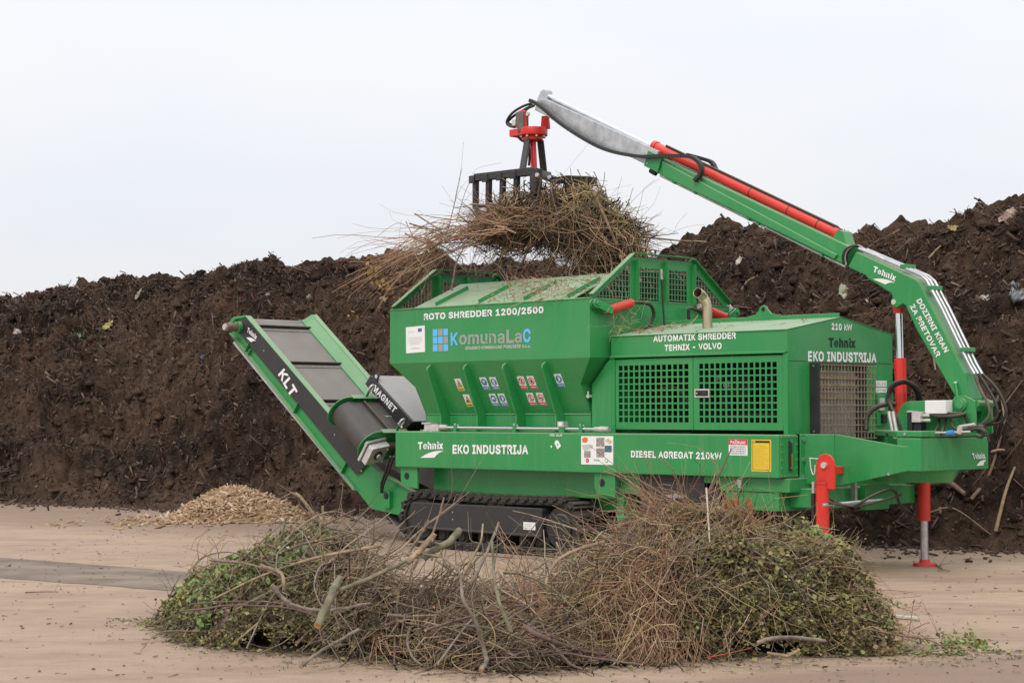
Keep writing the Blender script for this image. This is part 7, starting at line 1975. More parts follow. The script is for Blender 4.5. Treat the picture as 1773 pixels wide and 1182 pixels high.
# zone D, wilted leafy heap on the right
prt = []
stm, lv_ = sprigs(3300, 22, 0.95, 2.62, 0.2, 0, 0.72, 0.08, 0.26, 0.018, 0.047, [0, 1, 2], 0.45, [0.46, 0.28, 0.26]); prt += [(*stm, 4)] + lv_
P_t, t1, t2, ang, _ = clumped(1000, 60, 1.0, 2.6, -1.2, 1.4, 0.06, 0, 0.7)
prt.append(tw_part(P_t, along(t1, t2, ang, 0.2), 0.1, 0.45, 0.0018, 0.0035, 6, bend=0.35))
P_t, t1, t2, ang, _ = clumped(340, 30, 1.3, 3.0, -0.4, 1.4, 0.03, 0, 0.6)
prt.append(tw_part(P_t, along(t1, t2, ang, 0.18), 0.2, 0.65, 0.0025, 0.0045, 5, bend=0.35))
stm, lv_ = sprigs(34, 14, 2.65, 3.4, 0.0, 0.0, 0.22, 0.08, 0.2, 0.02, 0.05, [3, 0], 0.3, [0.7, 0.3]); prt += [(*stm, 6)] + lv_
P_y, _, _ = pile_samples(140, 2.2, 2.5, 0.0, 0.4, 0.55)
P_y += np.array([0, 0, 0.05])
ly = leaves(P_y, RNG.uniform(0.05, 0.1, len(P_y))); prt.append((lift_above_ground(ly[0]), ly[1], 3))
stuff('wilted_cuttings', prt, LM, pile)


# ---- single branches
def branch(pts, r0, r1, bark, label, group=None, side=3, cut0=True, seed=0, cat='branch', twig=0.3, k=5, name='branch'):
    rg = np.random.default_rng(seed + 100)
    pts = [V(p) for p in pts]
    r0, r1 = (r0 * 0.52, r1 * 0.5) if pts[0].y < -1.5 else (r0 * 0.85, r1 * 0.85)
    o0 = sum(pts, V((0, 0, 0))) / len(pts)
    sp = spline(pts, k)
    n_ = len(sp)
    sp = [p + V(rg.normal(0, r0 * 0.12, 3)) for p in sp]
    rad = [(r0 + (r1 - r0) * i / (n_ - 1)) * (1 + 0.05 * rg.normal()) for i in range(n_)]
    mb = MB()
    loc = [p - o0 for p in sp]
    mb.tube(loc, rad, 9 if r0 > 0.012 else 5, 0, False)
    t0_ = (loc[1] - loc[0]).normalized()
    mb.tube([loc[0] - t0_ * 0.002, loc[0] + t0_ * 0.001], rad[0] * 0.97, 9, 1 if cut0 else 0)
    mb.tube([loc[-1], loc[-1] + (loc[-1] - loc[-2]).normalized() * 0.002], rad[-1] * 0.97, 5, 0)
    for j in range(side):
        i = int(rg.integers(n_ // 4, n_ - 1))
        t = (loc[i] - loc[i - 1]).normalized()
        dv_ = (t * rg.uniform(0.5, 1.1) + V(rg.normal(0, 0.6, 3))).normalized()
        L = twig * rg.uniform(0.5, 1.3)
        p1 = loc[i] + dv_ * L * 0.5 + V(rg.normal(0, 0.03, 3)); p2 = loc[i] + dv_ * L + V(rg.normal(0, 0.06, 3))
        rr_ = rad[i] * 0.45
        mb.tube(spline([loc[i], p1, p2], 3), [max(0.0015, rr_ * (1 - 0.11 * q_)) for q_ in range(7)], 5)
    if r0 > 0.012:                                   # knots and snapped side stubs
        for j in range(int(rg.integers(3, 7))):
            i = int(rg.integers(1, n_ - 1)); t = (loc[i] - loc[i - 1]).normalized()
            q_ = V(rg.normal(0, 1, 3)); q_ = (q_ - t * q_.dot(t)).normalized()
            mb.tube([loc[i], loc[i] + (q_ + t * 0.6) * rad[i] * rg.uniform(1.2, 2.6)], [rad[i] * 0.6, rad[i] * 0.3], 6, 0)
    # keep everything on or above the yard
    mb.v = [(x, y, max(z, 0.006 - o0.z)) for x, y, z in mb.v]
    o = mb.build(name, [bark, m_cut], None, fix=False)
    o.location = o0
    tag(o, label, cat, group)
    return o


BG, BB_, BM, BT, BP = m_bark
branch([(6.356, -5.949, 0.596), (6.286, -6.162, 0.743), (6.171, -6.277, 0.914), (6.082, -6.367, 1.063)], 0.045, 0.024, BT, 'bare branch sticking up at the back left of the brushwood pile', seed=1, side=2)
branch([(6.503, -6.368, 0.726), (6.477, -6.394, 0.839), (6.464, -6.407, 0.971)], 0.024, 0.02, BT, 'short upright stub right of the tall bare branch at the back left', seed=2, side=1)
branch([(7.415, -7.721, 0.637), (7.472, -7.664, 0.612), (7.517, -7.618, 0.576), (7.606, -7.671, 0.529), (7.609, -7.668, 0.473)], 0.028, 0.022, BT, 'pale crooked branch stub with a torn end among the left leaves', seed=3, side=0)
branch([(7.707, -7.853, 0.531), (7.777, -7.782, 0.421), (7.939, -7.761, 0.384), (8.155, -7.685, 0.383), (8.333, -7.505, 0.425)], 0.03, 0.016, BG, 'curved grey branch arching over the left leafy cuttings', seed=4, side=3)
branch([(7.409, -7.585, 0.604), (7.255, -7.457, 0.690), (7.210, -7.360, 0.745), (7.189, -7.239, 0.800)], 0.014, 0.01, BG, 'thin grey branch bowed upward behind the pale torn stub', seed=5, side=1)
branch([(8.319, -7.945, 0.309), (8.284, -7.839, 0.423), (8.241, -7.740, 0.528), (8.113, -7.585, 0.587)], 0.055, 0.045, BM, 'thick mossy log with an orange cut end in the pile middle', seed=6, side=0)
branch([(8.182, -7.657, 0.510), (8.256, -7.441, 0.586), (8.347, -7.207, 0.687), (8.412, -7.000, 0.766), (8.471, -6.798, 0.859)], 0.03, 0.02, BM, 'long olive brown branch slanting up right above the mossy log', seed=7, side=3)
branch([(8.282, -8.054, 0.048), (8.278, -7.916, 0.118), (8.480, -7.925, 0.212), (8.591, -7.813, 0.301)], 0.026, 0.018, BG, 'grey branch with sawn end poking out on the concrete in front', seed=8, side=2)
branch([(7.268, -8.295, 0.355), (7.470, -8.234, 0.381), (7.690, -8.154, 0.415), (8.029, -7.954, 0.405), (8.270, -7.853, 0.347)], 0.017, 0.008, BP, 'long straight stem lying across the leafy left end', seed=9, side=2)
branch([(7.318, -8.245, 0.402), (7.649, -8.053, 0.432), (7.950, -7.892, 0.418), (8.151, -7.830, 0.367)], 0.01, 0.006, BP, 'thin dark stem just above the long stem at the left end', seed=10, side=2)
branch([(9.222, -7.319, 0.045), (9.176, -7.223, 0.102), (9.085, -7.172, 0.172), (9.126, -7.274, 0.345), (9.070, -7.330, 0.480), (8.987, -7.272, 0.557), (8.898, -7.220, 0.666), (8.653, -7.182, 0.742), (8.347, -7.207, 0.743)], 0.034, 0.012, BG, 'long grey branch curving down to the concrete at the pile middle', seed=11, side=4)
branch([(9.287, -7.111, 0.285), (9.237, -7.161, 0.457), (9.139, -7.118, 0.621), (8.985, -6.989, 0.845)], 0.03, 0.016, BM, 'upright mossy stem right of the long grey curving branch', seed=12, side=4)
branch([(9.340, -7.057, 0.315), (9.446, -6.950, 0.236), (9.249, -6.439, 0.101), (9.325, -6.221, 0.056)], 0.034, 0.024, BP, 'dark purplish log lying along the front edge of the pile', seed=13, side=1)
branch([(8.685, -6.582, 0.598), (8.861, -6.547, 0.587), (9.056, -6.492, 0.505), (9.324, -6.506, 0.361)], 0.022, 0.012, BM, 'olive branch drooping to the right under the tracks', seed=14, side=3)
branch([(8.834, -5.721, 0.770), (8.771, -5.927, 0.724), (8.746, -6.094, 0.662), (8.764, -6.218, 0.573), (8.819, -6.305, 0.501)], 0.028, 0.018, BT, 'tan branch arching down in front of the right track end', seed=15, side=2)
branch([(8.497, -5.636, 0.839), (7.945, -5.340, 0.868), (7.749, -5.396, 0.916), (7.663, -5.482, 0.943)], 0.014, 0.006, BT, 'slim pale branch pointing left across the track guard', seed=16, side=2)
branch([(7.867, -6.839, 0.709), (7.894, -6.669, 0.847), (7.938, -6.483, 0.975), (8.005, -6.274, 1.121)], 0.014, 0.006, BT, 'thin pale branch rising right in front of the track', seed=17, side=4)
branch([(8.164, -6.965, 0.611), (8.175, -6.812, 0.826), (8.139, -6.707, 0.950), (8.097, -6.607, 1.101)], 0.02, 0.014, BB_, 'straight brown stick rising steeply in front of the track guard', seed=18, side=1)
branch([(8.211, -7.061, 0.719), (8.192, -6.937, 0.833), (8.170, -6.818, 0.940)], 0.022, 0.018, BB_, 'short brown stick left of the straight steep one', seed=19, side=0)
branch([(8.625, -6.927, 0.577), (8.614, -6.796, 0.734), (8.645, -6.765, 0.826), (8.581, -6.687, 0.931)], 0.018, 0.014, BT, 'pale forked stick standing before the right half of the guard', seed=20, side=1)
branch([(8.739, -6.953, 0.546), (8.731, -6.820, 0.702), (8.732, -6.677, 0.949)], 0.024, 0.018, BG, 'thicker grey stick leaning right next to the pale forked one', seed=21, side=0)
branch([(8.541, -6.869, 0.893), (8.558, -6.994, 0.821), (8.491, -7.061, 0.766), (8.444, -7.109, 0.715)], 0.05, 0.045, BM, 'short thick mossy log with a torn orange end below the track guard', seed=22, side=0)
branch([(8.568, -7.126, 0.879), (8.505, -7.190, 0.789), (8.513, -7.323, 0.692)], 0.042, 0.036, BT, 'pale split log beside the short mossy log', seed=23, side=0)
branch([(9.292, -5.117, 1.081), (9.340, -5.069, 1.194), (9.376, -5.033, 1.291), (9.424, -4.984, 1.438)], 0.022, 0.009, m_bark[4], 'dark stick standing up from the top of the reddish shoots', seed=24, side=0)
branch([(9.362, -5.189, 1.115), (9.397, -5.153, 1.227), (9.404, -5.147, 1.323), (9.369, -5.182, 1.394), (9.304, -5.247, 1.461)], 0.012, 0.006, BT, 'pale wavy twig beside the dark standing stick', seed=25, side=1)
branch([(9.486, -5.348, 1.165), (9.558, -5.418, 0.986), (9.629, -5.488, 0.797)], 0.014, 0.012, material('birch_bark', (0.46, 0.4, 0.3), 0.8, var=0.3, scale=20), 'pale birch stem hanging straight down under the standing stick', seed=26, side=0)
branch([(9.846, -6.263, 0.572), (9.669, -5.874, 0.732), (9.647, -5.470, 0.898), (9.641, -5.049, 1.090)], 0.012, 0.008, BB_, 'long thin reddish stick slanting over the right heap', seed=27, side=1)
branch([(10.418, -5.970, 0.208), (10.487, -5.901, 0.237), (10.517, -5.729, 0.229), (10.612, -5.490, 0.197)], 0.028, 0.024, BG, 'grey log tucked under the front of the right leafy heap', seed=28, side=0)
branch([(10.368, -5.453, 0.111), (10.338, -5.554, 0.079), (10.220, -5.602, 0.088)], 0.024, 0.02, BT, 'short pale branch piece lying on the concrete before the right heap', seed=29, side=1)
branch([(9.933, -5.892, 0.058), (10.034, -5.789, 0.089), (10.082, -5.599, 0.111)], 0.01, 0.006, material('red_dogwood_bark', (0.3, 0.06, 0.035), 0.7), 'thin bright red twig on the ground under the right heap', seed=30, side=0)
branch([(10.038, -4.507, 0.643), (10.127, -4.418, 0.651), (10.223, -4.320, 0.618)], 0.011, 0.009, BT, 'thin pale stick poking out at the right heap edge', seed=31, side=1)
branch([(10.401, -4.851, 0.515), (10.571, -4.822, 0.444), (10.688, -4.704, 0.353), (10.727, -4.664, 0.341)], 0.009, 0.004, BB_, 'thin brown twig drooping out of the right heap side', seed=32, side=3)
branch([(10.571, -4.964, 0.226), (10.793, -4.881, 0.191), (10.931, -4.743, 0.160), (10.801, -4.306, 0.042)], 0.012, 0.006, BP, 'dark twig trailing over the right tail of the pile', seed=33, side=3)
branch([(5.168, -7.147, 0.004), (5.224, -7.091, 0.060), (5.289, -7.025, 0.106)], 0.012, 0.006, BP, 'dark dry stem poking out at the far left tip of the pile', seed=34, side=3)
branch([(5.279, -7.035, 0.143), (5.295, -7.019, 0.259), (5.344, -6.969, 0.399)], 0.01, 0.005, BP, 'dark wilted stem standing at the left tip of the pile', seed=35, side=4)
branch([(5.715, -6.879, 0.530), (5.535, -6.919, 0.592), (5.376, -6.937, 0.617)], 0.006, 0.003, BP, 'very thin reddish twig reaching left off the pile crest', seed=36, side=4)
branch([(5.731, -6.863, 0.507), (5.718, -6.876, 0.622), (5.685, -6.909, 0.714)], 0.006, 0.003, BP, 'very thin twig standing on the left pile crest', seed=37, side=3)
branch([(2.153, -6.520, 0.012), (2.278, -6.434, 0.020), (2.327, -6.271, 0.012)], 0.012, 0.006, BP, 'lone dark twig lying on bare concrete at the left', seed=38, side=1, twig=0.1)
branch([(6.465, 2.378, 0.010), (7.000, 1.669, 0.020), (7.112, 1.638, 0.010)], 0.012, 0.006, BM, 'small twig on the concrete right of the outrigger foot', seed=39, side=3, twig=0.15)
branch([(9.822, -6.429, 0.053), (9.562, -6.549, 0.078), (9.347, -6.766, 0.124), (9.327, -7.071, 0.143), (9.253, -7.287, 0.052)], 0.016, 0.009, m_bark[4], 'long bowed purplish shoot along the concrete at the front', seed=40, side=2)
branch([(9.009, -7.391, 0.480), (8.997, -7.119, 0.383), (9.136, -7.121, 0.281), (9.123, -7.135, 0.149), (9.036, -7.364, 0.125), (9.017, -7.383, 0.087), (9.135, -7.406, 0.045), (9.229, -7.382, 0.041)], 0.007, 0.004, m_straw, 'yellow looping shoot in front of the pile middle', seed=41, side=0)
# reddish torn stump and pale strip
mb = MB()
o0 = V((9.020, -4.397, 0.858))
for i in range(9):
    a = random.uniform(-0.11, 0.11); w = random.uniform(0.012, 0.028); h = random.uniform(0.13, 0.24)
    mb.obox(V((RV.x * a, RV.y * a, h * 0.25)) + DV * random.uniform(-0.04, 0.04), RV * w, DV * 0.015, V((random.uniform(-0.03, 0.03), 0, h * 0.6)))
st_ = mb.build('stump', material('torn_red_wood', (0.3, 0.12, 0.045), 0.85, var=0.4, scale=18, bump=0.006, bump_scale=60), None, 0.006)
st_.location = o0
tag(st_, 'torn reddish brown stump standing between the two right heaps', 'stump')
o0 = V((9.212, -2.551, 0.020))
mb = MB().obox((0, 0, 0), (V((9.312, -2.379, 0.000)) - V((8.880, -2.371, 0.000))) / 2, DV * 0.03, V((0, 0, 0.01)))
o = mb.build('wood_strip', material('pale_green_wood', (0.5, 0.5, 0.4), 0.7, var=0.15, scale=10), None, 0.003); o.location = o0
tag(o, 'flat pale strip lying on the concrete right of the pile', 'wood strip')

BNAME = ['grey', 'brown', 'mossy olive', 'pale tan', 'purplish']
# the rest of the thicker branches, alike to look at
for i in range(190):
    zone = RNG.random()
    r0_, r1_ = (-1.75, 0.5) if zone < 0.72 else ((-2.6, -1.4) if zone < 0.82 else (0.3, 2.7))
    Pp, t1, t2 = pile_samples(1, r0_, r1_, 0.08, 0.0, 0.6)
    a = RNG.normal(0.1, 0.75) + (math.pi if RNG.random() < 0.5 else 0)
    dv_ = along(t1, t2, np.array([a]), 0.18)[0]; dv_ /= np.linalg.norm(dv_)
    L = RNG.uniform(0.45, 1.4) if zone < 0.82 else RNG.uniform(0.3, 0.8)
    p = Pp[0] + np.array([0, 0, 0.03])
    mid_ = p + RNG.normal(0, 0.06, 3) + np.array([0, 0, 0.03])
    rad0 = RNG.uniform(0.008, 0.024) * (1.0 if zone < 0.82 else 0.6)
    bi = int(RNG.choice([0, 0, 1, 2, 3, 4])); where = 'middle' if zone < 0.72 else ('leafy left end' if zone < 0.82 else 'right half')
    branch([p - dv_ * L * 0.5, mid_ - dv_ * L * 0.15, mid_ + dv_ * L * 0.2, p + dv_ * L * 0.5 + RNG.normal(0, 0.06, 3)], rad0, rad0 * 0.5, m_bark[bi],
           '%s cut branch among its like tangled in the %s of the pile' % (BNAME[bi], where), '%s branches in the %s of the brushwood pile' % (BNAME[bi], where), side=int(RNG.integers(1, 5)), seed=200 + i, twig=0.25, k=4)

# fallen bits on the concrete round the pile
nB = 1500
r = RNG.uniform(-3.3, 4.0, nB); d = np.interp(r, FR_R, FR_D) - RNG.exponential(0.3, nB) + 0.1
pos = to_world(r, d, np.full(nB, 0.01))
dd = RNG.normal(0, 1, (nB, 3)); dd[:, 2] *= 0.1
v, f = sticks(pos, dd, 0.015 + 0.07 * RNG.random(nB) ** 3, 0.0015 + 0.004 * RNG.random(nB) ** 2, flat=0.6)
r = RNG.uniform(-6, 8, 1900); d = RNG.uniform(11.5, 27, 1900)
pos2 = to_world(r, d, np.full(1900, 0.008))
dd = RNG.normal(0, 1, (1900, 3)); dd[:, 2] *= 0.1
v2, f2 = sticks(pos2, dd, 0.015 + 0.06 * RNG.random(1900) ** 3, 0.003 + 0.008 * RNG.random(1900) ** 3, flat=0.5)
r = RNG.uniform(-3.2, 3.9, 420); d = np.interp(r, FR_R, FR_D) - RNG.exponential(0.22, 420) + 0.1
lv, lf_ = leaves(to_world(r, d, np.full(420, 0.012)), RNG.uniform(0.02, 0.055, 420))
lv[:, 2] = np.clip(lv[:, 2], 0.006, 0.03)
o = stuff('ground_litter', [(lift_above_ground(v), f, 0), (lift_above_ground(v2), f2, 0), (lv, lf_, 1)], [m_grey, m_leaf], None)
tag(o, 'scattered twig bits and dry leaves on the concrete yard', 'litter')

# ================================================================== LOAD IN THE GRAB
def ell(n, c, rx, rd, rz, shell=0.0):
    u = RNG.normal(size=(n, 3)); u /= np.linalg.norm(u, axis=1, keepdims=True)
    k = (shell + (1 - shell) * RNG.random(n)) ** (1 / 2.2)
    q = u * k[:, None]
    return np.array(c) + q[:, :1] * rx * np.array(RV) + q[:, 1:2] * rd * np.array(DV) + q[:, 2:] * rz * np.array((0, 0, 1.0))


cA, cB, cC, cD = (np.array(p) for p in ((1.165, 0.746, 4.094), (1.857, 1.445, 4.166), (2.228, 1.819, 4.004), (2.037, 1.626, 3.820)))
rv_, dv_, zv_ = np.array(RV), np.array(DV), np.array((0, 0, 1.0))


def hug(p, c, rx, rd, rz, d, wild=0.06):
    """bends outward shoots so they lie along the bundle; a few stay wild"""
    q = np.asarray(p) - np.asarray(c)
    n_ = (q @ rv_)[:, None] / rx ** 2 * rv_ + (q @ dv_)[:, None] / rd ** 2 * dv_ + (q @ zv_)[:, None] / rz ** 2 * zv_
    n_ /= np.linalg.norm(n_, axis=1, keepdims=True) + 1e-9
    d = d / np.linalg.norm(d, axis=1, keepdims=True)
    o_ = np.clip((d * n_).sum(1), 0, None) * (RNG.random(len(p)) > wild)
    return d - n_ * (o_ * 1.15)[:, None]


def rdir(n, a, b, c, sp):
    return np.array(a * rv_ + b * dv_ + c * zv_)[None] + RNG.normal(0, sp, (n, 3))


parts = []


# outline of the clamped mass, metres along RV and up, measured from its middle
LC = np.array((1.702, 1.288, 4.078))
OUT = [(np.dot(np.array(p) - LC, rv_), p[2] - LC[2]) for p in ((0.953, 0.533, 4.065), (1.082, 0.663, 4.242), (1.289, 0.872, 4.300), (1.496, 1.080, 4.410), (1.780, 1.367, 4.483), (2.038, 1.627, 4.372), (2.219, 1.810, 4.239), (2.260, 1.851, 4.040), (2.347, 1.939, 3.798), (2.398, 1.990, 3.636), (2.294, 1.886, 3.533), (2.088, 1.677, 3.519), (1.856, 1.444, 3.652), (1.598, 1.184, 3.829), (1.366, 0.949, 3.822), (1.159, 0.741, 3.874), (0.979, 0.559, 3.948))]


def inside(a, b):
    r_ = np.zeros(len(a), bool)
    for i in range(len(OUT)):
        (x0_, y0_), (x1_, y1_) = OUT[i - 1], OUT[i]
        hit = ((y0_ > b) != (y1_ > b)) & (a < (x1_ - x0_) * (b - y0_) / (y1_ - y0_ + 1e-12) + x0_)
        r_ ^= hit
    return r_


def in_mass(n):
    xs, ys = zip(*OUT)
    a = np.empty(0); b = np.empty(0)
    while len(a) < n:
        a2 = RNG.uniform(min(xs), max(xs), 4 * n); b2 = RNG.uniform(min(ys), max(ys), 4 * n)
        k = inside(a2, b2); a = np.append(a, a2[k]); b = np.append(b, b2[k])
    return a[:n], b[:n]


def mass_tufts(k, per, l0, l1, ra, rb, pick, spread=0.16, sp=0.28, bend=0.3, deep=0.26, K=4):
    """k tufts of near-parallel shoots; pick(a, b) gives a tuft's material slot"""
    ca, cb = in_mass(k)
    cd = RNG.normal(0, deep, k)
    left = np.clip((0.1 - ca) / 0.9, 0, 1)
    da = np.where(RNG.random(k) < 0.25 + 0.6 * left, -1, 1) * (0.35 + 0.65 * left + 0.3 * RNG.random(k)); db = -0.12 - 0.85 * (1 - left) * RNG.random(k) + RNG.normal(0, 0.25, k)
    slot = np.array([pick(x, y) for x, y in zip(ca, cb)])
    for m_ in sorted(set(slot)):
        i = np.repeat(np.where(slot == m_)[0], per); n = len(i)
        p = LC + (ca[i] + RNG.normal(0, spread, n))[:, None] * rv_ + (cd[i] + RNG.normal(0, spread, n))[:, None] * dv_ + (cb[i] + RNG.normal(0, spread * 0.55, n))[:, None] * zv_
        d = da[i][:, None] * rv_ + db[i][:, None] * zv_ + RNG.normal(0, sp, (n, 3))
        d /= np.linalg.norm(d, axis=1, keepdims=True)
        L = RNG.uniform(l0, l1, n)
        parts.append((*twigs(p - d * (L * 0.45)[:, None], d, L, RNG.uniform(ra, rb, n), K=K, bend=bend), int(m_)))


def pick_top(a, b):
    straw = np.clip(0.3 + 0.8 * a + 0.9 * b, 0.04, 0.9)
    q = RNG.random()
    return 2 if q < straw else (0 if q < straw + 0.6 * (1 - straw) else 4)


mass_tufts(46, 34, 0.15, 0.5, 0.006, 0.013, lambda a, b: 1, 0.12, 0.7, 0.35, 0.2)
mass_tufts(84, 26, 0.25, 0.72, 0.004, 0.0095, pick_top, 0.11, 0.24, 0.3, 0.26)
mass_tufts(64, 24, 0.12, 0.36, 0.003, 0.006, pick_top, 0.1, 0.6, 0.55, 0.3)
mass_tufts(30, 9, 0.4, 1.1, 0.004, 0.0075, lambda a, b: 0 if RNG.random() < 0.6 else 4, 0.14, 0.4, 0.35, 0.3, 5)
# long thin shoots trailing to the left
n_ = 60
p = ell(n_, np.array((0.824, 0.403, 4.021)), 0.3, 0.35, 0.16); parts.append((*twigs(p, rdir(n_, -1, 0, -0.32, 0.16), RNG.uniform(0.7, 1.7, n_), RNG.uniform(0.004, 0.0075, n_), K=6, bend=0.16, droop=0.1), 0))
p = ell(45, np.array((0.488, 0.064, 3.824)), 0.35, 0.3, 0.12); parts.append((*twigs(p, rdir(45, -0.7, 0, -0.7, 0.3), RNG.uniform(0.3, 0.7, 45), RNG.uniform(0.003, 0.005, 45), K=5, bend=0.25), 0))
p = ell(34, np.array((2.259, 1.850, 3.967)), 0.18, 0.3, 0.25); parts.append((*twigs(p, rdir(34, 1, 0, 0.1, 0.3), RNG.uniform(0.3, 0.75, 34), RNG.uniform(0.003, 0.005, 34), bend=0.2), 0))
# dry hanging leaf tufts at the left tips
for c_, k_ in (((0.076, -0.352, 3.435), 24), ((0.143, -0.284, 3.273), 16), ((0.024, -0.404, 3.553), 14), ((-0.295, -0.442, 2.954), 6)):
    p = ell(k_, np.array(c_), 0.12, 0.1, 0.16); lv, lf_ = leaves(p, RNG.uniform(0.04, 0.085, k_)); parts.append((lv, lf_, 3))
# bits dropped on the flap
m_dark = material('dark_inner_twigs', (0.06, 0.04, 0.03), 0.9, island=[(0.03, 0.02, 0.015), (0.07, 0.045, 0.03), (0.1, 0.065, 0.04), (0.05, 0.03, 0.02)])
m_tuft = material('dry_yellow_leaves', (0.4, 0.25, 0.08), 0.8, island=[(0.4, 0.24, 0.08), (0.3, 0.18, 0.06), (0.48, 0.32, 0.13)])
load = stuff('held_brushwood', parts, [m_red, m_dark, m_straw, m_tuft, m_grey], None)
tag(load, 'bundle of reddish twigs and straw clamped in the black grab', 'brushwood')

for pts, r0_, r1_, bk_, lab, sd_ in (
        ([(1.205, 0.645, 3.960), (0.845, 0.282, 3.887), (0.511, -0.055, 3.763), (0.280, -0.288, 3.654), (0.074, -0.495, 3.618)], 0.014, 0.005, BB_, 'topmost long shoot trailing left from the grab', 5),
        ([(1.226, 0.524, 3.877), (0.918, 0.214, 3.754), (0.637, -0.070, 3.550), (0.407, -0.302, 3.420), (0.228, -0.483, 3.260)], 0.018, 0.006, BT, 'long tan shoot drooping down left from the grab', 5),
        ([(1.051, 0.490, 4.106), (0.794, 0.230, 4.144), (0.496, -0.071, 4.210)], 0.01, 0.004, BB_, 'thin shoot pointing level left from the grab', 3),
        ([(0.768, 0.204, 3.997), (0.820, 0.256, 4.290), (0.856, 0.293, 4.547), (0.897, 0.334, 4.789)], 0.008, 0.003, BB_, 'thin twig standing up at the left of the black jaw', 4),
        ([(0.845, 0.282, 4.107), (0.912, 0.350, 4.437), (0.985, 0.423, 4.693)], 0.006, 0.003, BB_, 'thinner twig between the standing twig and the jaw', 3),
        ([(2.259, 1.708, 3.957), (2.491, 1.942, 3.920), (2.748, 2.201, 3.883), (3.066, 2.522, 3.853)], 0.018, 0.01, BT, 'long pale stick poking out right from the load', 2),
        ([(2.388, 1.838, 3.994), (2.593, 2.045, 3.935), (2.825, 2.279, 3.963)], 0.012, 0.005, BG, 'grey forked twig above the long pale stick', 3),
        ([(2.311, 1.761, 4.177), (2.379, 1.829, 4.360), (2.420, 1.871, 4.544)], 0.008, 0.003, BB_, 'upright twig at the upper right of the load', 3),
        ([(2.274, 1.297, 4.472), (2.427, 1.309, 4.171), (2.512, 1.395, 3.883), (2.577, 1.461, 3.667)], 0.024, 0.018, BT, 'thick tan branch slanting down the front of the load', 1),
        ([(2.567, 1.451, 3.681), (2.679, 1.422, 3.529), (2.739, 1.482, 3.415), (2.819, 1.563, 3.314)], 0.032, 0.036, BT, 'thick pale branch end hanging over the guard', 0),
        ([(2.510, 1.535, 3.589), (2.383, 1.407, 3.531), (2.231, 1.254, 3.524), (2.110, 1.131, 3.525)], 0.018, 0.012, BT, 'level pale branch under the load above the flap', 3),
        ([(1.958, 0.836, 4.547), (1.988, 0.866, 4.352), (2.023, 0.901, 4.157), (2.027, 0.906, 3.992)], 0.012, 0.008, BG, 'grey twig hanging down the load front below jaw end', 1),
        ([(1.649, 0.666, 4.039), (1.532, 0.548, 4.082), (1.481, 0.497, 4.068)], 0.022, 0.018, BG, 'short grey stub in the dark underside of the load', 0),
        ([(1.308, 0.749, 3.850), (1.287, 0.728, 3.776), (1.277, 0.718, 3.732)], 0.04, 0.045, BT, 'thick log end hanging under the left of the load', 0),
        ([(2.055, 1.076, 4.168), (2.182, 1.204, 4.240), (2.385, 1.409, 4.312)], 0.014, 0.01, BM, 'olive twig lying across the straw of the load', 2),
        ([(1.097, -0.032, 3.217), (1.118, -0.011, 3.418), (1.148, 0.019, 3.598), (1.141, 0.154, 3.787)], 0.016, 0.01, BB_, 'branch standing on the green flap left of middle', 3),
        ([(1.592, 0.467, 3.309), (1.572, 0.447, 3.396), (1.517, 0.391, 3.511), (1.451, 0.325, 3.583)], 0.014, 0.006, BB_, 'forked twig standing on the flap at its middle', 4),
        ([(1.971, 0.849, 3.251), (2.072, 0.951, 3.416), (2.148, 1.028, 3.560)], 0.012, 0.006, BB_, 'dark twig leaning on the right part of the flap', 3),
        ([(2.198, 1.078, 3.236), (2.213, 1.094, 3.452), (2.188, 1.069, 3.610)], 0.012, 0.008, BT, 'pale twig hanging above the right end of the flap', 3)):
    branch(pts, r0_, r1_, bk_, lab, side=sd_, seed=500 + len(lab), twig=0.4)
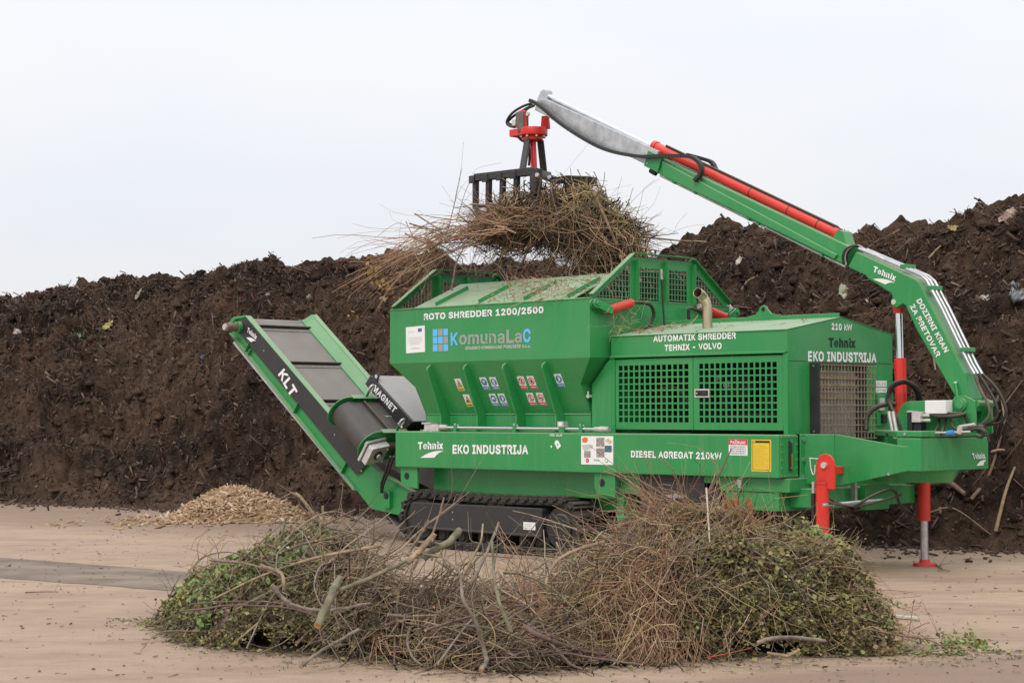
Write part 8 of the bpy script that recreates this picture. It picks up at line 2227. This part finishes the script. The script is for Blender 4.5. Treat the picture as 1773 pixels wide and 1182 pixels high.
for i in range(46):
    c = [cA, cB, cD, np.array((0.669, 0.246, 3.919))][int(RNG.integers(4))]
    p = ell(1, c, 0.42, 0.35, 0.22, 0.6)[0]
    d_ = rdir(1, -1 if c is cA or RNG.random() < 0.5 else 1, 0, -0.3, 0.5)[0]; d_ /= np.linalg.norm(d_)
    L = RNG.uniform(0.5, 1.2)
    rad0 = RNG.uniform(0.006, 0.014)
    bi = int(RNG.choice([0, 1, 1, 3, 3]))
    branch([p - d_ * L * 0.5, p + RNG.normal(0, 0.05, 3), p + d_ * L * 0.3 + RNG.normal(0, 0.05, 3), p + d_ * L * 0.6 + np.array([0, 0, -0.05])], rad0, rad0 * 0.45, m_bark[bi],
           '%s shoot among its like woven through the load in the grab' % BNAME[bi], '%s shoots held in the grab' % BNAME[bi], side=int(RNG.integers(2, 5)), seed=700 + i, twig=0.35, k=4)
# crumbs lying on the flap and the hood roof
n_ = 240
a = RNG.random(n_); b = RNG.random(n_)
pf = np.array(p0) + (np.array(p1) - np.array(p0)) * (0.35 + 0.65 * a ** 0.7)[:, None] + np.array(fd) * b[:, None] + np.array(fn) * 0.012
v, f = twigs(pf, RNG.normal(0, 1, (n_, 3)) * np.array([1, 1, 0.35]), RNG.uniform(0.08, 0.45, n_), RNG.uniform(0.003, 0.006, n_), bend=0.3)
n2 = 90
xr = RNG.uniform(3.6, 6.0, n2) ** 1.0; yr = RNG.uniform(0.25, 1.15, n2)
xr = np.where(RNG.random(n2) < 0.7, 3.6 + 0.5 * RNG.random(n2), xr)
pr2 = np.stack([xr, yr, DZE + (yr - DY0) / (YC - DY0) * (DZP - DZE) + 0.014], -1)
v2, f2 = twigs(pr2, RNG.normal(0, 1, (n2, 3)) * np.array([1, 1, 0.08]), RNG.uniform(0.04, 0.25, n2), RNG.uniform(0.003, 0.006, n2), bend=0.3)
n3 = 46
pr3 = np.stack([np.full(n3, 3.56) + 0.05 * RNG.random(n3), RNG.uniform(0.1, 0.6, n3), RNG.uniform(2.6, 2.9, n3)], -1)
v3, f3 = twigs(pr3, RNG.normal(0, 1, (n3, 3)), RNG.uniform(0.1, 0.35, n3), RNG.uniform(0.002, 0.004, n3), bend=0.5)
o = stuff('fallen_twigs', [(v, f, 0), (v2, f2, 0), (v3, f3, 1)], [m_red, m_straw], None)
tag(o, 'twig crumbs dropped on the hopper flap and the hood roof', 'twigs')
